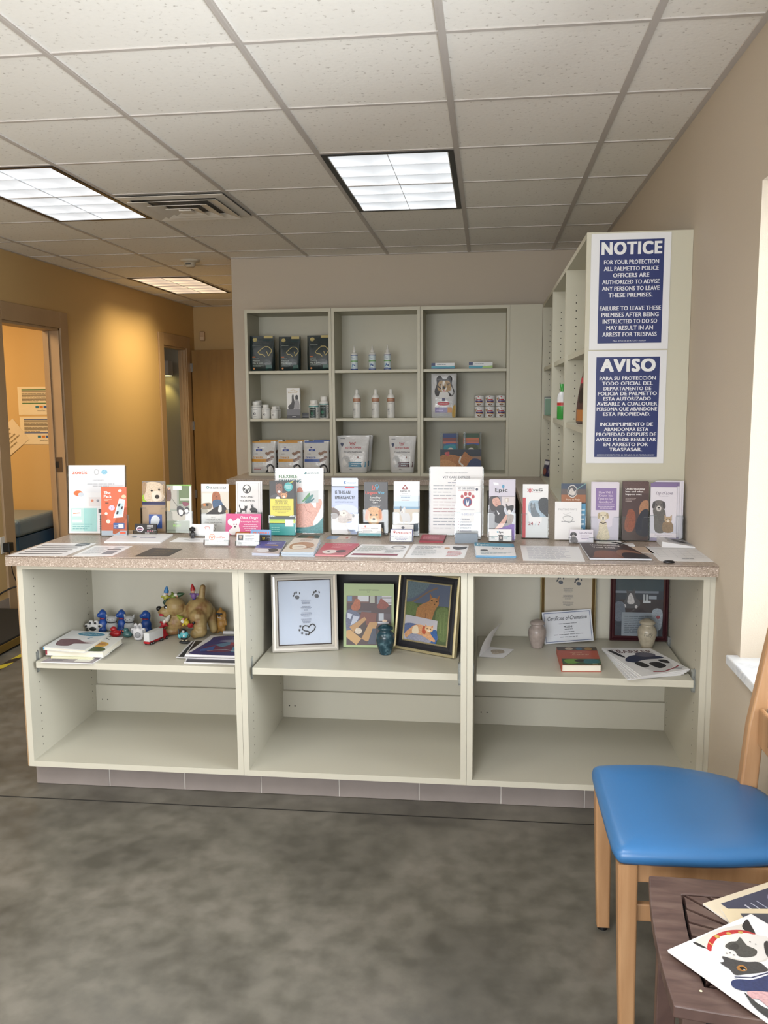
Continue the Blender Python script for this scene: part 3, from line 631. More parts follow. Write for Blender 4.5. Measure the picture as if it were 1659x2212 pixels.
# sunburst slats
S = bow(.142, .006, 30); L_ = len(S); per = L_//24
for k in range(24):
    seg = [S[(k*per+i) % L_] for i in range(per+1)]; a0 = math.atan2(seg[0][1], seg[0][0]); a1 = math.atan2(seg[-1][1], seg[-1][0]); g_ = .0036
    def sh(p, a, s): return (p[0]-s*math.sin(a)*g_, p[1]+s*math.cos(a)*g_)
    d = -1 if ((a1-a0+PI) % (2*PI)-PI) > 0 else 1
    pts = [sh(seg[0], a0, -d)]+seg[1:-1]+[sh(seg[-1], a1, d), sh((seg[-1][0]*.2, seg[-1][1]*.2), a1, d), sh((seg[0][0]*.2, seg[0][1]*.2), a0, -d)]
    m = MB(); m.prism(pts[::-1] , TZ-.018, TZ-.001, DK); m.build('slat', parent=tb)
m = MB(); m.lathe([(.024, TZ-.018), (.024, TZ-.001)], DK, n=16); m.build('centre_disc', parent=tb)
m = MB(); m.box(-.16, -.16, TZ-.03, .16, .16, TZ-.0245, DGAP); m.build('under_panel', parent=tb)
for sx in (-1, 1):
    for sy in (-1, 1): m = MB(); m.box(sx*.17-.02, sy*.17-.02, 0, sx*.17+.02, sy*.17+.02, TZ-.024, DK); m.build('leg', parent=tb, bevel=.003)
for a in ((-.15, -.185, .15, -.167), (-.15, .167, .15, .185), (-.185, -.15, -.167, .15), (.167, -.15, .185, .15)):
    m = MB(); m.box(a[0], a[1], TZ-.085, a[2], a[3], TZ-.0245, DGAP); m.build('apron', parent=tb)
# ================================================================ STANDING LITERATURE ON THE COUNTER
PAPER = M((236, 236, 238), .5); PAPW = M((226, 226, 228), .6)
def standing(X, Y, W, H, label, art, th=.004, tilt=7, yaw=0, z=.9402, bg=(236, 236, 238), name='brochure', cat='brochure', copies=(), group=None, lift=.004, rough=.35, rad=0):
    a = math.radians(tilt); e = None
    def mk(dx, dy, dh, aart):
        m = MB(); m.box(-W/2, 0, 0, W/2, th, H, M(bg, rough))
        f = quad_map((-W/2, 0, H), (W/2, 0, H), (W/2, 0, 0), (-W/2, 0, 0))
        if aart: ink(m, f, aart, rough=rough)
        o = m.build(name, loc=(X, Y, z+lift), rot=(-a, 0, yaw)); return o
    o = mk(0, 0, 0, art); tag(o, label, cat, group)
    for i, (dx, dh, lab) in enumerate(copies):
        c = mk(0, 0, 0, None if i else art); R = Euler((-a, 0, yaw)).to_matrix()
        c.location = Vector((X, Y, z+lift))+R @ Vector((dx, (i+1)*(th+.001), dh)); tag(c, lab, cat, group)
    return o
def holder(X, Y, W, label, h=.10, d=.014, tilt=7, yaw=0, z=.9402, back=None, notch=.035, name='brochure_holder', cat='brochure holder', fy=.0012, lip=True):
    a = math.radians(tilt); m = MB(); w = W/2+.003; t = .0016; fr = MB()
    bk = back if back else h+.03
    m.box(-w, d, 0, w, d+t, bk, CLEAR); m.box(-w, -fy-t, 0, w, d, t, CLEAR)
    m.box(-w-t, -fy-t, 0, -w, d+t, h, CLEAR); m.box(w, -fy-t, 0, w+t, d+t, h, CLEAR)
    if lip:
        nw = W*.26; pts = [(-w, 0), (w, 0), (w, h), (nw+.008, h), (nw, h-.006), (nw, h-notch), (nw-.008, h-notch-.006), (-nw+.008, h-notch-.006), (-nw, h-notch), (-nw, h-.006), (-nw-.008, h), (-w, h)]
        T_ = Matrix(((1, 0, 0, 0), (0, 0, 1, 0), (0, 1, 0, 0), (0, 0, 0, 1)))
        m.prism(pts, -fy-t, -fy, CLEAR, T_)
        for x0, x1 in ((-w, -nw-.006), (nw+.006, w)): m.box(x0, -fy-t-.0004, h-.0022, x1, -fy, h, CLEAR2)
    m.box(-w-t-.0003, -fy-t-.0003, 0, -w-t, -fy+.001, h, CLEAR2); m.box(w+t, -fy-t-.0003, 0, w+t+.0003, -fy+.001, h, CLEAR2)
    o = m.build(name, loc=(X, Y, z+.0016+d*math.sin(a)), rot=(-a, 0, yaw)); return tag(o, label, cat)
# 1 large clear sign at left
X, Y, W, H = (-1.67, 3.553, 0.248, 0.294)
standing(X, Y, W, H, 'large glossy white sign with a red wordmark at the left end of the counter', [
  ('r', .02, .02, .98, .98, '#e6e9ee'), ('p', [(.28, .4), (.48, .02), (.98, .02), (.98, .4)], '#dfe3ea'), ('t', 'zoetis', .2, .1, .06, '#e06a48', {'w': .26, 'b': .02}),
  ('e', .5, .10, .045, .045, '#b9bcc2'), ('e', .5, .10, .03, .03, '#e6e9ee'), ('e', .64, .10, .055, .035, '#8fc4de'), ('t', 'CLIENT REWARDS', .53, .22, .016, '#9a9ea6', {'w': .2}),
  ('l', .3, .26, .85, .32, 2, '#b4b8c0', 1), ('e', .17, .41, .08, .04, '#e0743f'), ('e', .22, .43, .05, .03, '#c9d4e0'), ('r', .36, .47, .56, .6, '#dcd9dc'), ('e', .42, .52, .025, .02, '#d88a70'), ('e', .52, .52, .025, .02, '#8e93a0'),
  ('r', .04, .63, .30, .97, '#bfe0df'), ('r', .27, .63, .5, .97, '#9fd4d4'), ('r', .06, .65, .22, .75, '#ecf2f3'), ('k', [(.08, .71), (.2, .70)], .012, '#e08850'), ('r', .06, .8, .24, .84, '#dfeef0'), ('l', .07, .85, .45, .95, 3, '#7fb8bc'), ('r', .52, .62, .8, .75, '#dcdfe4'), ('r', .53, .64, .6, .7, '#3c3c44'), ('l', .55, .78, .9, .95, 5, '#c08a98')], name='display_sign', cat='display sign', th=.003, tilt=6, yaw=.06)
holder(X, Y+.0002, W, 'clear acrylic frame around the large white sign at the left end', h=H*.995, back=H, d=.006, tilt=6, yaw=.06, lip=False, name='sign_frame', cat='sign frame')
# 2 orange brochure
X, Y, W, H = (-1.5685, 3.509, 0.111, 0.207)
Y -= .012
standing(X, Y, W, H, 'orange brochure titled The Pack in front of the large white sign', [
  ('r', 0, .9, 1, 1, '#c8d4e4'), ('t', 'The', .12, .12, .062, '#ffffff', {'b': .03, 'a': 'l'}), ('t', 'Pack', .12, .195, .062, '#ffffff', {'b': .03, 'a': 'l'}), ('l', .14, .25, .45, .29, 2, '#f6c8b4'), ('r', .17, .32, .3, .345, '#7a4a38'),
  ('e', .75, .08, .07, .03, '#f4e2da'), ('e', .9, .2, .09, .04, '#f2c9a8'), ('e', .42, .43, .12, .055, '#d9c4dc'), ('t', '6', .42, .43, .03, '#8a6a9a'), ('e', .2, .55, .06, .03, '#e6e2d6'), ('e', .28, .71, .085, .04, '#f0e0d0'),
  ('s', [(.45, .95), (.6, .62), (.85, .5), (1, .42), (1, .62), (.8, .8), (.7, .92)], '#a8502e'),
  ('p', [(.72, .24), (.96, .26), (.86, .62), (.48, .64)], '#eceef2'), ('p', [(.7, .33), (.9, .34), (.82, .57), (.58, .57)], '#b8cfd8'), ('p', [(.7, .34), (.78, .34), (.74, .4), (.66, .4)], '#2c3440'), ('p', [(.82, .4), (.88, .4), (.84, .46), (.77, .46)], '#3c3036'), ('p', [(.62, .5), (.7, .5), (.67, .56), (.6, .56)], '#22303a'),
  ('r', .48, .74, .92, .86, '#3a5c9a'), ('r', .68, .76, .88, .84, '#dfe6f0'), ('l', .52, .78, .66, .84, 2, '#b8c8e4'), ('r', .74, .92, .96, .96, '#d8583a')], bg='#dd6a4c', tilt=5, yaw=.03)
holder(X, Y, W, 'clear holder around the orange brochure', h=.09, tilt=5, yaw=.03)
# 3 labrador brochure
X, Y, W, H = (-1.4395, 3.62, 0.105, 0.22)
standing(X, Y, W, H, 'brochure with a pale labrador face over brown text panel', [
  ('r', 0, 0, 1, .40, '#8a8078'), ('s', [(.02, .28), (.2, .24), (.22, .4), (.02, .4)], '#a4c83a')]+[('s', [(.05, .1), (.3, .02), (.7, .03), (.95, .12), (.98, .3), (.8, .4), (.2, .4), (.08, .3)], '#d9c6ae'), ('s', [(.02, .05), (.2, .04), (.12, .26), (.02, .24)], '#a88c6e'), ('s', [(.9, .06), (.99, .1), (.98, .28), (.9, .24)], '#b09878'),
  ('s', [(.45, .22), (.75, .2), (.85, .33), (.6, .4), (.45, .36)], '#e8dccb'), ('e', .65, .31, .1, .04, '#1e1a1a'), ('e', .42, .19, .05, .018, '#241c18'), ('e', .74, .17, .05, .018, '#241c18')]+[('r', 0, .41, 1, .47, '#2a2c58'), ('r', 0, .48, 1, 1, '#b39a80'), ('t', 'trupanion', .4, .51, .02, '#6a6078'), ('r', .28, .66, .85, .94, '#3c5ca4'), ('s', [(.4, .72), (.6, .68), (.75, .76), (.6, .9), (.36, .88)], '#e6ecf4'), ('l', .3, .62, .8, .65, 1, '#7a6450')], bg='#b8b0a4', tilt=4)
holder(X, Y, W+.006, 'clear holder around the labrador brochure', h=.105, tilt=4, d=.018)
# 4 green brochure
X, Y, W, H = (-1.3155, 3.59, 0.109, 0.208)
standing(X, Y, W, H, 'green edged brochure with a man walking a small black and white dog', [
  ('r', 0, 0, .93, 1, '#8f9488'), ('r', .5, 0, .93, .4, '#5c7048'), ('r', .15, .02, .42, .5, '#a8a49a'), ('r', .55, .28, .93, .33, '#b8c0b0'), ('r', 0, .55, .93, .75, '#b4b0a6'), ('s', [(.02, .1), (.14, .06), (.2, .2), (.16, .34), (.02, .34)], '#5a3c30'), ('e', .1, .08, .05, .025, '#c89878'), ('p', [(.02, .34), (.16, .34), (.14, .56), (.04, .56)], '#b8a480'), ('k', [(.18, .26), (.48, .48)], .012, '#3a2e28'),
  ('s', [(.42, .48), (.55, .44), (.72, .5), (.8, .46), (.9, .5), (.88, .6), (.7, .62), (.6, .66), (.45, .6)], '#24222a'), ('s', [(.5, .52), (.66, .54), (.64, .62), (.52, .62)], '#e4e0dc'), ('e', .8, .54, .08, .04, '#ece8e4'), ('s', [(.65, .36), (.9, .38), (.85, .44), (.7, .44)], '#7a3448'), ('r', .27, .02, .62, .11, '#e8ece6'),
  ('r', .0, .75, .93, 1, '#76806a'), ('t', 'PURINA', .42, .79, .02, '#dfe6d4'), ('t', 'PLAY', .42, .85, .05, '#8cc83c', {'b': .03}), ('r', 0, .93, .93, .97, '#5a6450'), ('r', .93, 0, 1, 1, '#dfe4d8'), ('p', [(0, 0), (1, 0), (1, .03), (0, .012)], '#78b43c')], bg='#d8dcd0', tilt=5, yaw=.05)
holder(X, Y, W, 'clear holder around the green edged dog walking brochure', h=.095, tilt=5, yaw=.05)
# 5
X, Y, W, H = (-1.171, 3.639, 0.122, 0.207)
standing(X, Y, W, H, 'white brochure with a red curly dog in a blue bandana and a border collie', [
  ('e', .24, .075, .06, .03, '#2e7c84'), ('e', .24, .075, .035, .018, '#e8ecec'), ('t', 'Suitical', .62, .08, .05, '#3a4a50', {'b': .01, 'w': .56}), ('r', 0, .16, 1, .62, '#d8d2c6'), ('r', .05, .2, .6, .4, '#ece6da'), ('s', [(.02, .42), (.35, .4), (.35, .52), (.02, .52)], '#8c7c68'), ('e', .12, .44, .05, .03, '#c87a3c'), ('e', .22, .44, .05, .03, '#30281f'),
  ('s', [(.42, .2), (.55, .16), (.68, .2), (.72, .34), (.8, .5), (.7, .6), (.5, .6), (.4, .4)], '#a4603c'), ('s', [(.42, .36), (.7, .34), (.8, .5), (.5, .56)], '#3c5c80'), ('e', .55, .27, .02, .012, '#201818'), ('s', [(.3, .58), (.5, .5), (.8, .44), (.95, .56), (.85, .62), (.3, .66), (.12, .66)], '#1e1e24'), ('s', [(.66, .46), (.74, .46), (.74, .58), (.62, .58)], '#e8e6e4'), ('e', .93, .58, .04, .04, '#c8a070'), ('r', 0, .64, 1, 1, '#e6e9ea'),
  ('t', 'ONLY', .45, .7, .03, '#50545c'), ('t', 'THE BEST CARE', .45, .755, .03, '#50545c', {'w': .6}), ('t', 'FOR YOUR LOYAL', .45, .81, .03, '#50545c', {'w': .64}), ('t', 'FRIEND', .45, .865, .03, '#50545c'), ('e', .45, .95, .07, .04, '#8a9090'), ('e', .45, .95, .055, .032, '#e6e9ea')], tilt=4)
holder(X, Y, W, 'clear holder around the white brochure with the curly dog', h=.10, tilt=4)
# 6
X, Y, W, H = (-1.0255, 3.649, 0.109, 0.217)
standing(X, Y, W, H, 'white leaflet reading You and Your Pets with cat and rabbit silhouettes', [
  ('r', .06, .03, .94, .034, '#b0b0b0'), ('r', .06, .03, .075, .99, '#b0b0b0'), ('r', .925, .03, .94, .99, '#b0b0b0'), ('e', .45, .15, .17, .09, '#3a3a3c'), ('e', .45, .15, .13, .075, '#eceded'), ('e', .45, .19, .06, .035, '#26262a'), ('e', .36, .15, .03, .02, '#26262a'), ('e', .54, .15, .03, .02, '#26262a'),
  ('t', 'YOU AND', .45, .305, .036, '#2c2c30', {'b': .01, 'w': .52}), ('t', 'YOUR PETS', .45, .385, .036, '#2c2c30', {'b': .01, 'w': .62}),
  ('p', [(.12, .47), (.15, .46), (.17, .52), (.21, .545), (.33, .545), (.36, .52), (.35, .475), (.38, .49), (.43, .49), (.46, .475), (.46, .53), (.42, .555), (.42, .625), (.385, .625), (.38, .585), (.24, .585), (.22, .625), (.18, .625), (.18, .56), (.14, .52)], '#1a1a1e'), ('p', [(.56, .555), (.6, .53), (.64, .525), (.62, .49), (.60, .455), (.63, .455), (.68, .50), (.67, .455), (.70, .46), (.72, .52), (.8, .53), (.87, .56), (.88, .60), (.85, .62), (.6, .62), (.63, .59), (.58, .58)], '#1a1a1e'), ('t', 'PREPARING', .45, .68, .034, '#2c2c30', {'b': .01, 'w': .56}), ('t', 'FOR', .45, .76, .034, '#2c2c30', {'b': .01})], tilt=4, copies=((.006, .001, 'white leaflet just behind the You and Your Pets leaflet'),))
holder(X, Y, W, 'clear holder around the You and Your Pets leaflet', h=.085, tilt=4)
# 7 pink card
X, Y, W, H = (-1.0225, 3.56, 0.155, 0.09)
Y -= .012
standing(X, Y, W, H, 'bright pink announcement card with a white cartoon poodle in a wire stand', [
  ('s', [(.06, .32), (.14, .22), (.2, .34), (.28, .3), (.34, .2), (.42, .3), (.38, .55), (.42, .8), (.3, .98), (.16, .98), (.1, .8), (.2, .62), (.08, .5)], '#ecebee'), ('e', .24, .5, .02, .03, '#b04880'), ('e', .31, .5, .02, .03, '#b04880'), ('e', .27, .62, .03, .03, '#50303c'),
  ('t', 'Diva Dogs', .66, .17, .13, '#fff2f8', {'sh': .35, 'b': .015, 'w': .52}), ('t', 'is moving to Parrish', .68, .36, .075, '#fff2f8', {'w': .5, 'b': .012}), ('l', .48, .46, .94, .82, 4, '#f4c4dc', 1), ('t', '941-', .56, .9, .09, '#fff2f8', {'b': .02})], bg='#d3588f', tilt=12, yaw=-.05, th=.0012, name='announcement_card', cat='card')
# wooden block base with black edge
X0, Y0, _ = (-1.031, 3.42, 0.956)
m = MB(); m.box(-.03, -.012, 0, .03, .012, .018, M((176, 108, 44), .45)); tag(m.build('card_stand', loc=(-1.02, Y-.004, .9402), bevel=.003), 'small orange wooden block at the foot of the pink card', 'card stand')
def cards(X, Y, W, H, label, art, hl, bg=(236, 236, 238), n=5, tilt=14, yaw=0, lip=.4, name='business_cards'):
    W = min(W, .096); th = .0022*n; o = standing(X, Y, W, H, label, art, th=th, tilt=tilt, yaw=yaw, bg=bg, name=name, cat='business cards', lift=.005)
    holder(X, Y, W, hl, h=H*lip, d=th+.002, tilt=tilt, yaw=yaw, back=H*.75, notch=H*.15, name='card_holder', cat='card holder'); return o
X, Y, W, H = (-1.4455, 3.53, 0.095, 0.046)
cards(X, Y, W, H, 'black business cards with a white and pink emblem, before the labrador brochure', [('e', .25, .5, .17, .28, '#e0dce6'), ('e', .25, .52, .13, .2, '#4a4a5c'), ('r', .12, .48, .38, .6, '#b06a8a'), ('t', 'PET SERVICES', .25, .54, .06, '#ffffff', {'w': .2}), ('l', .58, .1, .92, .5, 3, '#d8d8dc'), ('r', .6, .62, .66, .74, '#c0788c'), ('r', .7, .62, .76, .74, '#c0788c'), ('r', .8, .62, .86, .74, '#c0788c'), ('l', .5, .8, .92, .92, 1, '#d8d8dc')], 'clear holder around the black business cards', bg='#1c1c22')
X, Y, W, H = (-1.185, 3.499, 0.098, 0.051)
cards(X, Y, W, H, 'white business cards with a red pet outline behind the small black dog figure', [('r', .52, .16, .92, .5, '#f4f4f4'), ('k', [(.6, .3), (.66, .2), (.8, .2), (.84, .3), (.84, .42)], .02, '#c87070'), ('k', [(.64, .42), (.64, .3), (.84, .3)], .02, '#c87070')], 'clear holder around the red outlined white cards')
fd = empty('dog_figurine', (X-.032, Y-.022, .9402), .3, 'tiny black sitting dog figurine beside white business cards', 'figurine')
blob('body', [('s', 0, 0, .014, .011, .010, .015), ('s', 0, 0, .038, .010, .010, .011), ('c', (-.006, -.007, .004), (-.006, -.006, .022), .0035, .0035), ('c', (.006, -.007, .004), (.006, -.006, .022), .0035, .0035), ('s', 0, -.010, .036, .005, .006, .005), ('s', -.010, 0, .037, .003, .004, .009), ('s', .010, 0, .037, .003, .004, .009), ('s', 0, -.006, .003, .009, .007, .003)], M((24, 24, 28), .35), vox=.0015, parent=fd)
X, Y, W, H = (-1.053, 3.28, 0.094, 0.055)
cards(X, Y, W, H, 'white business cards with an orange paw emblem at the front of the counter', paw(.3, .38, .13, '#e08468', 1.7)[:5]+[('e', .3, .4, .13, .22, '#e08468'), ('e', .3, .4, .105, .18, '#ecedef')]+paw(.3, .4, .14, '#e08468', 1.7)+[('t', 'LostPaw', .66, .4, .15, '#c86050', {'w': .4}), ('t', 'PET RECOVERY', .6, .74, .05, '#9098a0', {'w': .3})], 'clear holder around the orange paw business cards')
X, Y, W, H = (-0.9275, 3.279, 0.089, 0.049)
cards(X, Y, W, H, 'white business cards with a small grey portrait photo', [('r', .06, .12, .3, .56, '#4a4e54'), ('e', .18, .3, .07, .13, '#a89488'), ('l', .38, .12, .82, .3, 2, '#54606c'), ('l', .38, .36, .9, .6, 2, '#98a0a8'), ('l', .06, .7, .5, .9, 2, '#a8aeb4')], 'clear holder around the portrait business cards')
X, Y, W, H = (-0.899, 3.368, 0.072, 0.051)
cards(X, Y, W+.01, H, 'blue topped cards with orange lettering and black foot, beside the portrait cards', [('r', 0, 0, 1, .3, '#7aa2d0'), ('t', 'PETMART', .55, .25, .14, '#e06a3c', {'b': .03, 'w': .8}), ('r', 0, .42, 1, 1, '#141418'), ('t', 'S?', .66, .7, .2, '#d8c030', {'b': .02})], 'black holder around the blue topped cards', bg='#6a98cc')
# 13 care credit sign
X, Y, W, H = (-0.796, 3.625, 0.21, 0.278)
standing(X, Y, W, H, 'tall white sign reading Flexible Financing with a hand holding a card', [
  ('t', 'CareCredit', .78, .075, .032, '#3c7c84', {'w': .27, 'b': .015}), ('p', [(.6, .095), (.635, .05), (.65, .095)], '#3c7c84'), ('t', 'FLEXIBLE', .08, .13, .05, '#3e7a4c', {'b': .03, 'a': 'l', 'w': .38}), ('t', 'FINANCING', .08, .2, .05, '#2e6a74', {'b': .03, 'a': 'l', 'w': .46}),
  ('s', [(.42, .95), (.36, .7), (.44, .4), (.5, .32), (.56, .36), (.6, .5), (.72, .52), (.84, .62), (.86, .5), (.95, .48), (.97, .56), (.9, .68), (.8, .82), (.76, .96), (.6, 1)], '#dba596'), ('s', [(.46, .34), (.54, .3), (.6, .42), (.56, .5)], '#d0907e'), ('k', [(.6, .56), (.66, .66), (.76, .7)], .01, '#b87868'), ('p', [(.44, .38), (.9, .34), (.9, .53), (.46, .55)], '#c5cbcc'), ('s', [(.56, .52), (.66, .42), (.72, .38), (.7, .46)], '#4a8c50'), ('s', [(.6, .53), (.74, .42), (.8, .42), (.72, .5)], '#3c7c78'), ('s', [(.62, .54), (.76, .48), (.82, .47), (.74, .53)], '#2e6c74'), ('t', 'CareCredit', .54, .4, .012, '#f6f8f8'),
  ('s', [(.0, .91), (.6, .915), (.85, .87), (.97, .78), (1, .76), (1, 1), (0, 1)], '#3b8388'), ('l', .1, .94, .7, .97, 1, '#a8d0d0')], name='display_sign', cat='display sign', th=.003, tilt=6)
holder(X, Y+.0002, W, 'clear acrylic frame around the Flexible Financing sign', h=H*.995, back=H, d=.006, tilt=6, lip=False, name='sign_frame', cat='sign frame')
# 14 black and yellow brochure
X, Y, W, H = (-0.854, 3.571, 0.108, 0.229)
Y -= .012
standing(X, Y, W, H, 'black brochure with a smiling man and a yellow panel, before the Flexible Financing sign', [
  ('r', 0, 0, 1, .66, '#17171a'), ('s', [(.0, .36), (.12, .26), (.6, .26), (.75, .38), (.7, .46), (.0, .5)], '#3c3c42'), ('s', [(.24, .32), (.4, .3), (.46, .46), (.3, .5)], '#d8d4d0'), ('s', [(.26, .06), (.38, .02), (.5, .06), (.52, .18), (.44, .27), (.34, .26), (.26, .18)], '#7c5040'), ('s', [(.25, .08), (.38, .01), (.51, .08), (.48, .06), (.38, .05), (.28, .07)], '#120e0e'), ('e', .39, .2, .06, .02, '#f0e8e4'), ('e', .33, .12, .02, .008, '#201412'), ('e', .45, .12, .02, .008, '#201412')]+catface(.58, .27, .28, .12, '#c08a5c', '#7a4a3a')+[('e', .76, .11, .17, .085, '#2fa0a4'), ('l', .64, .08, .88, .15, 3, '#d8f0ee', 1), ('k', [(.8, .04), (.95, .01)], .03, '#c8c840'),
  ('r', .04, .33, .96, .645, '#d8cc48'), ('t', 'Quality care', .48, .365, .026, '#2c2a18', {'b': .02, 'w': .5}), ('t', 'for your pet', .48, .4, .026, '#2c2a18', {'b': .02, 'w': .48}), ('l', .12, .43, .86, .6, 6, '#8c8434', 1), ('r', 0, .71, 1, .75, '#a8c84a'), ('r', 0, .75, 1, .775, '#d8e04c'), ('r', 0, .785, 1, 1, '#3a9c9c'), ('r', .62, .69, .95, .84, '#dfe4e4'), ('l', .08, .84, .5, .95, 3, '#8cccc8'), ('r', 0, .66, 1, .71, '#2a3a3c')], bg='#1b1b1e', tilt=4, yaw=.02, copies=((.005, .001, 'second black brochure behind the one with the yellow panel'),))
holder(X, Y, W, 'clear holder around the black and yellow brochure', h=.085, tilt=4, yaw=.02)
# 15 emergency
X, Y, W, H = (-0.5925, 3.602, 0.111, 0.235)
standing(X, Y, W, H, 'blue brochure asking Is This An Emergency with an upward looking dog', [
  ('r', 0, .14, 1, 1, '#b7c4e6'), ('r', 0, 0, 1, .135, '#d4e0f4'), ('e', .5, .07, .05, .024, '#3c68a8'), ('e', .52, .07, .03, .015, '#d4e0f4'), ('t', 'bluepearl', .74, .072, .026, '#5078b0', {'w': .34}), ('r', 0, .135, 1, .152, '#24305c'), ('r', .5, .145, .85, .175, '#c04058'),
  ('t', 'IS THIS AN', .12, .245, .062, '#1e2226', {'b': .03, 'a': 'l', 'w': .58}), ('t', 'EMERGENCY?', .12, .335, .062, '#1e2226', {'b': .03, 'a': 'l', 'w': .74}), ('t', "DON'T WAIT TO GET CARE", .12, .42, .024, '#7884a4', {'a': 'l', 'w': .7}), ('s', [(.1, .5), (.5, .46), (.9, .5), (1, .6), (.6, .62), (.2, .6)], '#ccd6f0'),
  ('s', [(0, .55), (.1, .53), (.3, .58), (.5, .56), (.7, .63), (.84, .64), (.86, .7), (.78, .76), (.6, .78), (.55, .85), (.7, 1), (0, 1)], '#c9c2c0'), ('s', [(0, .54), (.14, .54), (.3, .62), (.2, .7), (.02, .72)], '#6a5c58'), ('s', [(.28, .6), (.48, .58), (.56, .64), (.4, .68)], '#e8e0d8'), ('e', .45, .62, .03, .014, '#1c1818'), ('e', .82, .665, .045, .03, '#1c1a1c'), ('k', [(.6, .74), (.78, .73)], .014, '#2c2426'), ('s', [(0, .76), (.2, .8), (.5, .86), (.6, 1), (0, 1)], '#e4e2e6'), ('l', .6, .93, .94, .95, 1, '#4a5470')], bg='#bccbea', tilt=4, copies=((-.003, .003, 'second blue emergency brochure peeking out behind the first'),))
holder(X, Y, W, 'clear holder around the blue emergency brochure', h=.09, tilt=4)
# 16 urgent
X, Y, W, H = (-0.463, 3.61, 0.098, 0.219)
standing(X, Y, W, H, 'dark grey brochure with red and blue lettering above a fluffy tan dog', [
  ('k', [(.38, .06), (.34, .13), (.42, .15), (.47, .1), (.42, .08)], .03, '#d0483c'), ('k', [(.48, .05), (.56, .14), (.64, .06)], .035, '#3c9cc4'), ('k', [(.5, .04), (.6, .04)], .02, '#3c9cc4'), ('t', 'Urgent', .06, .2, .055, '#d0483c', {'b': .03, 'a': 'l', 'w': .52}), ('t', 'Vet', .6, .2, .055, '#4aa8cc', {'b': .03, 'a': 'l', 'w': .28}), ('t', 'Same Day', .48, .29, .036, '#f0f0f0', {'b': .012}), ('t', 'Veterinary', .48, .335, .036, '#f0f0f0', {'b': .012}), ('t', 'Care', .48, .38, .036, '#f0f0f0', {'b': .012}), ('l', .2, .43, .8, .47, 2, '#c8c8cc', 1)]+dogface(.42, .66, .66, .36, '#d8a878', '#c47c48', '#e8cfae')+[('s', [(.1, .84), (.7, .84), (.8, 1), (.05, 1)], '#d8b890')], bg='#3b3b3f', tilt=4, copies=((.002, .002, 'second dark grey brochure behind the fluffy tan dog one'),))
holder(X, Y, W, 'clear holder around the dark grey brochure', h=.105, tilt=4, d=.018)
X, Y, W, H = (-0.4805, 3.548, 0.095, 0.051)
cards(X, Y, W, H, 'white business cards with a teal foot before the dark grey brochure', [('r', 0, .76, 1, 1, '#4aa6b0'), ('t', 'UrgentVet', .3, .34, .1, '#d8908c', {'w': .36}), ('e', .3, .2, .04, .08, '#d8908c'), ('l', .55, .26, .95, .42, 1, '#98a0a8'), ('l', .2, .5, .7, .72, 3, '#a8aeb4')], 'clear holder around the teal footed business cards')
# 17 animal er
X, Y, W, H = (-0.331, 3.57, 0.102, 0.227)
standing(X, Y, W, H, 'white to blue brochure with a small french bulldog standing on a beach', [
  ('r', 0, .36, 1, .5, '#bcd6ea'), ('r', 0, .46, 1, .505, '#7ba4c4'), ('r', 0, .505, 1, .8, '#cfc6ba'), ('r', 0, .26, 1, .36, '#d6e4f0'), ('s', [(.4, .09), (.46, .06), (.52, .09), (.58, .14), (.34, .14)], '#8c2c30'), ('e', .46, .11, .04, .025, '#eceded'), ('t', 'ANIMAL ER', .46, .175, .03, '#3c3438', {'w': .42, 'b': .012}), ('l', .25, .21, .68, .23, 1, '#98a0b0', 1), ('l', .2, .25, .76, .3, 2, '#7a94b4', 1), ('l', .18, .33, .78, .35, 1, '#a04848', 1),
  ('s', [(.26, .5), (.3, .46), (.34, .5), (.44, .46), (.48, .5), (.47, .57), (.6, .58), (.68, .66), (.66, .82), (.6, .82), (.58, .74), (.46, .74), (.44, .84), (.38, .84), (.36, .7), (.26, .58)], '#d2d4d8'), ('e', .36, .545, .07, .035, '#e6e2e0'), ('e', .34, .56, .02, .012, '#302c30'), ('s', [(.24, .48), (.3, .45), (.32, .53), (.27, .55)], '#6c6c74'), ('s', [(.3, .84), (.95, .76), (1, .8), (1, .9), (.4, .9)], '#2c4050'), ('r', 0, .92, 1, 1, '#dfe6ee')], bg='#e9edf2', tilt=4, copies=((.005, .001, 'second beach bulldog brochure behind the first'),))
holder(X, Y, W, 'clear holder around the beach bulldog brochure', h=.10, tilt=4, d=.018)
X, Y, W, H = (-0.342, 3.546, 0.088, 0.05)
Y += .004
standing(X, Y, W, H, 'white card with a thin grey border just behind the emergency cards', [('r', .05, .1, .95, .13, '#8890a8'), ('e', .5, .25, .08, .1, '#5c5c68'), ('l', .3, .4, .7, .5, 1, '#6c7484')], tilt=12, th=.002, name='card', cat='card')
X, Y, W, H = (-0.3355, 3.419, 0.089, 0.051)
cards(X, Y, W, H, 'navy bordered business cards with red Emergency lettering', [('r', .03, .04, .97, .96, '#f2f2f4')]+paw(.18, .24, .12, '#b03440', 1.7)+[('t', 'EMERGENCY', .6, .3, .15, '#b03c40', {'b': .02, 'w': .66}), ('t', 'Janet Geaser, DVM', .5, .55, .08, '#3c3c54', {'w': .6}), ('l', .2, .68, .8, .88, 2, '#7078a0', 1)], 'clear holder around the navy bordered cards', bg='#2a3474')
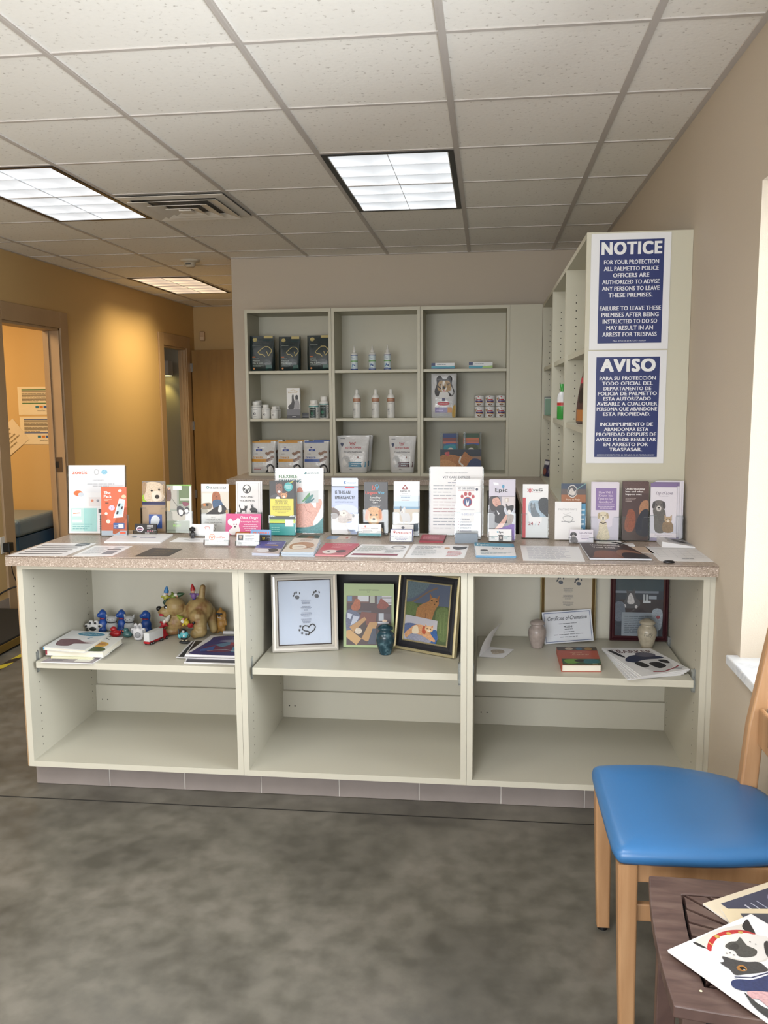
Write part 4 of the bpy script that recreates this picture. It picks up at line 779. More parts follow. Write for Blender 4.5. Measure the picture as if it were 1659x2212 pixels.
# 18 big VCE sign
X, Y, W, H = (-0.125, 3.621, 0.218, 0.285)
big = [('t', 'NEED HELP WITH TRANSPORT?', .5, .09, .018, '#707884', {'w': .44}), ('t', 'VET CARE EXPRESS', .5, .155, .034, '#3c4450', {'w': .52, 'b': .015}), ('p', [(.43, .215), (.48, .19), (.53, .215), (.48, .2)], '#20242c'), ('l', .18, .22, .86, .25, 1, '#8088a0', 1)]
for i in range(14): big.append(('l', .06, .27+.048*i, .9, .29+.048*i, 1, '#9098a4' if i not in (4, 5, 6, 7, 8) else '#b08890'))
standing(X, Y, W, H, 'tall white framed sign of text for a pet ambulance service', big, name='display_sign', cat='display sign', th=.003, tilt=6)
holder(X, Y+.0002, W, 'clear acrylic frame around the pet ambulance text sign', h=H*.995, back=H, d=.006, tilt=6, lip=False, name='sign_frame', cat='sign frame')
X, Y, W, H = (-0.0735, 3.517, 0.099, 0.239)
standing(X, Y, W, H, 'white brochure with a red paw over a navy disc, before the text sign', [
  ('r', 0, .1, 1, .11, '#d0d2d6'), ('t', 'VET CARE EXPRESS', .42, .14, .034, '#26304c', {'b': .02, 'w': .68}), ('t', 'ANIMAL AMBULANCE', .42, .175, .022, '#b04048', {'w': .68}), ('e', .86, .16, .05, .025, '#26304c'),
  ('e', .48, .37, .19, .085, '#b03440'), ('e', .48, .37, .155, .07, '#28407c'), ('s', [(.44, .33), (.48, .39), (.54, .34), (.52, .43), (.44, .43)], '#e6e8f0'), ('e', .26, .28, .06, .032, '#b03440'), ('e', .4, .235, .065, .036, '#b03440'), ('e', .57, .235, .065, .036, '#b03440'), ('e', .71, .28, .06, .032, '#b03440'), ('t', 'AVAILABLE IN 24 HOURS', .48, .5, .018, '#a8a8b8', {'w': .56}), ('t', '941-592-5137', .47, .58, .04, '#a8b4d8', {'w': .66}), ]+[('r', .1, .65+.05*i, .14, .665+.05*i, '#8c4058') for i in range(6)]+[('l', .18, .64, .7, .94, 6, '#a8acb8'), ('r', .6, .93, .92, .96, '#3c4c70')], bg='#e9eaec', tilt=4, copies=((.004, .004, 'second pet ambulance brochure behind the red paw one'),))
holder(X, Y, W, 'clear holder around the red paw brochure', h=.11, tilt=4)
# 21 epic
X, Y, W, H = (0.062, 3.481, 0.102, 0.243)
Y += .01
standing(X, Y, W, H, 'tall pale brochure of a dark haired woman holding a cat in a plastic cone', [
  ('r', 0, 0, 1, .3, '#ccc8d8'), ('p', [(.16, .04), (.36, .05), (.38, .09), (.2, .09)], '#f4f4fa'), ('t', 'Epic', .48, .165, .065, '#1c1c22', {'b': .045, 'w': .46}), ('s', [(.5, .1), (.58, .08), (.6, .12), (.54, .14)], '#3a8cb4'), ('l', .24, .21, .72, .22, 1, '#a8a4b4'), ('r', 0, .27, 1, .8, '#8f8c98'), ('r', .5, .28, 1, .55, '#d4ccd0'), ('r', .62, .3, .76, .37, '#b8aaa0'), ('r', .65, .31, .73, .36, '#e4dfdc'), ('r', 0, .48, .25, .82, '#64646c'),
  ('s', [(.02, .3), (.16, .27), (.36, .28), (.44, .36), (.3, .5), (.12, .52), (.02, .42)], '#2a2326'), ('s', [(.14, .32), (.34, .29), (.46, .38), (.44, .44), (.3, .45), (.16, .4)], '#cc9c8c'), ('k', [(.24, .4), (.34, .41)], .012, '#8c3c3c'), ('s', [(.25, .48), (.5, .42), (.66, .48), (.78, .62), (.74, .78), (.4, .82), (.22, .8)], '#26262e'), ('p', [(.3, .5), (.42, .56), (.36, .58)], '#dcdce4'), ('s', [(.3, .78), (.5, .68), (.66, .58), (.74, .6), (.6, .74), (.4, .84), (.2, .84)], '#d0a294'),
  ('s', [(.6, .46), (.7, .44), (.95, .46), (1, .52), (.94, .58), (.7, .58), (.6, .52)], '#c8ccd8'), ('s', [(.66, .39), (.74, .43), (.86, .42), (.96, .42), (.95, .49), (.84, .54), (.7, .5)], '#26242a'), ('s', [(.74, .5), (.84, .5), (.86, .56), (.76, .56)], '#e4e0e0'), ('s', [(.72, .58), (.95, .58), (.94, .68), (.82, .74), (.72, .7)], '#a49c98'), ('s', [(.2, .85), (.6, .78), (1, .74), (1, 1), (.2, 1)], '#8468b8'), ('l', .42, .85, .86, .87, 1, '#e8e0f4'), ('r', 0, .86, .2, 1, '#b8a8a4')], bg='#cac8d6', tilt=4, copies=((.003, .002, 'second cone cat brochure behind the first'),))
holder(X, Y, W, 'clear holder around the cone cat brochure', h=.11, tilt=4, d=.018)
X, Y, W, H = (0.057, 3.458, 0.088, 0.049)
cards(X, Y, W, H, 'white business cards with black Epic lettering and a tiny dog in a hat', [('t', 'Epic', .54, .24, .16, '#26262c', {'b': .04}), ('e', .38, .24, .04, .07, '#58a4c0'), ('l', .1, .55, .42, .8, 2, '#8fb0b8'), ('l', .64, .55, .92, .8, 2, '#8fb0b8'), ('r', .43, .5, .62, .96, '#4a4a4e'), ('e', .52, .52, .12, .05, '#2c2c30'), ('e', .52, .7, .06, .1, '#b4aca8')], 'clear holder around the Epic business cards')
# 22 veg
X, Y, W, H = (0.199, 3.56, 0.102, 0.219)
standing(X, Y, W, H, 'white and red brochure with a cat facing a dark dog and 24/7 lettering', [
  ('e', .28, .115, .06, .03, '#c8404c'), ('e', .28, .115, .025, .014, '#eceded'), ('e', .2, .09, .02, .012, '#c8404c'), ('e', .36, .09, .02, .012, '#c8404c'), ('e', .2, .14, .02, .012, '#c8404c'), ('e', .36, .14, .02, .012, '#c8404c'), ('e', .28, .075, .02, .012, '#c8404c'), ('e', .28, .155, .02, .012, '#c8404c'), ('t', 'veG', .58, .105, .05, '#2c2c30', {'b': .02, 'w': .38}), ('l', .42, .145, .78, .155, 1, '#c8404c'), ('r', 0, .25, .12, 1, '#c8303c'),
  ('s', [(.22, .42), (.28, .32), (.46, .3), (.7, .3), (.88, .26), (1, .3), (1, .58), (.5, .6), (.36, .56), (.24, .5)], '#a9c0d2'), ('s', [(.3, .38), (.34, .34), (.4, .38), (.48, .35), (.5, .42), (.56, .5), (.66, .56), (.66, .6), (.38, .6), (.32, .5)], '#76828c'), ('e', .39, .41, .05, .03, '#9ca6ae'), ('s', [(.62, .32), (.72, .26), (.88, .25), (1, .3), (1, .6), (.84, .56), (.7, .5), (.64, .44)], '#3c4248'), ('t', '24', .32, .73, .065, '#a03048', {'b': .012}), ('t', '/', .52, .73, .07, '#a8c4dc'), ('t', '7', .65, .73, .065, '#a03048', {'b': .012}), ('r', .12, .56, .13, .57, '#ffffff')], bg='#eeeff1', tilt=4)
holder(X, Y, W, 'clear holder around the white and red brochure', h=.10, tilt=4, d=.02)
X, Y, W, H = (0.196, 3.571, 0.09, 0.046)
cards(X, Y, W, H, 'red white and black business cards in the red brochure holder', [('r', .26, 0, .6, 1, '#c0303c'), ('r', .58, 0, 1, 1, '#1c1c20'), ('r', .62, .14, .92, .84, '#e8eaec'), ('r', .05, .7, .2, .94, '#c0303c'), ('l', .04, .1, .2, .6, 4, '#a0545c'), ('l', .3, .1, .36, .95, 7, '#f0dcdc'), ('l', .42, .1, .56, .95, 9, '#e08a90')], 'clear holder around the red white and black cards')
# 23 here to help
X, Y, W, H = (0.3485, 3.522, 0.097, 0.225)
Y += .012
standing(X, Y, W, H, 'blue brochure reading Here to Help under a sunset sky', [
  ('r', 0, 0, 1, .1, '#33445c'), ('r', 0, .1, 1, .2, '#5c5250'), ('r', 0, .2, 1, .34, '#9c6038'), ('k', [(.6, .12), (.8, .05), (1, .0)], .03, '#7ca4a0'), ('e', .45, .14, .2, .115, '#d8d4d0'), ('e', .45, .14, .18, .1, '#4a4c54'), ('s', [(.3, .16), (.42, .08), (.52, .14), (.6, .12), (.56, .2), (.4, .21)], '#cfc8c4'), ('t', 'Here to Help', .48, .285, .035, '#efe0cc', {'sh': .25, 'w': .56}), ('r', 0, .34, 1, .36, '#1c2c3c'), ('l', .8, .43, .97, .85, 5, '#bcdcec')], bg='#4c94bc', tilt=4)
holder(X, Y, W, 'clear holder around the Here to Help brochure', h=.10, tilt=4)
X, Y, W, H = (0.327, 3.522, 0.104, 0.153)
standing(X, Y, W, H, 'plain white card reading Parting Paws with a line drawing of a paw in hand', [('t', 'PARTING PAWS', .48, .2, .05, '#a8aaae', {'w': .7}), ('s', [(.3, .4), (.5, .36), (.66, .4), (.7, .46), (.56, .56), (.36, .5)], '#b4b6ba'), ('s', [(.32, .41), (.5, .38), (.64, .41), (.66, .455), (.55, .54), (.37, .49)], '#ecedee'), ('k', [(.3, .3), (.4, .34), (.6, .28)], .008, '#a4a6aa'), ('l', .15, .5, .85, .54, 1, '#9a9ca0', 1)], tilt=4, th=.005)
X, Y, W, H = (0.3735, 3.448, 0.091, 0.052)
cards(X, Y, W, H, 'lilac white business cards with script and a small grey dog', [('t', 'Lap of Love', .66, .25, .16, '#4c3c68', {'sh': .4, 'w': .56}), ('l', .42, .42, .88, .75, 3, '#8c84a0', 1)]+dogface(.16, .42, .24, .4, '#55545a', '#3a3a40', '#c8c4c4')+[('s', [(.06, .62), (.26, .6), (.34, .96), (.04, .96)], '#6a686e')], 'clear holder around the script business cards', bg='#dfdbe6')
# 26
X, Y, W, H = (0.473, 3.522, 0.106, 0.231)
standing(X, Y, W, H, 'lilac brochure asking How Will I Know with a sitting pale dog', [
  ('r', .14, .1, .9, .48, '#8870a8'), ('t', 'How Will I', .5, .17, .04, '#e8d8e8', {'w': .5}), ('t', "Know It's", .5, .225, .04, '#e8d8e8', {'w': .5}), ('t', 'Time to Say', .5, .28, .04, '#e8d8e8', {'w': .58}), ('t', 'Goodbye?', .5, .335, .04, '#e8d8e8', {'w': .5}), ('r', .2, .375, .84, .38, '#c8b8d8'), ('l', .2, .4, .84, .46, 2, '#cbbcd8', 1),
  ('s', [(.3, .68), (.52, .68), (.58, .78), (.66, .98), (.2, .98), (.26, .84)], '#d8cdb4')]+dogface(.42, .59, .36, .16, '#dcd2ba', '#b8a888', '#ece6d8')+[('k', [(.3, .69), (.42, .71), (.54, .69)], .03, '#3a2c28')], bg='#d9d3e0', tilt=4, yaw=-.02, copies=((-.003, .002, 'second lilac brochure behind the one asking How Will I Know'),))
holder(X, Y, W, 'clear holder around the lilac brochure', h=.095, tilt=4, d=.022, yaw=-.02)
X, Y, W, H = (0.591, 3.522, 0.1, 0.234)
standing(X, Y, W, H, 'brown brochure reading Understanding Loss with a woman hugging a dog', [
  ('r', 0, 0, 1, 1, '#4a3434'), ('s', [(.0, 0), (1, 0), (1, .2), (0, .1)], '#5a4240'), ('t', 'Understanding', .1, .12, .03, '#f4f0ee', {'b': .025, 'a': 'l', 'w': .74}), ('t', 'loss and what', .1, .165, .03, '#f4f0ee', {'b': .025, 'a': 'l', 'w': .68}), ('t', 'happens next', .1, .21, .03, '#f4f0ee', {'b': .025, 'a': 'l', 'w': .62}), ('l', .1, .27, .56, .34, 3, '#b8a8a4'),
  ('s', [(.16, .56), (.22, .48), (.38, .47), (.48, .54), (.5, .66), (.44, .8), (.3, .86), (.1, .82), (.08, .7)], '#8c4c34'), ('s', [(.66, .4), (.8, .32), (.96, .32), (1, .4), (1, .62), (.8, .6), (.64, .56)], '#a87858'), ('s', [(.6, .6), (.78, .48), (1, .5), (1, .9), (.6, .9), (.5, .78)], '#1c2030')], bg='#4a3434', tilt=5, yaw=-.02, copies=((-.002, .002, 'second brown brochure behind the one about understanding loss'),))
holder(X, Y, W, 'clear curved holder around the brown brochure', h=.095, tilt=5, d=.026, yaw=-.02, notch=.05)
X, Y, W, H = (0.698, 3.522, 0.1, 0.229)
lab = ['front lilac brochure of a grey dog and tabby kitten beside the wall', 'second lilac brochure of the stack by the wall, behind the dog and kitten', 'third lilac brochure of the stack by the wall', 'rearmost purple edged brochure of the stack by the wall']
standing(X, Y, W, H, lab[0], [
  ('r', 0, 0, 1, .07, '#7c6898'), ('t', 'Lap of Love', .52, .17, .055, '#584c68', {'sh': .4, 'w': .64}), ('l', .2, .22, .8, .235, 1, '#a8a0b0', 1), ('s', [(.12, .44), (.5, .44), (.6, .6), (.56, .84), (.2, .84), (.14, .6)], '#5c5854')]+dogface(.32, .4, .44, .2, '#6a6462', '#3f3b3c', '#cfcac6')+[('s', [(.5, .68), (.82, .68), (.86, .84), (.5, .84)], '#8c7458')]+catface(.68, .63, .3, .13, '#b09878', '#c8a090')+[('r', 0, .87, 1, .94, '#d9d4dc'), ('t', 'Veterinary Hospice', .5, .9, .02, '#8c849c', {'w': .66}), ('r', 0, .95, 1, 1, '#8c86a0')], bg='#dcd8e2', tilt=5, yaw=-.06, copies=((.010, .004, lab[1]), (.020, .008, lab[2]), (.028, .010, lab[3])), th=.006)
holder(X+.012, Y, W+.02, 'clear holder around the stack of brochures beside the wall', h=.10, tilt=5, d=.036, yaw=-.06, notch=.03)
# ================================================================ PAPERS LYING ON THE COUNTER
def flat(q, label, art, t=.0008, z=.9402, bg=(236, 236, 238), name='leaflet', cat='leaflet', n=1, jit=.003, labels=None, group=None, edge=(228, 228, 230), grow=None):
    """q: front-left, front-right, back-right, back-left"""
    cx = sum(p[0] for p in q)/4; cy = sum(p[1] for p in q)/4; rnd = random.Random(int(abs(cx*1e4)+abs(cy*1e3)))
    for i in range(n):
        dx, dy = (0, 0) if i == n-1 else (rnd.uniform(-jit, jit), rnd.uniform(-jit, jit)); z0 = z+i*(t+.0003); last = i == n-1
        P = [Vector((p[0]-cx, p[1]-cy, 0)) for p in q]; m = MB()
        m.add(P+[p+Vector((0, 0, t)) for p in P], [(3, 2, 1, 0), (0, 1, 5, 4), (1, 2, 6, 5), (2, 3, 7, 6), (3, 0, 4, 7)], M(edge, .6)); m.add([p+Vector((0, 0, t)) for p in P], [(0, 1, 2, 3)], M(bg, .4))
        if last and art:
            up = Vector((0, 0, t)); f = quad_map(P[3]+up, P[2]+up, P[1]+up, P[0]+up); ink(m, f, art, d0=.0002, step=.00008)
        lb = label if last else (labels[i] if labels else 'copy lying under the %s, layer %d' % (label, i+1))
        o = tag(m.build(name, loc=(cx+dx, cy+dy, z0)), lb, cat, group)
    return o
stripes = [('r', .08, .22+.15*i, .86, .255+.15*i, '#4a4a50') for i in range(5)]
flat([(-1.777, 3.025), (-1.558, 3.032), (-1.565, 3.32), (-1.778, 3.316)], 'white sheet with bold black lines at the left end of the counter', stripes+[('e', .8, .12, .13, .13, '#50545c'), ('e', .78, .13, .08, .05, '#8a8e94')], name='paper_sheet', cat='paper')
flat([(-1.53, 3.034), (-1.381, 3.054), (-1.392, 3.267), (-1.548, 3.266)], 'second white sheet from the left with small print and a dark box', [('l', .1, .1, .6, .85, 9, '#a8acb2'), ('r', .55, .35, .9, .42, '#3c3c44'), ('r', .62, .5, .9, .85, '#7c848c'), ('l', .64, .1, .9, .3, 3, '#9aa0a8')], name='paper_sheet', cat='paper')
flat([(-1.295, 3.051), (-1.168, 3.061), (-1.168, 3.219), (-1.294, 3.231)], 'dark brown postcard with gold lettering lying on the counter', [('r', .05, .08, .95, .94, '#3a332e'), ('t', 'Grateful Paws', .55, .3, .16, '#8c7444', {'w': .6}), ('t', 'PHOTO', .55, .6, .14, '#7a6a48', {'w': .4}), ('l', .3, .74, .8, .9, 2, '#6c6048', 1)], bg='#2e2926', name='postcard', cat='card', edge=(60, 54, 50))
flat([(-1.539, 3.333), (-1.305, 3.339), (-1.325, 3.539), (-1.574, 3.534)], 'white booklet lying before the black business cards', [('e', .4, .4, .05, .08, '#7c90a4'), ('r', .52, .42, .8, .5, '#7a74a0')], t=.006, name='booklet', cat='booklet')
flat([(-1.28, 3.375), (-1.134, 3.374), (-1.146, 3.478), (-1.281, 3.48)], 'white card printed with a dark smile shape behind the paw cards', [('k', [(.2, .3), (.5, .6), (.8, .5)], .03, '#4a4a50'), ('l', .4, .2, .9, .4, 2, '#8c9098')], name='postcard', cat='card')
flat([(-0.862, 3.103), (-0.757, 3.092), (-0.795, 3.375), (-0.903, 3.379)], 'purple brochures in a fanned stack at the counter front', [('r', 0, 0, 1, .62, '#54509c'), ('l', .35, .12, .9, .3, 2, '#b4b0dc'), ('r', .3, .34, .8, .4, '#d0a050'), ('r', 0, .62, 1, 1, '#c8b8b8'), ('e', .7, .75, .2, .14, '#4a4048'), ('e', .35, .8, .22, .13, '#e4e0e4')], t=.0022, n=4, name='brochure', cat='brochure', edge=(190, 196, 214), labels=['bottom purple brochure of the fanned stack', 'second purple brochure from the bottom of the fanned stack', 'third purple brochure from the bottom of the fanned stack'])
flat([(-0.747, 3.093), (-0.626, 3.092), (-0.66, 3.396), (-0.769, 3.411)], 'cream and tan dog photo brochure, topmost of a thick stack', [('r', 0, 0, 1, 1, '#d8cfc6'), ('s', [(.1, .5), (.4, .3), (.8, .35), (.9, .6), (.6, .8), (.2, .8)], '#b48c70'), ('s', [(.2, .55), (.5, .5), (.7, .7), (.3, .8)], '#e6dcd0'), ('k', [(.1, .7), (.5, .62), (.9, .75)], .05, '#7a5848'), ('l', .3, .08, .9, .22, 2, '#9c8c84')], t=.0026, n=6, name='brochure', cat='brochure', edge=(176, 190, 204), labels=['%s grey edged brochure of the thick stack beside the purple ones' % w_ for w_ in ('bottom', 'second lowest', 'third lowest', 'third highest', 'second highest')])
flat([(-0.789, 3.432), (-0.683, 3.475), (-0.694, 3.582), (-0.781, 3.589)], 'dark green photo card lying before the Flexible Financing sign', [('e', .5, .5, .3, .3, '#7a5c3c'), ('e', .3, .4, .2, .2, '#3c5c48')], bg='#3e4c44', name='postcard', cat='card')
flat([(-0.623, 3.102), (-0.516, 3.101), (-0.496, 3.353), (-0.631, 3.354)], 'red brochure with a dog photo, topmost of the red stack', [('r', 0, 0, 1, .6, '#c04c5c'), ('t', 'ARTHRITIS', .55, .15, .09, '#f0d0d0', {'w': .6}), ('l', .3, .28, .85, .42, 2, '#e0a0a0'), ('r', .0, .6, 1, 1, '#b86a70'), ('e', .4, .75, .25, .16, '#e4d8d4'), ('e', .75, .7, .16, .12, '#5a4040'), ('e', .35, .72, .05, .04, '#2c2024')], t=.002, n=3, bg='#c04c5c', name='brochure', cat='brochure', edge=(214, 150, 156), labels=['bottom red brochure of the red stack', 'middle red brochure of the red stack'])
flat([(-0.507, 3.101), (-0.299, 3.098), (-0.296, 3.367), (-0.488, 3.375)], 'white information sheet with a grey cat picture and maroon band', [('r', .05, .14, .5, .17, '#8ca08c'), ('e', .8, .2, .15, .12, '#5c5c60'), ('s', [(.68, .2), (.8, .12), (.92, .2), (.8, .34)], '#e4e2e0'), ('l', .05, .24, .62, .6, 5, '#a8b0a8'), ('r', .05, .75, .88, .88, '#8c3c54'), ('l', .6, .4, .95, .68, 4, '#b4b8bc')], name='paper_sheet', cat='paper')
flat([(-0.293, 3.099), (-0.077, 3.106), (-0.066, 3.373), (-0.285, 3.39)], 'white sheet with a black dog head printed in its corner', [('l', .08, .12, .6, .35, 3, '#70747c'), ('l', .08, .4, .6, .85, 6, '#b4b8bc'), ('s', [(.74, .12), (.86, .14), (.98, .1), (.95, .3), (.82, .38), (.74, .25)], '#26262a'), ('e', .64, .26, .05, .06, '#c89c78'), ('l', .68, .5, .95, .9, 4, '#c8606c')], name='paper_sheet', cat='paper')
flat([(-0.656, 3.488), (-0.557, 3.495), (-0.557, 3.567), (-0.654, 3.573)], 'small glossy card lying before the blue emergency brochure', [('r', .0, 0, .45, 1, '#8ca4c4'), ('r', .45, 0, 1, 1, '#d8c8bc'), ('r', .8, .3, .9, .8, '#c07060')], name='postcard', cat='card')
flat([(-0.034, 3.128), (0.109, 3.12), (0.107, 3.386), (-0.045, 3.407)], 'booklet with a teal header band on the counter, topmost of two', [('r', 0, 0, 1, .28, '#3c94b4'), ('t', 'Epic', .06, .14, .14, '#e8f4f8', {'b': .03, 'a': 'l', 'mw': .3}), ('t', 'XRAY', .58, .44, .12, '#3c3c44', {'w': .3}), ('e', .22, .6, .1, .06, '#50545c'), ('l', .12, .7, .95, .9, 3, '#9ab4c0')], t=.0035, n=2, name='booklet', cat='booklet', labels=['lower booklet under the teal headed one'], edge=(90, 150, 190))
flat([(0.132, 3.077), (0.347, 3.076), (0.356, 3.383), (0.133, 3.388)], 'glossy white laminated sheet with faint lilac text', [('l', .1, .1, .9, .9, 12, '#c2c2d0'), ('r', .02, .02, .98, .03, '#d8dae4')], name='paper_sheet', cat='paper')
flat([(0.481, 3.28), (0.617, 3.252), (0.61, 3.391), (0.476, 3.391)], 'tan sheet partly under the dark booklet', [], bg='#cdb8a4', name='paper_sheet', cat='paper')
flat([(0.366, 3.104), (0.58, 3.103), (0.536, 3.396), (0.364, 3.426)], 'dark brown booklet with white title lettering and two reddish figures', [('r', 0, 0, 1, 1, '#3c302e'), ('t', 'Understanding', .2, .12, .09, '#f4f0ee', {'b': .02, 'a': 'l', 'w': .6}), ('t', 'Your Loss', .2, .28, .09, '#f4f0ee', {'b': .02, 'a': 'l', 'w': .44}), ('s', [(.1, .85), (.2, .55), (.45, .5), (.6, .65), (.6, .95), (.1, .97)], '#7c4c38'), ('s', [(.55, .6), (.7, .42), (.92, .5), (.98, .8), (.9, .97), (.6, .97)], '#8a6450'), ('s', [(.62, .7), (.8, .6), (1, .75), (1, 1), (.6, 1)], '#1c1c22')], t=.006, z=.942, bg='#3c302e', name='booklet', cat='booklet', edge=(205, 210, 220))
grid_ = [('r', .06, .1, .94, .115, '#70747c')]+[('r', .08, .22+.13*i, .92, .225+.13*i, '#b0b4ba') for i in range(5)]+[('r', .08+.14*i, .22, .083+.14*i, .75, '#b0b4ba') for i in range(7)]+[('l', .3, .82, .7, .87, 1, '#70747c', 1)]
flat([(0.607, 3.105), (0.823, 3.104), (0.817, 3.395), (0.608, 3.401)], 'large white printed form with a ruled table at the right end of the counter', grid_, name='paper_sheet', cat='paper')
X, Y, Z = (0.632, 3.06, 0.955)
m = MB(); m.lathe([(.019, 0), (.021, .003), (.014, .007), (.001, .008)], M((30, 30, 34), .35), T=Matrix.Diagonal((1, .6, 1, 1)) @ Matrix.Identity(4)); tag(m.build('paperweight', loc=(X, Y+.012, .9413)), 'small flat black stone on the ruled form', 'paperweight')
flat([(0.43, 3.43), (0.53, 3.427), (0.539, 3.584), (0.446, 3.589)], 'small white note with green corner before the lilac brochure', [('l', .1, .2, .7, .8, 4, '#9cb0a4'), ('r', .6, .6, .9, .9, '#5a6468'), ('r', 0, 0, .3, .15, '#9cc0ac')], name='paper_sheet', cat='paper')
t_ = empty("gift_tags", (.52, 3.42, .9402), 0, 'white tag cards tied with a thin black ribbon bow', 'gift tags')
m = MB(); m.box(-.05, -.02, 0, .05, .02, .006, PAPW); m.build('cards', parent=t_)
m = MB(); m.box(-.006, -.0205, -.0001, 0, .0205, .0066, M((20, 20, 22), .4)); m.tube([(-.003, 0, .007), (-.02, -.006, .014), (-.028, .004, .012), (-.003, 0, .008), (.018, .008, .014), (.022, -.004, .012), (-.003, 0, .007)], .0012, M((20, 20, 22), .4), n=5); m.tube([(-.003, 0, .008), (-.02, -.018, .008)], .001, M((20, 20, 22), .4), n=5); m.tube([(-.003, 0, .008), (.012, -.022, .008)], .001, M((20, 20, 22), .4), n=5); m.build('ribbon', parent=t_)
q = [(0.67, 3.391), (0.797, 3.379), (0.785, 3.578), (0.676, 3.595)]
bx = sum(p[0] for p in q)/4; by = sum(p[1] for p in q)/4
bn_ = empty('ring_binder', (bx, by, .9402), 0, 'white ring binder lying beside the wall under the stacked brochures', 'binder')
m = MB(); L = [Vector((p[0]-bx, p[1]-by, 0)) for p in q]; hs = (.022, .004, .004, .022)
m.add(L+[p+Vector((0, 0, h)) for p, h in zip(L, hs)], [(3, 2, 1, 0), (4, 5, 6, 7), (0, 1, 5, 4), (1, 2, 6, 5), (2, 3, 7, 6), (3, 0, 4, 7)], M((225, 226, 230), .35)); m.build('cover', parent=bn_)
f = quad_map(*[L[i]+Vector((0, 0, hs[i])) for i in (3, 2, 1, 0)]); m = MB(); ink(m, f, [('r', .25, .3, .95, .8, '#b4b6bc'), ('s', [(.4, .5), (.6, .4), (.9, .6), (.6, .75)], '#3c3c42')]); m.build('cover_insert', parent=bn_)
# red die-cut leaflets and the grey stack
X, Y, Z = (-0.192, 3.46, 0.965)
m = MB(); el = [(.035*math.cos(a), .022*math.sin(a)) for a in [2*PI*i/24 for i in range(24)]]
m.prism(el, 0, .003, M((176, 50, 66), .4)); f = quad_map((-.035, .022, .003), (.035, .022, .003), (.035, -.022, .003), (-.035, -.022, .003)); ink(m, f, [('e', .5, .55, .4, .3, '#e8e0e2'), ('e', .35, .55, .04, .1, '#b03440'), ('e', .5, .5, .04, .1, '#b03440'), ('e', .65, .55, .04, .1, '#b03440')])
tag(m.build('magnet', loc=(-.07, 3.47, .943), rot=(math.radians(22), 0, .1)), 'oval red and white paw magnet leaning on the red leaflets', 'magnet')
flat([(-0.264, 3.436), (-0.168, 3.431), (-0.164, 3.582), (-0.264, 3.587)], 'dark red folded leaflet, topmost of the pile before the text sign', [('r', 0, 0, 1, 1, '#a83c50'), ('l', .1, .3, .9, .8, 3, '#d89aa4'), ('r', .0, .85, 1, 1, '#7c2838')], t=.0025, n=3, bg='#a83c50', edge=(168, 70, 84), labels=['bottom dark red leaflet of the pile', 'middle dark red leaflet of the pile'])
X, Y, W, H = (-0.077, 3.427, 0.09, 0.037)
gl = ['front', 'second', 'third', 'fourth', 'rearmost']
for i in range(5):
    m = MB(); m.box(-W/2, 0, 0, W/2, .0045, H, M((96, 112, 128) if i % 2 else (120, 134, 148), .4)); tag(m.build('leaflet', loc=(X, Y+.0055*i, .9402), rot=(-.05, 0, 0)), '%s low grey blue leaflet of the block before the red paw brochure' % gl[i], 'leaflet', None)
# ================================================================ GOODS ON THE BACK SHELVES
def pouch(name, X, Y, z, W, H, T, body, art, label, cat, group=None, yaw=0, gloss=.28, skew=0, metal=0, top=.93, waist=1.0, crink=.5, prof=None):
    m = MB(); mt = M(body, gloss, metal=metal, bump=crink, bs=26, spec=.7, bd=.0045); rs = []
    prof = prof or [(0, .93, .8), (.02, .98, 1), (.25, 1, 1), (.5, waist, .78), (.75, .985, .45), (.9, .98, .12), (1, .985, .03)]
    n = 24
    def ring(v, ws, ts):
        out_ = []
        for i in range(n):
            a = 2*PI*i/n; ca, sa = math.cos(a), math.sin(a)
            x = math.copysign(abs(ca)**.35, ca)*W/2*ws+skew*v; y = math.copysign(abs(sa)**.75, sa)*T/2*ts
            out_.append((x, y, v*H))
        return out_
    m.rings([ring(*p) for p in prof], mt)
    def yf(v):
        for (a, _, ta), (b_, _, tb_) in zip(prof, prof[1:]):
            if a <= v <= b_: t = (v-a)/(b_-a); return -T/2*(ta+(tb_-ta)*t)
        return 0
    def f(u, v, d):
        h = 1-v; return Vector(((u-.5)*W*.93+skew*h, yf(h)*(1-.25*abs(2*u-1)**3)-d-.0012, h*H))
    f.W = W*.93; f.H = H; f.nu = 5
    if prof[0][1] < .85:
        g = f
        def f(u, v, d): p_ = g(u, v, d); return Vector((p_.x*(.86+.12*(1-v)), p_.y, p_.z))
        f.W = W*.9; f.H = H; f.nu = 5
    def sub(c):       # long shapes are cut so that they follow the bulge
        if c[0] == 'r' and c[4]-c[2] > .14:
            k_ = math.ceil((c[4]-c[2])/.12); return [('r', c[1], c[2]+(c[4]-c[2])*i/k_, c[3], c[2]+(c[4]-c[2])*(i+1)/k_, c[5]) for i in range(k_)]
        return [c]
    ink(m, f, [q for c in art for q in sub(c)], rough=gloss+.08, step=.0001, d0=.0006)
    o = m.build(name, loc=(X, Y, z), rot=(0, 0, yaw)); return tag(o, label, cat, group)
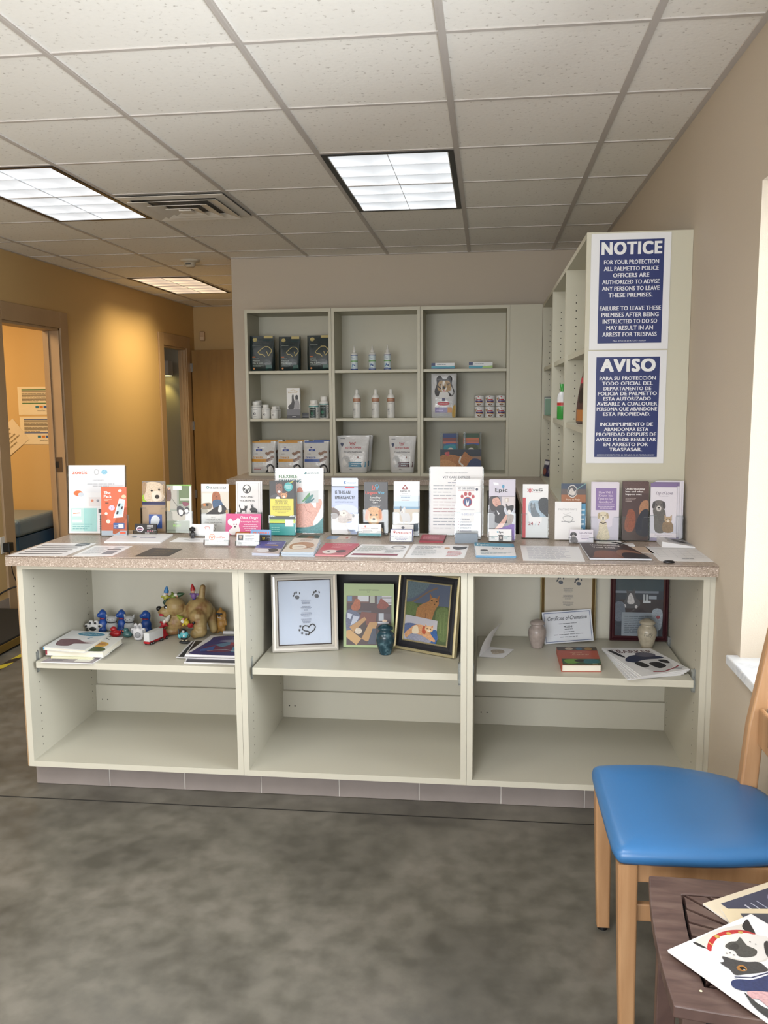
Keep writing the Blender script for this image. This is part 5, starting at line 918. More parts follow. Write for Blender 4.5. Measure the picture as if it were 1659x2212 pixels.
def green_bag(xl, xr, label, skew=0, yaw=0):
    X, Y, W, H, zb = xl; GOLD = '#c8b878'
    pouch('supplement_bag', X, Y, 1.7155, W, H, .07, (18, 38, 40), [
        ('e', .2, .11, .1, .055, GOLD), ('e', .2, .11, .085, .045, '#142a2c'), ('e', .2, .11, .05, .03, GOLD), ('r', .58, .0, .96, .07, GOLD), ('r', .55, .12, .95, .14, '#2c4a4c'), ('l', .1, .25, .55, .28, 1, '#a8b0a8'),
        ('k', [(.34, .47), (.5, .37), (.62, .31), (.78, .31), (.9, .38), (.93, .44), (.8, .57), (.72, .45)], .03, GOLD), ('k', [(.34, .47), (.42, .52), (.56, .53), (.66, .6)], .03, GOLD),
        ('r', .1, .585, .24, .615, '#c87038'), ('l', .1, .63, .5, .655, 1, '#98a8a4'), ('t', 'Healthy', .12, .7, .05, '#c8d4d0', {'a': 'l', 'mw': .36}), ('t', 'Hip & Joint', .12, .77, .05, '#c8d4d0', {'a': 'l', 'mw': .5}), ('l', .12, .82, .62, .88, 2, '#7c908c'), ('e', .17, .93, .045, .028, '#c88850'), ('r', .68, .83, .93, 1, '#1f5248')],
        label, 'bag', 'dark green supplement bags on the top left shelf', yaw=yaw, skew=skew, gloss=.35)
GB = 'dark green supplement bag '
green_bag(((-1.659, 6.42, 0.19, 0.258, 1.732)), 0, GB+'at the left end of the top left shelf')
green_bag(((-1.456, 6.43, 0.164, 0.251, 1.73)), 0, GB+'with a crumpled right edge, middle of the three', skew=.004, yaw=.12)
green_bag(((-1.2355, 6.45, 0.181, 0.258, 1.728)), 0, GB+'nearest the divider on the top left shelf')
WHT = M((232, 232, 228), .35)
def dropper(X, z, label, first=[None]):
    g_ = 'white dropper bottles on the top middle shelf'
    if first[0]: return dup(first[0], (X, 6.45, z), 0, label)
    e = empty('dropper_bottle', (X, 6.45, z), 0, label, 'bottle', g_)
    m = MB(); m.lathe([(.024, 0), (.026, .004), (.026, .115), (.022, .124), (.012, .13)], WHT, n=28)
    f = cyl_map(.026, .004, .112); f.H = .108
    ink(m, f, [('r', 0, 0, 1, .05, '#2c4c98'), ('r', 0, .05, 1, .94, '#d8e6ec'), ('t', 'Clear', .44, .24, .06, '#305c98', {'b': .01}), ('l', .2, .12, .6, .2, 2, '#7c98b8'), ('r', 0, .4, 1, .46, '#6cae5c'), ('e', .42, .66, .07, .07, '#2c5ca8'), ('e', .58, .72, .06, .06, '#24488c'), ('e', .34, .76, .05, .05, '#3ca0c8'), ('l', .25, .84, .7, .9, 1, '#305c98'), ('r', 0, .94, 1, 1, '#2c4c98')], d0=.0002)
    m.build('bottle_body', parent=e)
    m = MB(); m.lathe([(.013, .13), (.013, .145), (.009, .15), (.004, .178), (.001, .179)], WHT, n=20); m.build('nozzle_cap', parent=e)
    first[0] = e; return e
for px, lb in ((-0.975,'left'), (-0.841,'middle'), (-0.728,'right')): dropper(px, 1.7153, 'white dropper bottle with blue banded label, %s of three on the top middle shelf' % lb)
def shampoo(X, z, label, first=[None]):
    if first[0]: return dup(first[0], (X, 6.45, z), 0, label)
    e = empty('shampoo_bottle', (X, 6.45, z), 0, label, 'bottle', 'tall white bottles on the second middle shelf')
    m = MB(); m.lathe([(.027, 0), (.029, .004), (.029, .15), (.027, .163), (.014, .176), (.012, .178)], WHT, n=28)
    f = cyl_map(.029, .004, .150); ink(m, f, [('r', 0, .04, 1, .2, '#b88468'), ('r', 0, .205, 1, .225, '#5c4c48'), ('t', 'DOUXO', .5, .12, .05, '#e8dcd4'), ('l', .25, .26, .75, .34, 2, '#8c8c90', 1), ('l', .2, .5, .5, .9, 8, '#b8bcc0'), ('e', .25, .62, .03, .03, '#54545c'), ('k', [(.5, .45), (.62, .6), (.52, .8)], .012, '#b4b8bc')], d0=.0002)
    m.build('bottle_body', parent=e)
    m = MB(); m.lathe([(.0125, .178), (.013, .181), (.0125, .206), (.010, .209), (.001, .2095)], WHT, n=20); m.build('cap', parent=e)
    first[0] = e; return e
for px, lb in ((-0.959,'left'), (-0.819,'middle'), (-0.705,'right')): shampoo(px, 1.3653, 'tall white bottle with a brown band, %s of three on the second middle shelf' % lb)
def jar(X, Y, r, h, label, dark=False, group='white pill jars on the second left shelf'):
    e = empty('pill_jar', (X, Y, 1.3653), 0, label, 'jar', group); ch_ = h*.2
    m = MB(); m.lathe([(r*.92, 0), (r, .003), (r, h*.68), (r*.9, h*.75), (r*.68, h*.8)], WHT, n=24)
    f = cyl_map(r, .004, h*.67)
    ink(m, f, ([('r', .18, .1, .72, 1, '#16302f'), ('r', 0, .0, 1, .07, '#2c8c8c'), ('e', .45, .6, .1, .12, '#2c7c60'), ('t', 'DASUQUIN', .45, .28, .08, '#d8e0dc', {'w': .36}), ('l', .28, .78, .62, .92, 2, '#8ca8a0', 1), ('l', .78, .15, .98, .8, 5, '#9ca4a8')] if dark else
        [('r', 0, 0, 1, .025, '#54585c'), ('l', .3, .15, .7, .26, 1, '#60646c', 1), ('e', .45, .6, .09, .12, '#4a4c54'), ('e', .47, .6, .05, .09, '#dcdcdc'), ('l', .25, .82, .7, .9, 1, '#8c9094', 1)]), d0=.0002)
    m.build('jar_body', parent=e)
    m = MB(); m.lathe([(r*.72, h*.8), (r*.74, h*.82), (r*.74, h*.97), (r*.68, h), (.001, h*1.002)], WHT, n=24); m.build('lid', parent=e); return e
JR = [(-1.716, 6.42, 0.078, 0.127, 1.366), (-1.642, 6.41, 0.062, 0.103, 1.366), (-1.576, 6.41, 0.056, 0.089, 1.365), (-1.7265, 6.52, 0.069, 0.133, 1.363), (-1.5785, 6.5, 0.061, 0.09, 1.363), (-1.2765, 6.41, 0.077, 0.133, 1.364), (-1.2025, 6.43, 0.075, 0.161, 1.363)]
JL = ['largest plain white pill jar at the left end of the second left shelf', 'medium white pill jar beside the largest one', 'small white pill jar at the right of the white trio', 'white pill jar half hidden behind the largest one', 'white pill jar half hidden behind the small one', 'shorter pill jar with a dark green label, left of the pair', 'taller pill jar with a dark green label, beside the divider']
for i in range(7):
    X, Y, W, H, zb = JR[i]; jar(X, Y, W/2, H, JL[i], i > 4)
X, Y, W, H, zb = (-1.4335, 6.44, 0.099, 0.224, 1.367)
m = MB(); m.box(-W/2, -.018, 0, W/2, .018, H, M((236, 236, 234), .4)); f = quad_map((-W/2, -.018, H), (W/2, -.018, H), (W/2, -.018, 0), (-W/2, -.018, 0))
ink(m, f, [('k', [(.2, .1), (.5, .05), (.85, .12)], .02, '#c8a850'), ('t', 'SimparicaTRIO', .45, .14, .05, '#b89848', {'w': .7}), ('s', [(.4, .25), (.52, .22), (.54, .34), (.6, .5), (.5, .7), (.2, .72), (.1, .6), (.36, .48)], '#4a4a4e'), ('s', [(.66, .26), (.84, .24), (.86, .4), (.7, .44)], '#38383c'), ('s', [(.64, .42), (.9, .4), (.96, .7), (.56, .72)], '#a4a4a8'), ('r', 0, .7, 1, 1, '#7a7a80'), ('r', 0, .9, 1, 1, '#4c4c52'), ('l', .4, .92, .9, .96, 1, '#d8d8dc')])
tag(m.build('medicine_box', loc=(X, Y, 1.3653)), 'upright white box with black and white pet photo on the second left shelf', 'box')
m = MB(); m.box(-.045, -.03, 0, .045, .03, .038, M((72, 72, 76), .45)); m.box(-.045, -.0305, .012, .045, -.03, .016, M((160, 160, 164), .45)); tag(m.build('medicine_box', loc=(X+.085, 6.56, 1.3653), rot=(0, 0, .15)), 'low dark grey box lying behind the upright pet photo box', 'box')
def treat(X, Y, W, H, col, word, label):
    pouch('treat_bag', X, Y, .9607, W, H, .075, (205, 206, 206), [
        ('r', .02, .0, .82, .05, col), ('r', .2, .25, .46, .31, '#2c4a9c'), ('e', .3, .2, .04, .02, '#40306c'), ('t', "Hill's", .33, .28, .03, '#e8ecf4'), ('l', .14, .38, .5, .42, 1, '#a0a0a8'), ('t', 'treats', .28, .5, .08, col, {'b': .02, 'w': .42}), ('r', .03, .56, .75, .65, col), ('r', .1, .67, .5, .71, '#c8ccd0'),
        ('k', [(.66, .42), (.88, .32)], .1, '#8c6c58'), ('e', .66, .38, .06, .04, '#8c6c58'), ('e', .9, .34, .06, .04, '#8c6c58'), ('k', [(.66, .62), (.9, .54)], .12, '#7c5c4a'), ('e', .9, .5, .07, .045, '#7c5c4a'), ('l', .12, .82, .55, .9, 2, '#a83c44'),
        ('s', [(.66, .78), (.8, .72), (.95, .78), (.97, .99), (.62, .99), (.7, .88)], '#2a2628'), ('s', [(.74, .82), (.84, .8), (.82, .97), (.74, .97)], '#dcd8d4')], label, 'bag', 'treat bags on the bottom left shelf', gloss=.18, crink=.9)
TB = 'silver treat bag with an orange band, '
for a, c_, w_, lb in ((((-1.6665, 6.41, 0.193, 0.236, 0.952)), '#cc9234', 0, TB+'left end of the bottom left shelf'), (((-1.4645, 6.42, 0.195, 0.233, 0.951)), '#cc9234', 0, TB+'second from the left end'), (((-1.2625, 6.41, 0.197, 0.235, 0.953)), '#3458a4', 0, 'silver treat bag with a blue band, front right of the bottom left shelf'),
                      (((-1.637, 6.52, 0.188, 0.24, 0.953)), '#cc9234', 0, TB+'standing behind the leftmost one'), (((-1.437, 6.53, 0.188, 0.237, 0.952)), '#cc9234', 0, TB+'standing behind the second one'), (((-1.223, 6.52, 0.178, 0.239, 0.954)), '#3458a4', 0, 'silver treat bag with a blue band, standing behind the front blue one')):
    treat(a[0], a[1], a[2], a[3], c_, w_, lb)
def royal(a, col, label, dy=0, yaw=0):
    X, Y, W, H, zb = a
    pouch('treat_bag', X, Y, .9607, W, H, .08, (212, 213, 214), [
        ('l', .06, .06, .3, .1, 1, '#60646c'), ('s', [(.06, .2), (.16, .2), (.15, .27), (.1, .29)], '#4a5470'), ('k', [(.38, .17), (.42, .25), (.54, .25), (.58, .17)], .02, '#c04850'), ('k', [(.43, .18), (.46, .23), (.49, .17), (.51, .23), (.55, .18)], .015, '#c04850'), ('t', 'ROYAL CANIN', .5, .32, .055, '#c03c48', {'b': .02, 'w': .56}), ('t', 'Treats/Gâteries', .5, .43, .055, '#303040', {'sh': .2, 'w': .66}),
        ('s', [(.1, .6), (.3, .55), (.4, .68), (.3, .85), (.12, .8)], '#b8bcc0'), ('e', .68, .58, .03, .025, '#7a4034'), ('r', .34, .7, .97, .84, col), ('l', .45, .72, .92, .82, 2, '#c8d8e0'), ('t', '500g', .42, .9, .03, '#404450')], label, 'bag', 'large silver treat bags on the bottom middle shelf', gloss=.2, crink=.9, yaw=yaw, prof=[(0, .80, .8), (.03, .85, 1), (.25, .90, 1), (.5, .93, .78), (.75, .97, .45), (.9, 1, .12), (1, 1.02, .03)])
royal(((-0.984, 6.42, 0.244, 0.275, 0.953)), '#2c7c9c', 'large silver treat bag with a teal band, front one on the bottom middle shelf')
royal(((-0.9725, 6.53, 0.241, 0.273, 0.954)), '#2c7c9c', 'large silver treat bag with a teal band, half hidden behind the front one')
royal(((-0.619, 6.43, 0.204, 0.271, 0.956)), '#54323a', 'large silver treat bag with a maroon band beside the right divider')
# toothpaste boxes
for i, (a, c_, lb) in enumerate(((((-0.319, 6.42, 0.168, 0.044, 1.72)), '#3c9cb4', 'flat white and teal carton at left on the top right shelf'), (((-0.047, 6.42, 0.17, 0.046, 1.721)), '#a4cc70', 'flat white and lime carton at right on the top right shelf'))):
    X, Y, W, H, zb = a; m = MB(); m.box(-W/2, -.02, 0, W/2, .02, H, M((222, 226, 228), .4)); f = quad_map((-W/2, -.02, H), (W/2, -.02, H), (W/2, -.02, 0), (-W/2, -.02, 0))
    ink(m, f, [('r', 0, 0, .17, .45, '#24386c'), ('p', [(0, .5), (.7, .55), (.6, .9), (0, .85)], '#3c9cb4'), ('p', [(.6, .6), (1, .5), (1, .9), (.55, .9)], c_), ('l', .25, .1, .8, .4, 1, '#8c98a4'), ('r', 0, .88, 1, 1, '#2c4c80')]); tag(m.build('toothpaste_carton', loc=(X, Y, 1.7153)), lb, 'carton', 'flat cartons on the top right shelf')
X, Y, W, H, zb = (-0.3125, 6.42, 0.189, 0.318, 1.366)
pouch('dog_food_bag', X, Y, 1.3653, W, H, .08, (200, 202, 204), [
    ('s', [(.12, .4), (.2, .25), (.2, .1), (.34, .04), (.46, .12), (.6, .12), (.72, .04), (.84, .1), (.84, .25), (.94, .42), (.8, .52), (.5, .42), (.22, .52)], '#231e1e'), ('s', [(.28, .2), (.44, .16), (.5, .28), (.58, .16), (.76, .2), (.8, .36), (.62, .42), (.4, .42), (.24, .34)], '#a88858'), ('s', [(.45, .18), (.55, .18), (.62, .34), (.5, .42), (.4, .34)], '#e4e0da'), ('e', .51, .315, .06, .03, '#141214'), ('e', .37, .25, .03, .015, '#2a1c14'), ('e', .67, .25, .03, .015, '#2a1c14'), ('s', [(.46, .38), (.58, .38), (.52, .43)], '#c88088'),
    ('s', [(.36, .42), (.66, .42), (.7, .54), (.34, .54)], '#d8d8d6'), ('e', .46, .57, .03, .02, '#2c4a9c'), ('r', .44, .55, .56, .62, '#30305c'), ('s', [(.28, .65), (.7, .65), (.68, .71), (.3, .71)], '#bc3c48'), ('t', 'SCIENCE DIET', .5, .68, .025, '#f0e4e4', {'w': .34}), ('r', .14, .76, .66, .88, '#4c3480'), ('r', .66, .76, .84, .88, '#cc9050'), ('l', .2, .79, .6, .85, 2, '#b8a8dc'), ('l', .2, .91, .8, .96, 2, '#98a0a8'), ('s', [(.86, .8), (.98, .7), (.98, .98), (.86, .98)], '#c8a860')], 'tall silver dog food bag with a black and tan collie face', 'bag', gloss=.2, crink=.8)
proto = None; CW = (-0.0555, 6.43, 0.073, 0.093, 1.368)
r_ = CW[2]/2; x0 = CW[0]; ch2 = .0775
row = {0: 'top', 1: 'bottom'}; colN = {0: 'left', 1: 'middle', 2: 'right'}
for j in (1, 0):
    for i in range(3):
        lb = 'small food can with a collie picture, %s can of the %s layer' % (colN[i], row[j])
        loc = (x0+i*(r_*2+.004)-.0, 6.43, 1.3653+(ch2+.003)*(1-j))
        if proto: dup(proto, loc, .12*(i-1), lb); continue
        proto = empty('food_can', loc, .0, lb, 'can', 'shrink wrapped food cans on the second right shelf')
        m = MB(); m.lathe([(r_*.94, 0), (r_, .003), (r_, ch2-.004), (r_*.94, ch2)], M((225, 226, 226), .3), n=26); f = cyl_map(r_, .004, ch2-.004)
        ink(m, f, [('s', [(.08, .1), (.3, .1), (.34, .5), (.1, .7)], '#3c2c2a'), ('s', [(.14, .2), (.26, .2), (.24, .5)], '#b89060'), ('s', [(.42, .04), (.52, .04), (.5, .14)], '#b83c48'), ('r', .36, .3, .7, .42, '#b83c48'), ('r', .26, .46, .78, .6, '#4c3c74'), ('r', .3, .6, .78, .7, '#c89860'), ('e', .5, .86, .14, .1, '#7c5840')], d0=.0002); m.build('can_body', parent=proto)
        m = MB(); m.lathe([(r_*.95, ch2-.001), (r_*.95, ch2+.001), (r_*.85, ch2+.001), (r_*.84, ch2-.001), (.001, ch2-.0008)], M((180, 182, 184), .25, metal=1), n=26); m.build('lid', parent=proto)
X, Y, W, H, zb = (-0.188, 6.41, 0.3, 0.298, 1.003)
ds = empty('leaflet_display', (X, Y, .9607), 0, 'clear display box of pet food leaflets with an orange cat picture in front', 'leaflet display')
m = MB(); m.box(-W/2, -.006, 0, W/2, 0, H*.58, M((150, 120, 96), .35)); f = quad_map((-W/2, -.006, H*.58), (W/2, -.006, H*.58), (W/2, -.006, 0), (-W/2, -.006, 0))
ink(m, f, [('r', 0, 0, 1, .3, '#3c4450'), ('r', 0, .9, 1, 1, '#34446c'), ('s', [(0, .3), (.3, .22), (.5, .3), (.6, .1), (.7, .25), (.84, .4), (.9, .6), (.6, .75), (.4, .8), (.2, .98), (0, .98)], '#b47c50'), ('s', [(0, .5), (.2, .45), (.4, .7), (.2, .9), (0, .9)], '#c89464'), ('k', [(.5, .3), (.46, .55), (.56, .7)], .04, '#e4ddd4'), ('s', [(.78, .4), (1, .5), (1, .95), (.4, .95), (.6, .8)], '#3a4a70'), ('s', [(.1, .15), (.22, .1), (.2, .3)], '#c05c60'), ('r', .8, .78, .92, .94, '#e8e8ea'), ('k', [(.83, .82), (.89, .9)], .03, '#b03c48')]); m.build('front_card', parent=ds)
TT = ((-.25, .62, '#3c5c74'), (.25, .62, '#58684c'))
for i, (x, z, c_) in enumerate(TT):
    m = MB(); a, b_ = W*(x-.19), W*(x+.19); m.box(a, .012, .02, b_, .02, H*.97, M(c_, .4)); f = quad_map((a, .012, H*.97), (b_, .012, H*.97), (b_, .012, .02), (a, .012, .02))
    ink(m, f, [('r', 0, 0, 1, .12, '#28427c' if i == 0 else '#34543c'), ('r', 0, .12, 1, .2, '#7c4040' if i == 0 else '#c8704c'), ('r', 0, .22, 1, .28, '#c8705c'), ('r', .2, .27, 1, .32, '#3c58a0'), ('s', [(.1, .34), (.8, .3), (.9, .5), (.2, .5)], '#2c8c9c' if i == 0 else '#4a5434'), ('e', .5, .45, .2, .06, '#d8d4cc')]); m.build('leaflet', parent=ds)
for x in (-.5, -.12, .12, .5):
    m = MB(); m.box(W*x-.014 if x > 0 else W*x, .001, .0, W*x if x > 0 else W*x+.014, .011, H, CLEAR2); m.build('clear_divider', parent=ds)
# goods in the side case
X0 = .46
gb = empty('spray_bottle', (.425, 5.06, 1.3853), 0, 'bright green and white bottle on the side shelves', 'bottle')
GRN = M((58, 158, 66), .35); m = MB(); m.lathe([(.027, 0), (.03, .004), (.03, .075)], GRN, n=20); m.lathe([(.03, .0751), (.03, .12), (.025, .142), (.015, .155)], M((226, 228, 230), .35), n=20); m.lathe([(.0303, .078), (.0303, .095)], M((190, 60, 52), .4), n=20, cap=False); m.build('bottle_body', parent=gb)
m = MB(); m.lathe([(.013, .156), (.011, .165), (.018, .198), (.001, .199)], GRN, n=14); m.build('cap', parent=gb)
pouch('dog_food_bag', .468, 4.19, 1.3855, .15, .27, .075, (74, 40, 36), [('r', .1, .2, .6, .3, '#c8404c'), ('r', .0, .75, 1, .95, '#b87840'), ('e', .5, .5, .3, .14, '#2c2420')], 'maroon and brown food bag just visible behind the notice panel', 'bag', yaw=-1.3, skew=.01)
for i in range(3):
    m = MB(); m.box(-.045, -.008, 0, .08, .008, .125-.006*i, M([(40, 62, 50), (220, 224, 218), (70, 120, 84)][i], .4)); tag(m.build('booklet', loc=(.445, 6.25-.05*i, 1.3855), rot=(0, 0, -.15)), ['dark green upright booklet on the farthest side shelf', 'white upright booklet on the farthest side shelf', 'mid green upright booklet on the farthest side shelf'][i], 'booklet')
pouch('treat_bag', .425, 6.14, .963, .09, .115, .05, (44, 40, 78), [('r', .1, .1, .9, .3, '#dcdce4'), ('e', .5, .7, .3, .2, '#8c4c3c')], 'small navy treat bag at the bottom of the farthest side shelf', 'bag', yaw=-1.2)
# ================================================================ THINGS ON THE LOWER COUNTER SHELVES
SZ = .5123
def book(q, z, t, cover, spine, art, label, pages=(228, 224, 210), cat='book', edge=(236, 236, 236)):
    cx = sum(p[0] for p in q)/4; cy = sum(p[1] for p in q)/4; e = empty('book', (cx, cy, z), 0, label, cat)
    P = [Vector((p[0]-cx, p[1]-cy, 0)) for p in q]; c = .0015
    def slab(m, P_, z0, z1, mt): up0, up1 = Vector((0, 0, z0)), Vector((0, 0, z1)); m.add([p+up0 for p in P_]+[p+up1 for p in P_], [(3, 2, 1, 0), (4, 5, 6, 7), (0, 1, 5, 4), (1, 2, 6, 5), (2, 3, 7, 6), (3, 0, 4, 7)], mt)
    m = MB(); slab(m, P, 0, c, M(cover, .35)); slab(m, P, t-c, t, M(cover, .35))
    L = [P[0], P[0].lerp(P[1], .02), P[3].lerp(P[2], .02), P[3]]; slab(m, L, c, t-c, M(spine, .4))
    up = Vector((0, 0, t)); f = quad_map(P[3]+up, P[2]+up, P[1]+up, P[0]+up); ink(m, f, art, d0=.0001, step=.00008); m.build('cover', parent=e)
    m = MB(); Q_ = [P[0].lerp(P[2], .02).lerp(P[1], .0), P[1].lerp(P[3], .02), P[2].lerp(P[0], .02), P[3].lerp(P[1], .02)]; Q_[0] = P[0].lerp(P[1], .021).lerp(P[3], .015); Q_[3] = P[3].lerp(P[2], .021).lerp(P[0], .015)
    slab(m, Q_, c+.0001, t-c-.0001, M(pages, .8)); m.build('pages', parent=e); return e
flat([(-1.703, 3.081), (-1.496, 3.082), (-1.488, 3.217), (-1.685, 3.238)], 'purple and grey magazine at the bottom of the book pile', [('e', .45, .35, .2, .1, '#5c50a0'), ('r', .05, .1, .4, .4, '#8a8490'), ('r', .6, .5, .9, .9, '#e4e4de'), ('l', .1, .6, .5, .9, 3, '#74707c')], t=.003, z=SZ, bg='#9a949c', name='magazine', cat='magazine')
book([(-1.685, 3.126), (-1.516, 3.13), (-1.512, 3.316), (-1.698, 3.347)], SZ+.0034, .007, (222, 222, 190), (214, 206, 120), [], 'thin pale yellow book under the two picture books')
book([(-1.716, 3.144), (-1.474, 3.134), (-1.482, 3.338), (-1.694, 3.361)], SZ+.0106, .0225, (230, 230, 226), (150, 36, 60), [('e', .72, .55, .2, .2, '#d8a848'), ('e', .76, .5, .1, .06, '#b47c3c'), ('s', [(.5, .75), (.9, .72), (.95, .97), (.45, .97)], '#4c5c34'), ('k', [(.7, .1), (.8, .2)], .02, '#3a3a40')], 'white picture book with a yellow sun and a crimson spine')
book([(-1.723, 3.14), (-1.538, 3.113), (-1.548, 3.366), (-1.724, 3.387)], SZ+.0333, .0115, (222, 224, 226), (60, 140, 190), [('e', .62, .16, .34, .11, '#3a84a4'), ('t', 'Animal Tales', .62, .16, .07, '#cfe0e6', {'sh': .3, 'w': .5}), ('s', [(.1, .55), (.3, .48), (.55, .5), (.72, .6), (.96, .62), (.8, .68), (.55, .72), (.5, .85), (.2, .85)], '#705058'), ('k', [(.6, .6), (.95, .56)], .01, '#9c5458'), ('e', .72, .33, .05, .02, '#3a84a4'), ('e', .7, .4, .035, .015, '#3a84a4')], 'white picture book with a blue oval title, topmost of the pile')
def obj_at(name, S_, label, cat, rz=0, group=None, ymax=3.58): return empty(name, (S_[0], min(S_[1], ymax), SZ), rz, label, cat, group)
BL = M((26, 72, 150), .4); GY = M((168, 170, 170), .5); KB = M((22, 24, 28), .4); WH = M((222, 222, 222), .45)
def paw_fig(S_, label, pads, body, rz=0):
    e = obj_at('paw_ornament', S_, label, 'ornament', rz); w, h = S_[2], S_[3]
    blob('body', [('s', 0, 0, h*.36, w*.36, .012, h*.36), ('s', -w*.38, 0, h*.55, w*.13, .011, h*.17), ('s', -w*.15, 0, h*.8, w*.14, .011, h*.19), ('s', w*.15, 0, h*.8, w*.14, .011, h*.19), ('s', w*.38, 0, h*.55, w*.13, .011, h*.17), ('s', 0, 0, h*.1, w*.3, .014, h*.1)], body, vox=.0016, parent=e)
    m = MB(); m.ell(0, -.011, h*.33, w*.2, .004, h*.17, pads)
    for x, z in ((-.38, .55), (-.15, .8), (.15, .8), (.38, .55)): m.ell(w*x, -.0105, h*z, w*.07, .003, h*.09, pads)
    m.build('pads', parent=e)
paw_fig(((-1.6925, 3.521, 0.079, 0.055)), 'white paw ornament with black pads behind the book pile', KB, WH)
paw_fig(((-1.4485, 3.419, 0.063, 0.075)), 'white paw ornament with grey pads, behind the toy truck', M((140, 142, 146), .5), M((205, 205, 208), .45), .1)
for i, S_ in enumerate((((-1.657, 3.539, 0.044, 0.105)), ((-1.574, 3.546, 0.044, 0.105)), ((-1.4685, 3.556, 0.053, 0.1)))):
    e = obj_at('dog_ornament', S_, 'blue sitting dog ornament, %s' % ('behind the left grey cat', 'behind the right grey cat', 'standing alone beside the big tan dog statue')[i], 'ornament', -.2, 'blue dog ornaments', 3.585); w, h = S_[2], S_[3]*.97
    blob('body', [('s', 0, 0, h*.3, w*.46, .02, h*.3), ('s', 0, -.002, h*.12, w*.5, .022, h*.13), ('s', 0, -.002, h*.78, w*.32, .017, h*.2), ('s', -w*.2, -.014, h*.74, w*.2, .012, h*.1), ('s', w*.28, 0, h*.72, w*.12, .01, h*.18), ('c', (-w*.2, -.016, h*.04), (-w*.15, -.01, h*.4), .006, .006), ('c', (w*.2, -.016, h*.04), (w*.15, -.01, h*.4), .006, .006)], BL, vox=.002, parent=e)
    m = MB(); m.lathe([(w*.3, h*.56), (w*.33, h*.59), (w*.3, h*.62)], M((120, 30, 60), .5), n=16); m.build('collar', parent=e)
for i, S_ in enumerate((((-1.6155, 3.513, 0.059, 0.089)), ((-1.535, 3.52, 0.054, 0.092)))):
    e = obj_at('cat_ornament', (S_[0], 3.535, S_[2], S_[3]), 'pale grey round cat ornament, %s of the two' % ('left', 'right')[i], 'ornament', 0, 'grey cat ornaments'); w, h = S_[2], S_[3]*.92
    blob('body', [('s', 0, 0, h*.3, w*.48, .02, h*.3), ('s', 0, -.003, h*.7, w*.42, .017, h*.2), ('c', (-w*.34, 0, h*.8), (-w*.42, 0, h*.95), .006, .0025), ('c', (w*.34, 0, h*.8), (w*.42, 0, h*.95), .006, .0025)], GY, vox=.0018, parent=e)
    m = MB(); m.lathe([(w*.33, h*.53), (w*.36, h*.55), (w*.33, h*.57)], KB, n=16)
    for x in (-.17, .17): m.ell(w*x, -.019, h*.73, .002, .001, .0015, KB)
    m.ell(0, -.02, h*.67, .0015, .001, .0012, KB); m.build('collar', parent=e)
def duck(S_, col, label, dy=0):
    e = obj_at('rubber_duck', S_, label, 'toy duck', .2); w, h = S_[2], S_[3]
    blob('body', [('s', 0, 0, h*.33, w*.46, w*.34, h*.33), ('s', -w*.12, -.002, h*.75, w*.26, w*.24, h*.25), ('c', (w*.3, 0, h*.4), (w*.48, 0, h*.62), w*.12, w*.05)], col, vox=.0016, parent=e)
    m = MB(); m.ell(-w*.32, -.006, h*.7, w*.12, w*.1, h*.06, M((200, 110, 60), .4)); m.build('beak', parent=e)
duck(((-1.567, 3.458, 0.054, 0.047)), M((168, 30, 36), .3), 'red toy duck between the black padded paw and the teal duck')
duck(((-1.512, 3.456, 0.048, 0.043)), M((70, 110, 112), .2), 'dark teal toy duck beside the grey padded paw')
# toy truck
tr = empty('toy_truck', (-1.366, 3.405, SZ), math.radians(-17), 'red toy truck with a white trailer on the left shelf', 'toy truck')
RD = M((170, 26, 38), .35); m = MB(); m.box(-.014, -.062, .016, .014, .03, .052, M((212, 214, 216), .4)); m.build('trailer', parent=tr, bevel=.001)
m = MB(); m.box(-.014, -.064, .007, .014, .032, .0158, RD); m.build('chassis', parent=tr, bevel=.001)
m = MB(); m.prism([(.0325, .004), (.066, .004), (.066, .018), (.055, .022), (.05, .042), (.0325, .046)], -.013, .013, RD, Matrix(((0, 0, 1, 0), (1, 0, 0, 0), (0, 1, 0, 0), (0, 0, 0, 1)))); m.build('cab', parent=tr, bevel=.0012)
for y in (-.05, -.036, .012, .024, .052):
    m = MB()
    for s in (-1, 1): m.lathe([(.0065, -.002), (.0065, .002)], KB, n=14, T=Matrix.Translation((s*.0135, y, .0066)) @ Matrix.Rotation(PI/2, 4, 'Y'))
    wh_ = m.build('wheel', parent=tr); m = MB()
    for s in (-1, 1): m.lathe([(.003, -.0024), (.003, .0024)], GY, n=10, T=Matrix.Translation((s*.0135, y, .0066)) @ Matrix.Rotation(PI/2, 4, 'Y'))
    m.build('hub', parent=wh_)
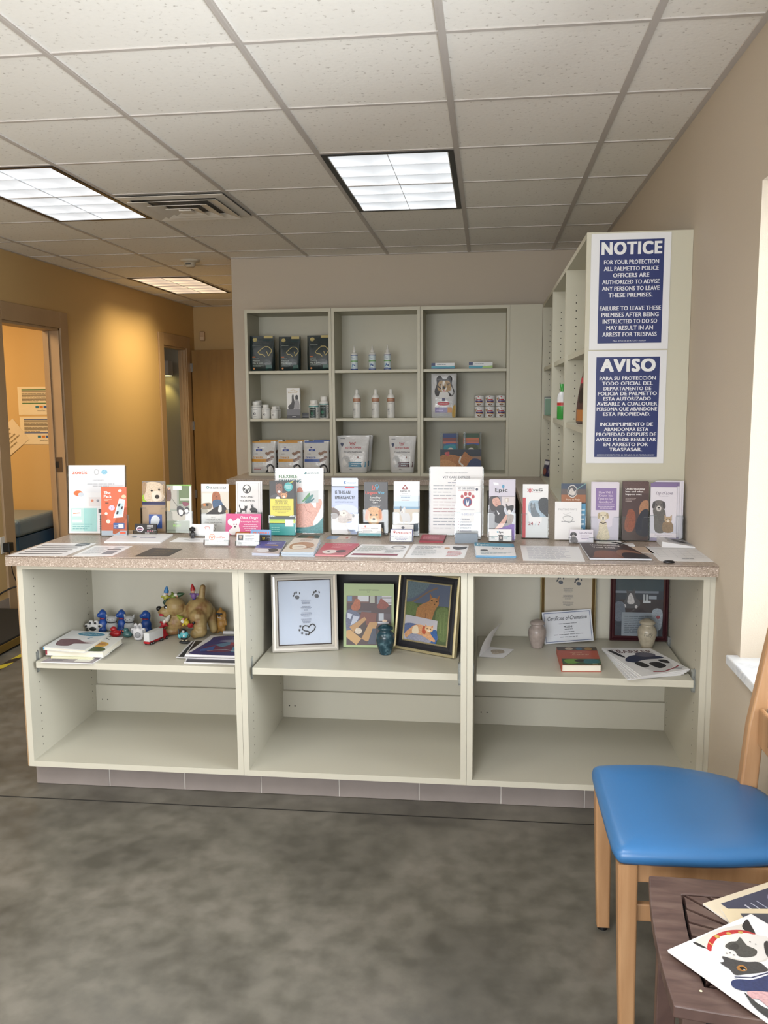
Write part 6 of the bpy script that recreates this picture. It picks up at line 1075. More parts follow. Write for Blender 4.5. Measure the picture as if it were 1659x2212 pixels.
# big dog statue with gnomes
ds = empty('dog_statue', (-1.262, 3.515, SZ), 0, 'large tan resin dog statue in a play bow with tiny gnomes on it', 'statue')
TAN = ramp_mat('tan_resin', 'noise', [(.35, (120, 84, 50)), (.5, (150, 128, 84)), (.7, (164, 144, 98))], rough=.5, scale=22, detail=3)
blob('body', [('s', -.056, -.006, .126, .046, .038, .042), ('s', -.098, -.018, .106, .030, .024, .022), ('s', -.09, -.016, .095, .026, .022, .014), ('s', -.062, 0, .055, .040, .036, .045), ('c', (-.055, -.01, .02), (-.128, -.03, .0165), .017, .0165), ('c', (-.055, .02, .02), (-.115, .02, .0165), .016, .0145),
     ('c', (-.06, .005, .06), (.03, .005, .085), .036, .045), ('s', .047, .005, .112, .060, .048, .054), ('s', .045, -.012, .085, .048, .040, .05), ('c', (.052, -.03, .09), (.068, -.04, .03), .038, .026), ('c', (.045, -.055, .022), (.062, -.045, .022), .020, .018), ('c', (.085, .03, .10), (.10, .03, .02), .026, .018), ('c', (.055, .01, .15), (.064, .012, .208), .016, .013),
     ('s', -.025, -.018, .122, .012, .014, .024), ('s', -.04, .02, .152, .008, .012, .006)], TAN, vox=.0032, parent=ds, it=5)
m = MB(); m.ell(-.120, -.024, .120, .012, .013, .011, KB); m.build('nose', parent=ds)
m = MB(); m.ell(-.105, -.038, .096, .011, .006, .006, M((176, 40, 58), .3)); m.build('tongue', parent=ds)
m = MB()
for x, y in ((-.086, -.037),): m.ell(x, y, .130, .008, .005, .008, KB); m.ell(x+.004, y-.003, .129, .004, .003, .004, WH)
m.build('eye', parent=ds)
def gnome(x, y, z, hat, coat, legs, rot=(0, 0, 0), label=None):
    m = MB(); R = Euler(rot).to_matrix().to_4x4(); SK_ = M((196, 150, 128), .5)
    sub = MB(); sub.ell(0, 0, 0, .0085, .007, .010, M(coat, .45)); sub.ell(0, 0, .014, .0065, .006, .0065, SK_); sub.ell(-.003, -.004, .010, .005, .004, .006, M((215, 212, 206), .6)); sub.tube([(0, 0, -.006), (.004, -.004, -.016), (.012, -.005, -.018)], .0042, M(legs, .45)); sub.tube([(0, 0, -.006), (-.004, -.002, -.016), (.005, -.008, -.02)], .0042, M(legs, .45)); sub.ell(.015, -.005, -.018, .005, .0035, .0035, KB)
    sub.tube([(-.005, -.002, .004), (-.013, -.006, .002)], .003, M(coat, .45)); sub.tube([(.005, -.002, .004), (.012, -.006, .005)], .003, M(coat, .45))
    ht = MB(); ht.lathe([(.0075, .016), (.007, .021), (.004, .030), (.001, .036)], M(hat, .45), n=12)
    for q_ in (sub, ht): q_.v = [tuple(R @ Vector(v)*1.45) for v in q_.v]
    g_ = sub.build('gnome', parent=ds, loc=(x, y, z)); ht.build('hat', parent=g_); return g_
gnome(-.092, -.012, .166, (50, 120, 180), (160, 160, 60), (28, 60, 44), (0, -1.2, 0) if False else (.1, .15, 0)); gnome(-.062, -.006, .170, (46, 78, 48), (110, 130, 50), (20, 44, 34), (0, 1.3, 0))
gnome(.030, -.010, .175, (168, 24, 32), (120, 88, 150), (40, 50, 130), (0, .1, 3.1)); gnome(-.095, -.04, .055, (190, 188, 180), (160, 30, 40), (150, 26, 36), (0, .6, 0)); gnome(.012, -.062, .072, (130, 150, 50), (190, 170, 50), (150, 30, 36), (0, -.9, 0))
e = empty('diver_figurine', (-1.236, 3.385, SZ), 0, 'small turquoise cartoon fisherman figurine in front of the dog statue', 'figurine')
m = MB(); m.ell(0, 0, .007, .024, .016, .0065, M((44, 48, 50), .5)); m.build('base', parent=e)
m = MB(); TQ = M((84, 168, 178), .4); CR = M((196, 184, 156), .5); m.ell(-.006, 0, .018, .006, .006, .008, CR); m.ell(.008, 0, .018, .006, .006, .008, CR); m.ell(0, 0, .038, .019, .013, .016, TQ); m.ell(0, -.003, .023, .016, .011, .006, KB); m.ell(-.02, -.004, .032, .006, .005, .010, TQ, R=Euler((0, -.4, 0)).to_matrix()); m.ell(.02, -.004, .034, .006, .005, .009, M((38, 66, 52), .5), R=Euler((0, .6, 0)).to_matrix()); m.ell(.002, -.013, .036, .004, .002, .004, WH); m.build('body', parent=e)
m = MB(); m.ell(-.001, -.002, .055, .012, .010, .009, KB); m.ell(-.001, -.010, .054, .007, .004, .006, GY); m.build('head', parent=e)
m = MB(); m.tube([(-.024, .004, .02), (-.026, .006, .06)], .003, M((56, 60, 66), .5)); m.build('rod', parent=e)
e = empty('bear_figurine', (-1.135, 3.565, SZ), -.1, 'brown standing dog figurine wearing black sunglasses beside the statue', 'figurine')
BRN = M((156, 116, 54), .5, var=.12, vs=60)
blob('body', [('s', 0, 0, .035, .022, .018, .03), ('s', 0, 0, .062, .021, .016, .02), ('s', 0, -.002, .086, .018, .016, .018), ('s', -.018, 0, .078, .007, .009, .018), ('s', .018, 0, .078, .007, .009, .018), ('s', 0, 0, .102, .008, .008, .01), ('c', (-.012, -.004, .02), (-.014, -.006, .008), .010, .0085), ('c', (.012, -.004, .02), (.014, -.006, .008), .010, .0085), ('c', (-.02, -.004, .06), (-.024, -.012, .04), .007, .006), ('c', (.02, -.004, .06), (.026, -.006, .04), .007, .006)], BRN, vox=.002, parent=e)
m = MB(); m.box(-.014, -.0195, .084, .014, -.0165, .091, KB); m.ell(0, -.019, .080, .005, .003, .004, KB); m.build('sunglasses', parent=e)
m = MB(); m.ell(-.024, -.017, .058, .006, .004, .004, WH); m.ell(-.022, -.012, .037, .006, .005, .004, WH); m.tube([(-.008, -.0185, .074), (0, -.0205, .071), (.008, -.0185, .074)], .001, WH, n=5); m.build('white_paws', parent=e)
m = MB(); m.tube([(-1.115, 3.53, SZ+.0095), (-1.02, 3.535, SZ+.0095)], .009, M((205, 206, 210), .5), n=14); tag(m.build('paper_roll'), 'small white roll of paper behind the purple magazines', 'paper roll')
# magazines on the left shelf, right pile
XR = -.9375
def pile(ql, z, t, art, label, bg, jut=0): return flat([ql[0], (XR-jut, ql[0][1]), (XR-jut, ql[1][1]), ql[1]], label, art, t=t, z=z, bg=bg, name='magazine', cat='magazine', edge=(232, 232, 236))
pile([(-1.148, 3.127), (-1.199, 3.417)], SZ, .003, [('r', .03, .03, .97, .97, '#3a3a46')], 'lowest magazine of the pile beside the left divider', '#e2e2e6', .004)
pile([(-1.197, 3.175), (-1.214, 3.408)], SZ+.0035, .003, [('r', .03, .03, .97, .97, '#2c2c34')], 'black covered magazine, second lowest beside the left divider', '#e2e2e6', .002)
pile([(-1.167, 3.187), (-1.199, 3.406)], SZ+.007, .003, [('r', .02, .03, .97, .97, '#23232c')], 'black covered magazine, third from the bottom beside the left divider', '#e2e2e6', .005)
pile([(-1.163, 3.185), (-1.149, 3.46)], SZ+.0105, .006, [('s', [(.12, .97), (.06, .8), (.12, .3), (.18, .04), (1, .04), (1, .97)], '#3a3878'), ('t', 'AVIATION', .7, .1, .06, '#a8b0d8', {'w': .4}), ('s', [(.2, .6), (.5, .45), (.8, .5), (.95, .65), (.6, .85), (.25, .8)], '#6c2c50'), ('p', [(.3, .5), (.55, .3), (.7, .35), (.5, .6)], '#5c84a4'), ('p', [(.55, .3), (.85, .28), (.8, .45), (.6, .5)], '#a83c50'), ('s', [(.3, .3), (.6, .2), (.9, .25), (.7, .35)], '#8c8cac'), ('p', [(.7, .6), (.9, .5), (.95, .8), (.75, .85)], '#4c8cb4'), ('k', [(.3, .8), (.6, .72), (.9, .82)], .03, '#b4b4c8'), ('p', [(.15, .75), (.35, .55), (.4, .75), (.2, .85)], '#3c5ca0')], 'purple and blue illustrated magazine on top beside the left divider', '#e6e6ea')
# ---------------------------------------------------------------- picture frames
def frame(X, Y, W, H, label, border, mats, art, inner='#e6e8ee', yaw=0, tilt=10, th=.018, bars=None, z=SZ, stand=True, glass=True):
    e = empty('picture_frame', (X, Y, z), yaw, label, 'picture frame'); a = math.radians(tilt); R = Matrix.Rotation(-a, 4, 'X'); Z0 = th*math.sin(a)+.0005; T = Matrix.Translation((0, 0, Z0)) @ R
    x = 0; prof = bars or [(border, 0, 0)]
    m = MB(); off = 0; tot = sum(b_[0] for b_ in bars)
    for wd, y0, mt in bars:                                    # nested mitred mouldings
        o_ = [(-W/2+off, off), (W/2-off, off), (W/2-off, H-off), (-W/2+off, H-off)]; off += wd; i_ = [(-W/2+off, off), (W/2-off, off), (W/2-off, H-off), (-W/2+off, H-off)]
        rs = [[T @ Vector((x_, y_, z_)) for x_, z_ in q] for q, y_ in ((o_, th), (o_, y0+.0015), ([(x_*.5+x2*.5, z_*.5+z2*.5) for (x_, z_), (x2, z2) in zip(o_, i_)], y0-.002), (i_, y0+.0015), (i_, th))]
        m.rings(rs, mt, cap=False, smooth=False)
    m.build('frame', parent=e)
    m = MB(); P = [(-W/2+tot, .007, H-tot), (W/2-tot, .007, H-tot), (W/2-tot, .007, tot), (-W/2+tot, .007, tot)]; P = [T @ Vector(p) for p in P]
    bk = [p+(T.to_3x3() @ Vector((0, th-.008, 0))) for p in P]; m.add(P+bk, [(0, 3, 2, 1), (4, 5, 6, 7)], M(inner, .5)); ink(m, quad_map(*P), art); m.build('picture', parent=e)
    if glass:
        m = MB(); g0 = [p-(T.to_3x3() @ Vector((0, .003, 0))) for p in P]; m.add(g0, [(0, 3, 2, 1)], CLEAR); m.build('glass', parent=e)
    if stand:
        m = MB(); p0 = T @ Vector((0, th, H*.6)); m.add([(p0.x-.02, p0.y, p0.z), (p0.x+.02, p0.y, p0.z), (p0.x+.03, p0.y+H*.03+.02, .001), (p0.x-.03, p0.y+H*.03+.02, .001)], [(0, 1, 2, 3), (3, 2, 1, 0)], KB); m.build('stand', parent=e)
    return e
SIL = M((214, 210, 204), .3, metal=.45); SILD = M((120, 108, 100), .35, metal=.8); GLD = M((212, 200, 160), .32, metal=.6); BKV = M((14, 16, 26), .7); DRB = M((62, 28, 34), .3)
def pl(x, y, s, rot=0): return [('e', x, y, .045*s, .03*s, '#4c525c', .3), ('e', x-.07*s, y-.025*s, .014*s, .018*s, '#363a42', .5), ('e', x-.05*s, y-.06*s, .015*s, .02*s, '#363a42', .2), ('e', x-.015*s, y-.075*s, .016*s, .02*s, '#363a42'), ('e', x+.05*s, y-.06*s, .011*s, .02*s, '#363a42', -.3)]
heart = [(.55, .86), (.60, .83), (.68, .78), (.70, .73), (.66, .69), (.61, .70), (.575, .74), (.55, .72), (.50, .71), (.455, .73), (.45, .77), (.50, .795), (.56, .80), (.585, .83), (.55, .865)]
poem = [('l', .42, .30+.1*i, .64, .375+.1*i, 4, '#8088a0', 1) for i in range(4)]
m = MB(); m.box(-.877, 3.500, SZ, -.094, 3.515, .88, M((22, 23, 26), .5)); tag(m.build('backing_board'), 'black board standing behind the framed pictures on the middle shelf', 'board')
frame(-.711, 3.315, .262, 0.30899999999999994, 'silver frame with pawprints, a poem and a heart', .03, None, pl(.36, .26, 1)+pl(.74, .25, 1)+poem+[('k', heart, .022, '#20242e')]+paw(.41, .72, .045, '#30343c', .8)+paw(.39, .78, .045, '#30343c', .8)+paw(.44, .83, .045, '#30343c', .8)+paw(.52, .85, .045, '#30343c', .8), inner='#c9d2e2', yaw=math.radians(14), tilt=9, bars=[(.014, -.002, SIL), (.010, .001, SIL), (.004, .004, SILD)])
pg = empty('photo_plaque', (-.468, 3.388, SZ), .04, 'light green memorial plaque with photos of an orange cat and a cardboard box', 'plaque'); T = Matrix.Translation((0, 0, .003)) @ Matrix.Rotation(-math.radians(9), 4, 'X'); W, H = .205, 0.258
m = MB(); m.box(-W/2, 0, 0, W/2, .014, H, M((40, 44, 34), .5), T); f = quad_map(*[T @ Vector(p) for p in ((-W/2, 0, H), (W/2, 0, H), (W/2, 0, 0), (-W/2, 0, 0))])
ink(m, f, [('r', 0, 0, 1, 1, '#a0b482'), ('t', 'ORANGE-DEWEY NORMAN', .5, .10, .018, '#3c4430', {'w': .4, 'b': .02}), ('t', 'R.I.P.', .5, .13, .016, '#3c4430', {'b': .02}), ('r', .06, .19, .95, .96, '#463236'), ('r', .06, .19, .5, .3, '#6c4a44'), ('r', .28, .19, .5, .28, '#c8ccd4'), ('r', .52, .19, .62, .3, '#a8aca4'), ('r', .66, .19, .76, .32, '#8890a0'), ('r', .76, .19, .95, .33, '#d8d8e0')]+[('r', .76, .205+.02*i, .95, .212+.02*i, '#4c4850') for i in range(6)]+[('r', .08, .2, .17, .28, '#6c8cac'),
 ('s', [(.2, .3), (.24, .24), (.32, .26), (.34, .36), (.28, .42), (.17, .41), (.16, .35)], '#a85c38'), ('s', [(.7, .3), (.74, .23), (.82, .27), (.9, .34), (.8, .4), (.66, .37)], '#843828'), ('r', .2, .42, .55, .46, '#5c5860'), ('s', [(.06, .44), (.2, .42), (.34, .5), (.3, .6), (.12, .76), (.06, .74)], '#5c6480'), ('p', [(.08, .46), (.18, .48), (.14, .56), (.08, .54)], '#c4cce0'), ('p', [(.2, .5), (.32, .52), (.26, .6), (.14, .66)], '#b8c0d4'), ('p', [(.36, .44), (.66, .46), (.64, .62), (.5, .66), (.3, .6)], '#744034'), ('p', [(.12, .68), (.42, .52), (.46, .56), (.2, .76)], '#b48c5c'), ('p', [(.2, .76), (.44, .58), (.5, .8), (.34, .86)], '#3c2c28'), ('e', .3, .74, .07, .05, '#d0c4b4'),
 ('p', [(.06, .74), (.14, .72), (.36, .86), (.26, .96), (.06, .84)], '#c09a64'), ('p', [(.36, .86), (.52, .6), (.68, .6), (.58, .88), (.46, .9)], '#b48c58'), ('r', .68, .46, .95, .66, '#50424c'), ('r', .7, .46, .8, .58, '#b4bcc8'), ('e', .82, .58, .05, .02, '#e0c8b0'), ('r', .68, .6, .9, .62, '#c8ccd8'), ('p', [(.58, .7), (.66, .7), (.64, .94), (.48, .94)], '#3c4458')]); m.build('panel', parent=pg)
URNB = ramp_mat('dark_teal_marble', 'noise', [(.35, (22, 48, 58)), (.55, (34, 64, 76)), (.66, (80, 108, 118))], rough=.22, scale=40, detail=4)
def low(cmds, a=.27, b=.73):           # squeeze artwork into the lower part of its sheet
    out_ = []
    for c in cmds:
        c = list(c)
        if c[0] in 'rl': c[2] = a+b*c[2]; c[4] = a+b*c[4]
        elif c[0] == 'e': c[2] = a+b*c[2]; c[4] *= b
        elif c[0] in 'spk': c[1] = [(x, a+b*y) for x, y in c[1]]
        out_.append(tuple(c))
    return out_
def urn(X, Y, w, h, mt, label, text=None):
    e = empty('urn', (X, Y, SZ), 0, label, 'urn'); r = w/2
    m = MB(); m.lathe([(r*.55, 0), (r*.62, h*.01), (r*.6, h*.04), (r*.78, h*.18), (r*.97, h*.42), (r, h*.55), (r*.93, h*.66), (r*.72, h*.74), (r*.62, h*.78), (r*.64, h*.81)], mt, n=36)
    if text:
        def f(u, v, d): a = -PI/2+(u-.5)*1.6; rr_ = r*.985+d; return Vector((rr_*math.cos(a), rr_*math.sin(a), h*(.62-.2*v)))
        f.W = r*1.6; f.H = h*.2; f.nu = 8; ink(m, f, [('t', text, .48, .5, .6, '#6c6a60', {'sh': .3, 'mw': .6})], d0=.0006)
    m.build('vase', parent=e)
    m = MB(); m.lathe([(r*.66, h*.812), (r*.82, h*.83), (r*.84, h*.88), (r*.6, h*.94), (r*.25, h*.985), (.001, h)], mt, n=36); m.build('lid', parent=e); return e
S_ = (-0.3895, 3.29, 0.075, 0.122); urn(-.391, 3.318, S_[2], S_[3], URNB, 'dark teal marbled urn in front of the green plaque')
cat_art = [('r', 0, 0, 1, .37, '#4c5a74'), ('s', [(0, 0), (.5, 0), (.3, .2), (0, .3)], '#586c78'), ('k', [(.1, .37), (.3, .26), (.5, .14), (.7, .06)], .035, '#6c5a50'), ('r', 0, .36, 1, 1, '#46583a'), ('s', [(0, .38), (.2, .36), (.3, .5), (.1, .6), (0, .55)], '#5a6e44'), ('s', [(.75, .4), (1, .42), (1, .9), (.8, .9), (.7, .6)], '#5c7046'), ('k', [(.8, .5), (.84, .8)], .02, '#748858'), ('k', [(.9, .45), (.92, .9)], .02, '#6a7e50'),
  ('s', [(.24, .6), (.26, .45), (.38, .36), (.52, .3), (.56, .24), (.7, .24), (.76, .32), (.68, .44), (.62, .62), (.6, .7), (.2, .7)], '#9c7048'), ('p', [(.54, .27), (.53, .16), (.6, .23)], '#8c6040'), ('p', [(.7, .25), (.76, .17), (.75, .29)], '#8c6040'), ('e', .59, .28, .022, .01, '#3c2c20'), ('e', .7, .29, .022, .01, '#3c2c20'), ('e', .66, .34, .018, .01, '#4c3428'), ('k', [(.48, .5), (.46, .68)], .012, '#74503a'),
  ('p', [(.0, .58), (.76, .61), (.76, 1), (0, 1)], '#b4b4c0'), ('s', [(0, .74), (.3, .72), (.76, .84), (.76, .95), (.5, .99), (0, .9)], '#5c6c94'), ('s', [(.64, .8), (.76, .78), (.76, 1), (.6, 1)], '#2c5a98'), ('s', [(.1, .92), (.3, .88), (.6, .93), (.6, 1), (.1, 1)], '#8c90a4'), ('s', [(.02, .9), (.14, .8), (.26, .73), (.44, .72), (.56, .78), (.66, .88), (.74, .94), (.72, .97), (.6, .95), (.44, .9), (.2, .88), (.06, .97)], '#cc9c74'), ('s', [(.2, .78), (.3, .74), (.34, .86), (.2, .88)], '#dccdb4'), ('s', [(.44, .74), (.52, .74), (.5, .86), (.42, .84)], '#b0543c')]+catface(.58, .77, .2, .13, '#d8b48c', '#a83c38')
frame(-.243, 3.334, .280, 0.32499999999999996-.008, 'black and gold frame with two pictures of an orange cat', .03, None, cat_art, inner='#4c5a74', yaw=math.radians(-27), tilt=9, bars=[(.010, -.004, GLD), (.026, .002, BKV), (.006, 0, GLD)], glass=False)
frame(.341, 3.589, .228, .362, 'narrow gold frame with a pawprint poem behind the certificate', .02, None, low(pl(.34, .10, 1.1)+pl(.72, .12, 1.1)+[('l', .38, .2+.12*i, .62, .28+.12*i, 4, '#8c8a88', 1) for i in range(5)], .25), inner='#bfb7a8', yaw=.03, tilt=2, bars=[(.006, -.001, GLD), (.009, .002, M((122, 98, 62), .35, metal=.6)), (.003, .003, GLD)], stand=False, glass=False)
ce_ = empty('certificate', (.343, 3.532, SZ), math.radians(13), 'white cremation certificate with a thin blue border, leaning before the gold frame', 'certificate'); T = Matrix.Translation((0, 0, .0008)) @ Matrix.Rotation(-math.radians(14), 4, 'X') @ Matrix.Rotation(math.radians(-2), 4, 'Y'); W, H = .208, 0.133
m = MB(); m.box(-W/2, 0, .003, W/2, .001, H, M((216, 220, 228), .5), T); f = quad_map(*[T @ Vector(p) for p in ((-W/2, 0, H), (W/2, 0, H), (W/2, 0, .003), (-W/2, 0, .003))])
ink(m, f, [('r', .03, .04, .97, .06, '#5c6c94'), ('r', .03, .94, .97, .96, '#5c6c94'), ('r', .03, .04, .04, .96, '#5c6c94'), ('r', .96, .04, .97, .96, '#5c6c94'), ('t', 'Certificate of Cremation', .5, .22, .13, '#3c4048', {'sh': .35, 'w': .8, 'b': .008}), ('l', .26, .38, .74, .42, 1, '#70747c', 1), ('t', 'MOCHI', .5, .5, .06, '#3c4048', {'b': .02}), ('l', .36, .56, .66, .6, 1, '#70747c', 1), ('l', .36, .64, .66, .68, 1, '#70747c', 1), ('l', .1, .72, .9, .76, 1, '#70747c', 1), ('l', .2, .8, .8, .84, 1, '#70747c', 1)]); m.build('sheet', parent=ce_)
frame(.628, 3.589, .232, .362, 'dark mahogany frame with a photo of a grey and white cat on a desk', .02, None, low([('r', 0, -.1, 1, 1, '#2c3440'), ('r', 0, 0, 1, .2, '#30444c'), ('r', 0, .2, .9, .24, '#78808c'), ('r', .1, .35, 1, .62, '#32282c'), ('s', [(.22, .16), (.26, .2), (.36, .2), (.4, .16), (.42, .3), (.52, .4), (.46, .5), (.18, .5), (.18, .4), (.24, .3)], '#4c4c50'), ('s', [(.28, .28), (.36, .28), (.4, .42), (.26, .42)], '#c4c0c0'), ('e', .32, .27, .03, .03, '#c8c4c4'), ('e', .2, .47, .03, .03, '#c8c4c4'), ('e', .44, .48, .03, .03, '#c8c4c4'), ('r', .58, .26, .62, .38, '#b4b8bc'), ('r', .64, .26, .68, .38, '#b4b8bc'), ('r', .7, .28, .86, .34, '#98a0a8'), ('r', .58, .37, .74, .41, '#c8ccd0'), ('s', [(0, .42), (.18, .42), (.2, .7), (0, .72)], '#646c78'), ('r', .14, .58, .9, 1, '#8c949c'), ('l', .2, .64, .84, .96, 10, '#5c646c'), ('s', [(.78, .54), (.98, .54), (.96, .86), (.8, .86)], '#9ca4ac'), ('e', .9, .66, .04, .03, '#a04c54')]), inner='#2c3440', yaw=0, tilt=2, bars=[(.008, -.001, DRB), (.012, .001, DRB)], stand=False)
URNG = M((158, 146, 140), .3, var=.14, vs=70); URNC = M((170, 162, 144), .3, var=.12, vs=70)
S_ = (0.2105, 3.473, 0.073, 0.118); urn(.208, 3.462, S_[2], S_[3], URNG, 'pinkish grey speckled urn at the left edge of the certificate')
S_ = (0.6435, 3.499, 0.075, 0.12); urn(.645, 3.50, S_[2], S_[3], URNC, 'cream speckled urn engraved Tuffy before the dark frame', 'Tuffy')
fc = empty('folded_card', (.02, 3.36, SZ), 0, 'white folded card standing half open at the left of the right shelf', 'card')
q = [(-0.023, 3.31), (0.072, 3.301), (0.115, 3.423), (0.019, 3.447)]; L = [Vector((p[0]-.02, p[1]-3.36, .0005)) for p in q]
m = MB(); a, d_ = L[0], L[3]; t1 = a.lerp(d_, .5)
m.add([v+Vector((0, 0, .0008)) for v in L]+L, [(0, 1, 2, 3), (7, 6, 5, 4)], PAPER); hgt = .105
ns = 6; A_ = []
for i in range(ns+1):
    s_ = i/ns; bend = Vector((.035*s_*s_+.01*s_, .0, hgt*s_*.98)); A_ += [a+bend, d_+bend+Vector((.004*s_, 0, 0))]
m.add(A_, [(2*i, 2*i+1, 2*i+3, 2*i+2) for i in range(ns)]+[(2*i+2, 2*i+3, 2*i+1, 2*i) for i in range(ns)], PAPER)
f = quad_map(*[L[i]+Vector((0, 0, .0012)) for i in (3, 2, 1, 0)]); ink(m, f, [('s', [(.2, .3), (.6, .2), (.8, .5), (.4, .6)], '#b0a494'), ('e', .5, .6, .15, .1, '#c8beb0')]); m.build('sheet', parent=fc)
book([(0.279, 3.152), (0.425, 3.163), (0.433, 3.391), (0.279, 3.383)], SZ, .027, (176, 72, 46), (176, 72, 46), [('r', 0, 0, 1, .2, '#4c4038'), ('e', .3, .1, .1, .07, '#c8b8a4'), ('e', .55, .1, .08, .07, '#3c6c8c'), ('e', .78, .1, .1, .08, '#a8803c'), ('t', 'Creatures', .55, .42, .09, '#ecd0b0', {'sh': .3, 'w': .42}), ('t', 'GREAT AND', .45, .33, .04, '#ecd0b0', {'w': .3}), ('r', .3, .52, .7, .53, '#ecd0b0'), ('r', .04, .68, 1, 1, '#3c5a3c'), ('s', [(.1, .75), (.4, .7), (.5, .85), (.2, .95)], '#6c9c3c'), ('s', [(.6, .72), (.9, .7), (.95, .9), (.6, .92)], '#2c6c74'), ('s', [(.35, .78), (.5, .72), (.6, .8), (.45, .86)], '#242018'), ('r', .78, .94, .9, .98, '#dcd8a0')], 'thick orange book with a green jungle band on the right shelf')
TOPQ = [(0.458, 3.421), (0.647, 3.432), (0.741, 3.176), (0.554, 3.072)]          # back-left, back-right, front-right, front-left
tq = [TOPQ[3], TOPQ[2], TOPQ[1], TOPQ[0]]; ccx = sum(p[0] for p in tq)/4; ccy = sum(p[1] for p in tq)/4
def spin(q, a, dx, dy): return [(ccx+dx+(x-ccx)*math.cos(a)-(y-ccy)*math.sin(a), ccy+dy+(x-ccx)*math.sin(a)+(y-ccy)*math.cos(a)) for x, y in q]
for i, (a, dx, dy) in enumerate(((-.16, -.018, -.004), (-.11, -.012, -.006), (-.06, -.008, -.004), (-.03, -.002, -.003))):
    flat(spin(tq, a, dx, dy), '%s plain edged magazine under the Barker one' % ('bottom', 'second lowest', 'third lowest', 'fourth lowest')[i], [('r', .04, .04, .96, .96, '#cfd2d8')], t=.003, z=SZ+.0033*i, name='magazine', cat='magazine')
flat(tq, 'Barker magazine with a black and white dog in a navy cap, topmost of its pile', [('t', 'BARKER', .55, .16, .11, '#5c3438', {'b': .015, 'w': .7}), ('t', 'THE', .2, .1, .05, '#5c3438'), ('s', [(.04, .1), (.14, .14), (.2, .36), (.12, .34)], '#26282e'), ('s', [(.1, .5), (.3, .34), (.6, .3), (.86, .38), (.9, .48), (.6, .5), (.3, .58)], '#222c4c'), ('e', .66, .3, .2, .1, '#5c5c70'), ('s', [(.22, .6), (.5, .5), (.84, .52), (.86, .7), (.7, .9), (.36, .92), (.24, .76)], '#d4d4d6'), ('s', [(.2, .6), (.34, .56), (.4, .72), (.26, .76)], '#26262a'), ('s', [(.46, .64), (.66, .62), (.7, .78), (.5, .84)], '#26262a'), ('s', [(.72, .54), (.88, .56), (.84, .7), (.74, .66)], '#2c2c30'), ('k', [(.3, .92), (.5, .96), (.8, .88), (.92, .82)], .03, '#a02c3c'), ('l', .75, .88, .97, .96, 2, '#8c9098')], t=.0035, z=SZ+.0135, name='magazine', cat='magazine')
# ================================================================ MAGAZINES ON THE SIDE TABLE
def tmag(q, z, t, label, art, bg, edge=(226, 224, 220)): return flat(q, label, art, t=t, z=z, bg=bg, edge=edge, name='magazine', cat='magazine')
Q2 = [(0.448, 1.732), (0.6783, 1.8729), (0.7853, 1.698), (0.5549, 1.5571)]          # A, A+u, A+u+v, A+v
A, B, C_, D = Q2
tmag([D, C_, B, A], .4802, .003, 'cream edged magazine with a navy cover, farthest on the side table', [('r', .12, .08, .9, .9, '#42465c'), ('s', [(.5, .2), (.9, .08), (.9, .5), (.6, .6)], '#8484a0'), ('s', [(.66, .1), (.9, .1), (.9, .34), (.8, .3)], '#a83c58'), ('k', [(.2, .3), (.2, .8)], .012, '#d8dae4'), ('t', 'G', .17, .6, .08, '#dfe0ea'), ('k', [(.27, .2), (.27, .8)], .014, '#c8cad8'), ('k', [(.33, .2), (.33, .7)], .01, '#b4b8c8'), ('k', [(.39, .2), (.39, .76)], .01, '#a8acc0')], '#dcd0ba')
Q3 = [(0.479, 1.712), (0.7478, 1.7377), (0.7673, 1.5337), (0.4985, 1.5079)]
A, B, C_, D = Q3
tmag([D, C_, B, A], .4835, .003, 'cream edged magazine with a charcoal cover, middle one on the side table', [('r', .12, .08, .94, .92, '#4a4c56'), ('t', 'fur', .3, .3, .12, '#d8d4b8')], '#dccdae')
A, B, C_, D = M1 = [(0.343, 1.557), (0.5316, 1.6921), (0.7005, 1.4564), (0.5119, 1.3213)]
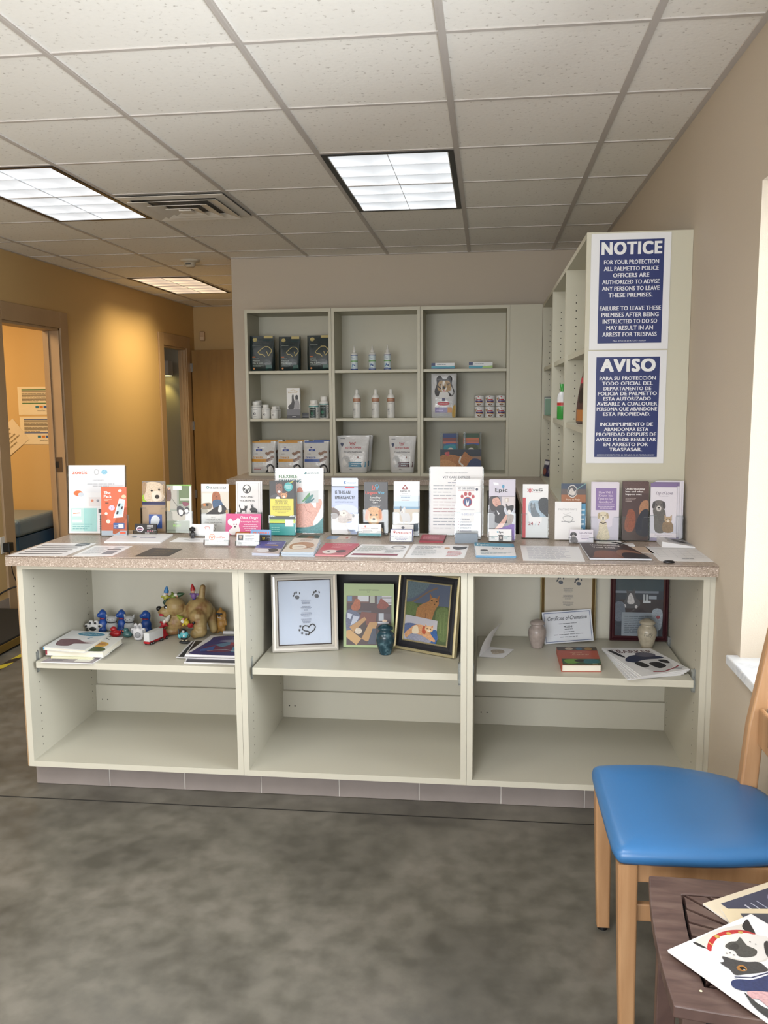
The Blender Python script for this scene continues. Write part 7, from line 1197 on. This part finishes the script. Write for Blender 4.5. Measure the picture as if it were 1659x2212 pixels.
fm = [('r', .02, .01, .98, .985, '#eceef4'), ('s', [(0.747, 0.969), (0.473, 0.991), (0.184, 0.952), (0.095, 0.969), (0.196, 0.862), (0.204, 0.811), (0.172, 0.758), (0.391, 0.626), (0.494, 0.629), (0.571, 0.674), (0.643, 0.723), (0.689, 0.779), (0.708, 0.828), (0.702, 0.859), (0.717, 0.901)], '#d6d2cc'),
      ('s', [(0.75, 0.971), (0.724, 0.965), (0.71, 0.91), (0.713, 0.882), (0.743, 0.92)], '#2b2b2e'), ('s', [(0.203, 0.942), (0.098, 0.971), (0.139, 0.914), (0.212, 0.832), (0.232, 0.869), (0.245, 0.902)], '#26262a'), ('s', [(0.713, 0.882), (0.604, 0.939), (0.491, 0.958), (0.359, 0.946), (0.253, 0.898), (0.212, 0.832), (0.255, 0.849), (0.356, 0.89), (0.437, 0.924), (0.527, 0.924), (0.631, 0.891), (0.707, 0.853)], '#bb2c30'),
      ('s', [(0.646, 0.886), (0.527, 0.924), (0.417, 0.916), (0.283, 0.877), (0.215, 0.817), (0.175, 0.76), (0.367, 0.641), (0.505, 0.635), (0.585, 0.682), (0.649, 0.752), (0.732, 0.778), (0.714, 0.84)], '#e2e0de'), ('e', *(0.515, 0.938), .022, .018, '#c8a858'), ('e', *(0.4, 0.923), .02, .015, '#c8a858'), ('e', *(0.301, 0.892), .02, .015, '#c8a858'), ('k', [(0.637, 0.919), (0.642, 0.884)], .012, '#d8bc70'),
      ('s', [(0.563, 0.843), (0.482, 0.856), (0.427, 0.841), (0.362, 0.859), (0.383, 0.812), (0.401, 0.775), (0.386, 0.733), (0.395, 0.704), (0.458, 0.681), (0.543, 0.7), (0.575, 0.735), (0.549, 0.775), (0.568, 0.807)], '#4c4c4a'), ('s', [(0.543, 0.823), (0.462, 0.831), (0.472, 0.79), (0.532, 0.783)], '#3a3a3a'), ('s', [(0.26, 0.737), (0.213, 0.736), (0.378, 0.635), (0.349, 0.673)], '#323234'),
      ('s', [(0.689, 0.779), (0.643, 0.723), (0.582, 0.667), (0.507, 0.633), (0.497, 0.597), (0.523, 0.544), (0.609, 0.56), (0.705, 0.589), (0.785, 0.618), (0.769, 0.672), (0.77, 0.741), (0.73, 0.739)], '#414144'), ('s', [(0.696, 0.664), (0.646, 0.661), (0.64, 0.632), (0.666, 0.609), (0.709, 0.621), (0.719, 0.644)], '#a87438'), ('e', *(0.674, 0.635), .02, .018, '#141416'), ('e', *(0.677, 0.62), .007, .006, '#f0f0f0'),
      ('s', [(0.803, 0.616), (0.693, 0.561), (0.531, 0.54), (0.567, 0.518), (0.731, 0.536), (0.823, 0.593)], '#dfe1ea'), ('k', [(0.813, 0.604), (0.709, 0.549), (0.547, 0.528)], .012, '#2c3458'), ('s', [(0.859, 0.589), (0.798, 0.574), (0.718, 0.533), (0.575, 0.515), (0.533, 0.503), (0.706, 0.399), (0.803, 0.45), (0.883, 0.492), (0.917, 0.536), (0.902, 0.571)], '#2e3a66'),
      ('s', [(0.864, 0.477), (0.74, 0.414), (0.693, 0.353), (0.864, 0.252), (0.876, 0.327), (0.866, 0.397), (0.903, 0.427)], '#cda4a8'), ('s', [(0.896, 0.482), (0.904, 0.415), (0.91, 0.372), (0.896, 0.317), (0.864, 0.252), (0.99, 0.176), (0.976, 0.269), (0.973, 0.331), (0.955, 0.393), (0.927, 0.436)], '#3c3e40'), ('l', 0.81-.0, 0.967-.01, .93, .955, 3, '#7c8498')]
for c in [(1130,1270)]: pass
for c in [(0.631, 0.784), (0.602, 0.776), (0.599, 0.749), (0.345, 0.79), (0.334, 0.754)]: fm.append(('e', c[0], c[1], .006, .005, '#3a3a3c'))
Z1 = .4868; cx = sum(p[0] for p in M1)/4; cy = sum(p[1] for p in M1)/4
e = empty('magazine', (cx, cy, Z1), 0, 'white magazine with an upside down black and white dog in a red collar, nearest on the side table', 'magazine'); e['label'] = 'white magazine with an upside down black and white dog wearing a red collar'
def LV(p, z): return Vector((p[0]-cx, p[1]-cy, z))
for k_, (z0, z1, g_) in enumerate(((0, .0022, 0), (.0026, .0044, 1))):
    m = MB(); Pq = [LV(p, 0) for p in (A, B, C_, D)]; Pq = [p*(1-.004*(1-g_)) for p in Pq]
    m.add([p+Vector((0, 0, z0)) for p in Pq]+[p+Vector((0, 0, z1)) for p in Pq], [(3, 0, 1, 2)[::-1] if False else (0, 1, 2, 3), (7, 6, 5, 4), (4, 5, 1, 0), (5, 6, 2, 1), (6, 7, 3, 2), (7, 4, 0, 3)], M((232, 232, 236), .4))
    if g_: ink(m, quad_map(LV(C_, z1), LV(D, z1), LV(A, z1), LV(B, z1)), fm, d0=.0001, step=.00007, rough=.35)
    m.build('cover' if g_ else 'pages', parent=e)
m = MB(); m.lathe([(.003, 0), (.001, .0015)], M((220, 210, 180), .5), n=8); tag(m.build('crumb', loc=[0.381, 1.461, 0.481]), 'tiny pale crumb on the dark side table', 'crumb')
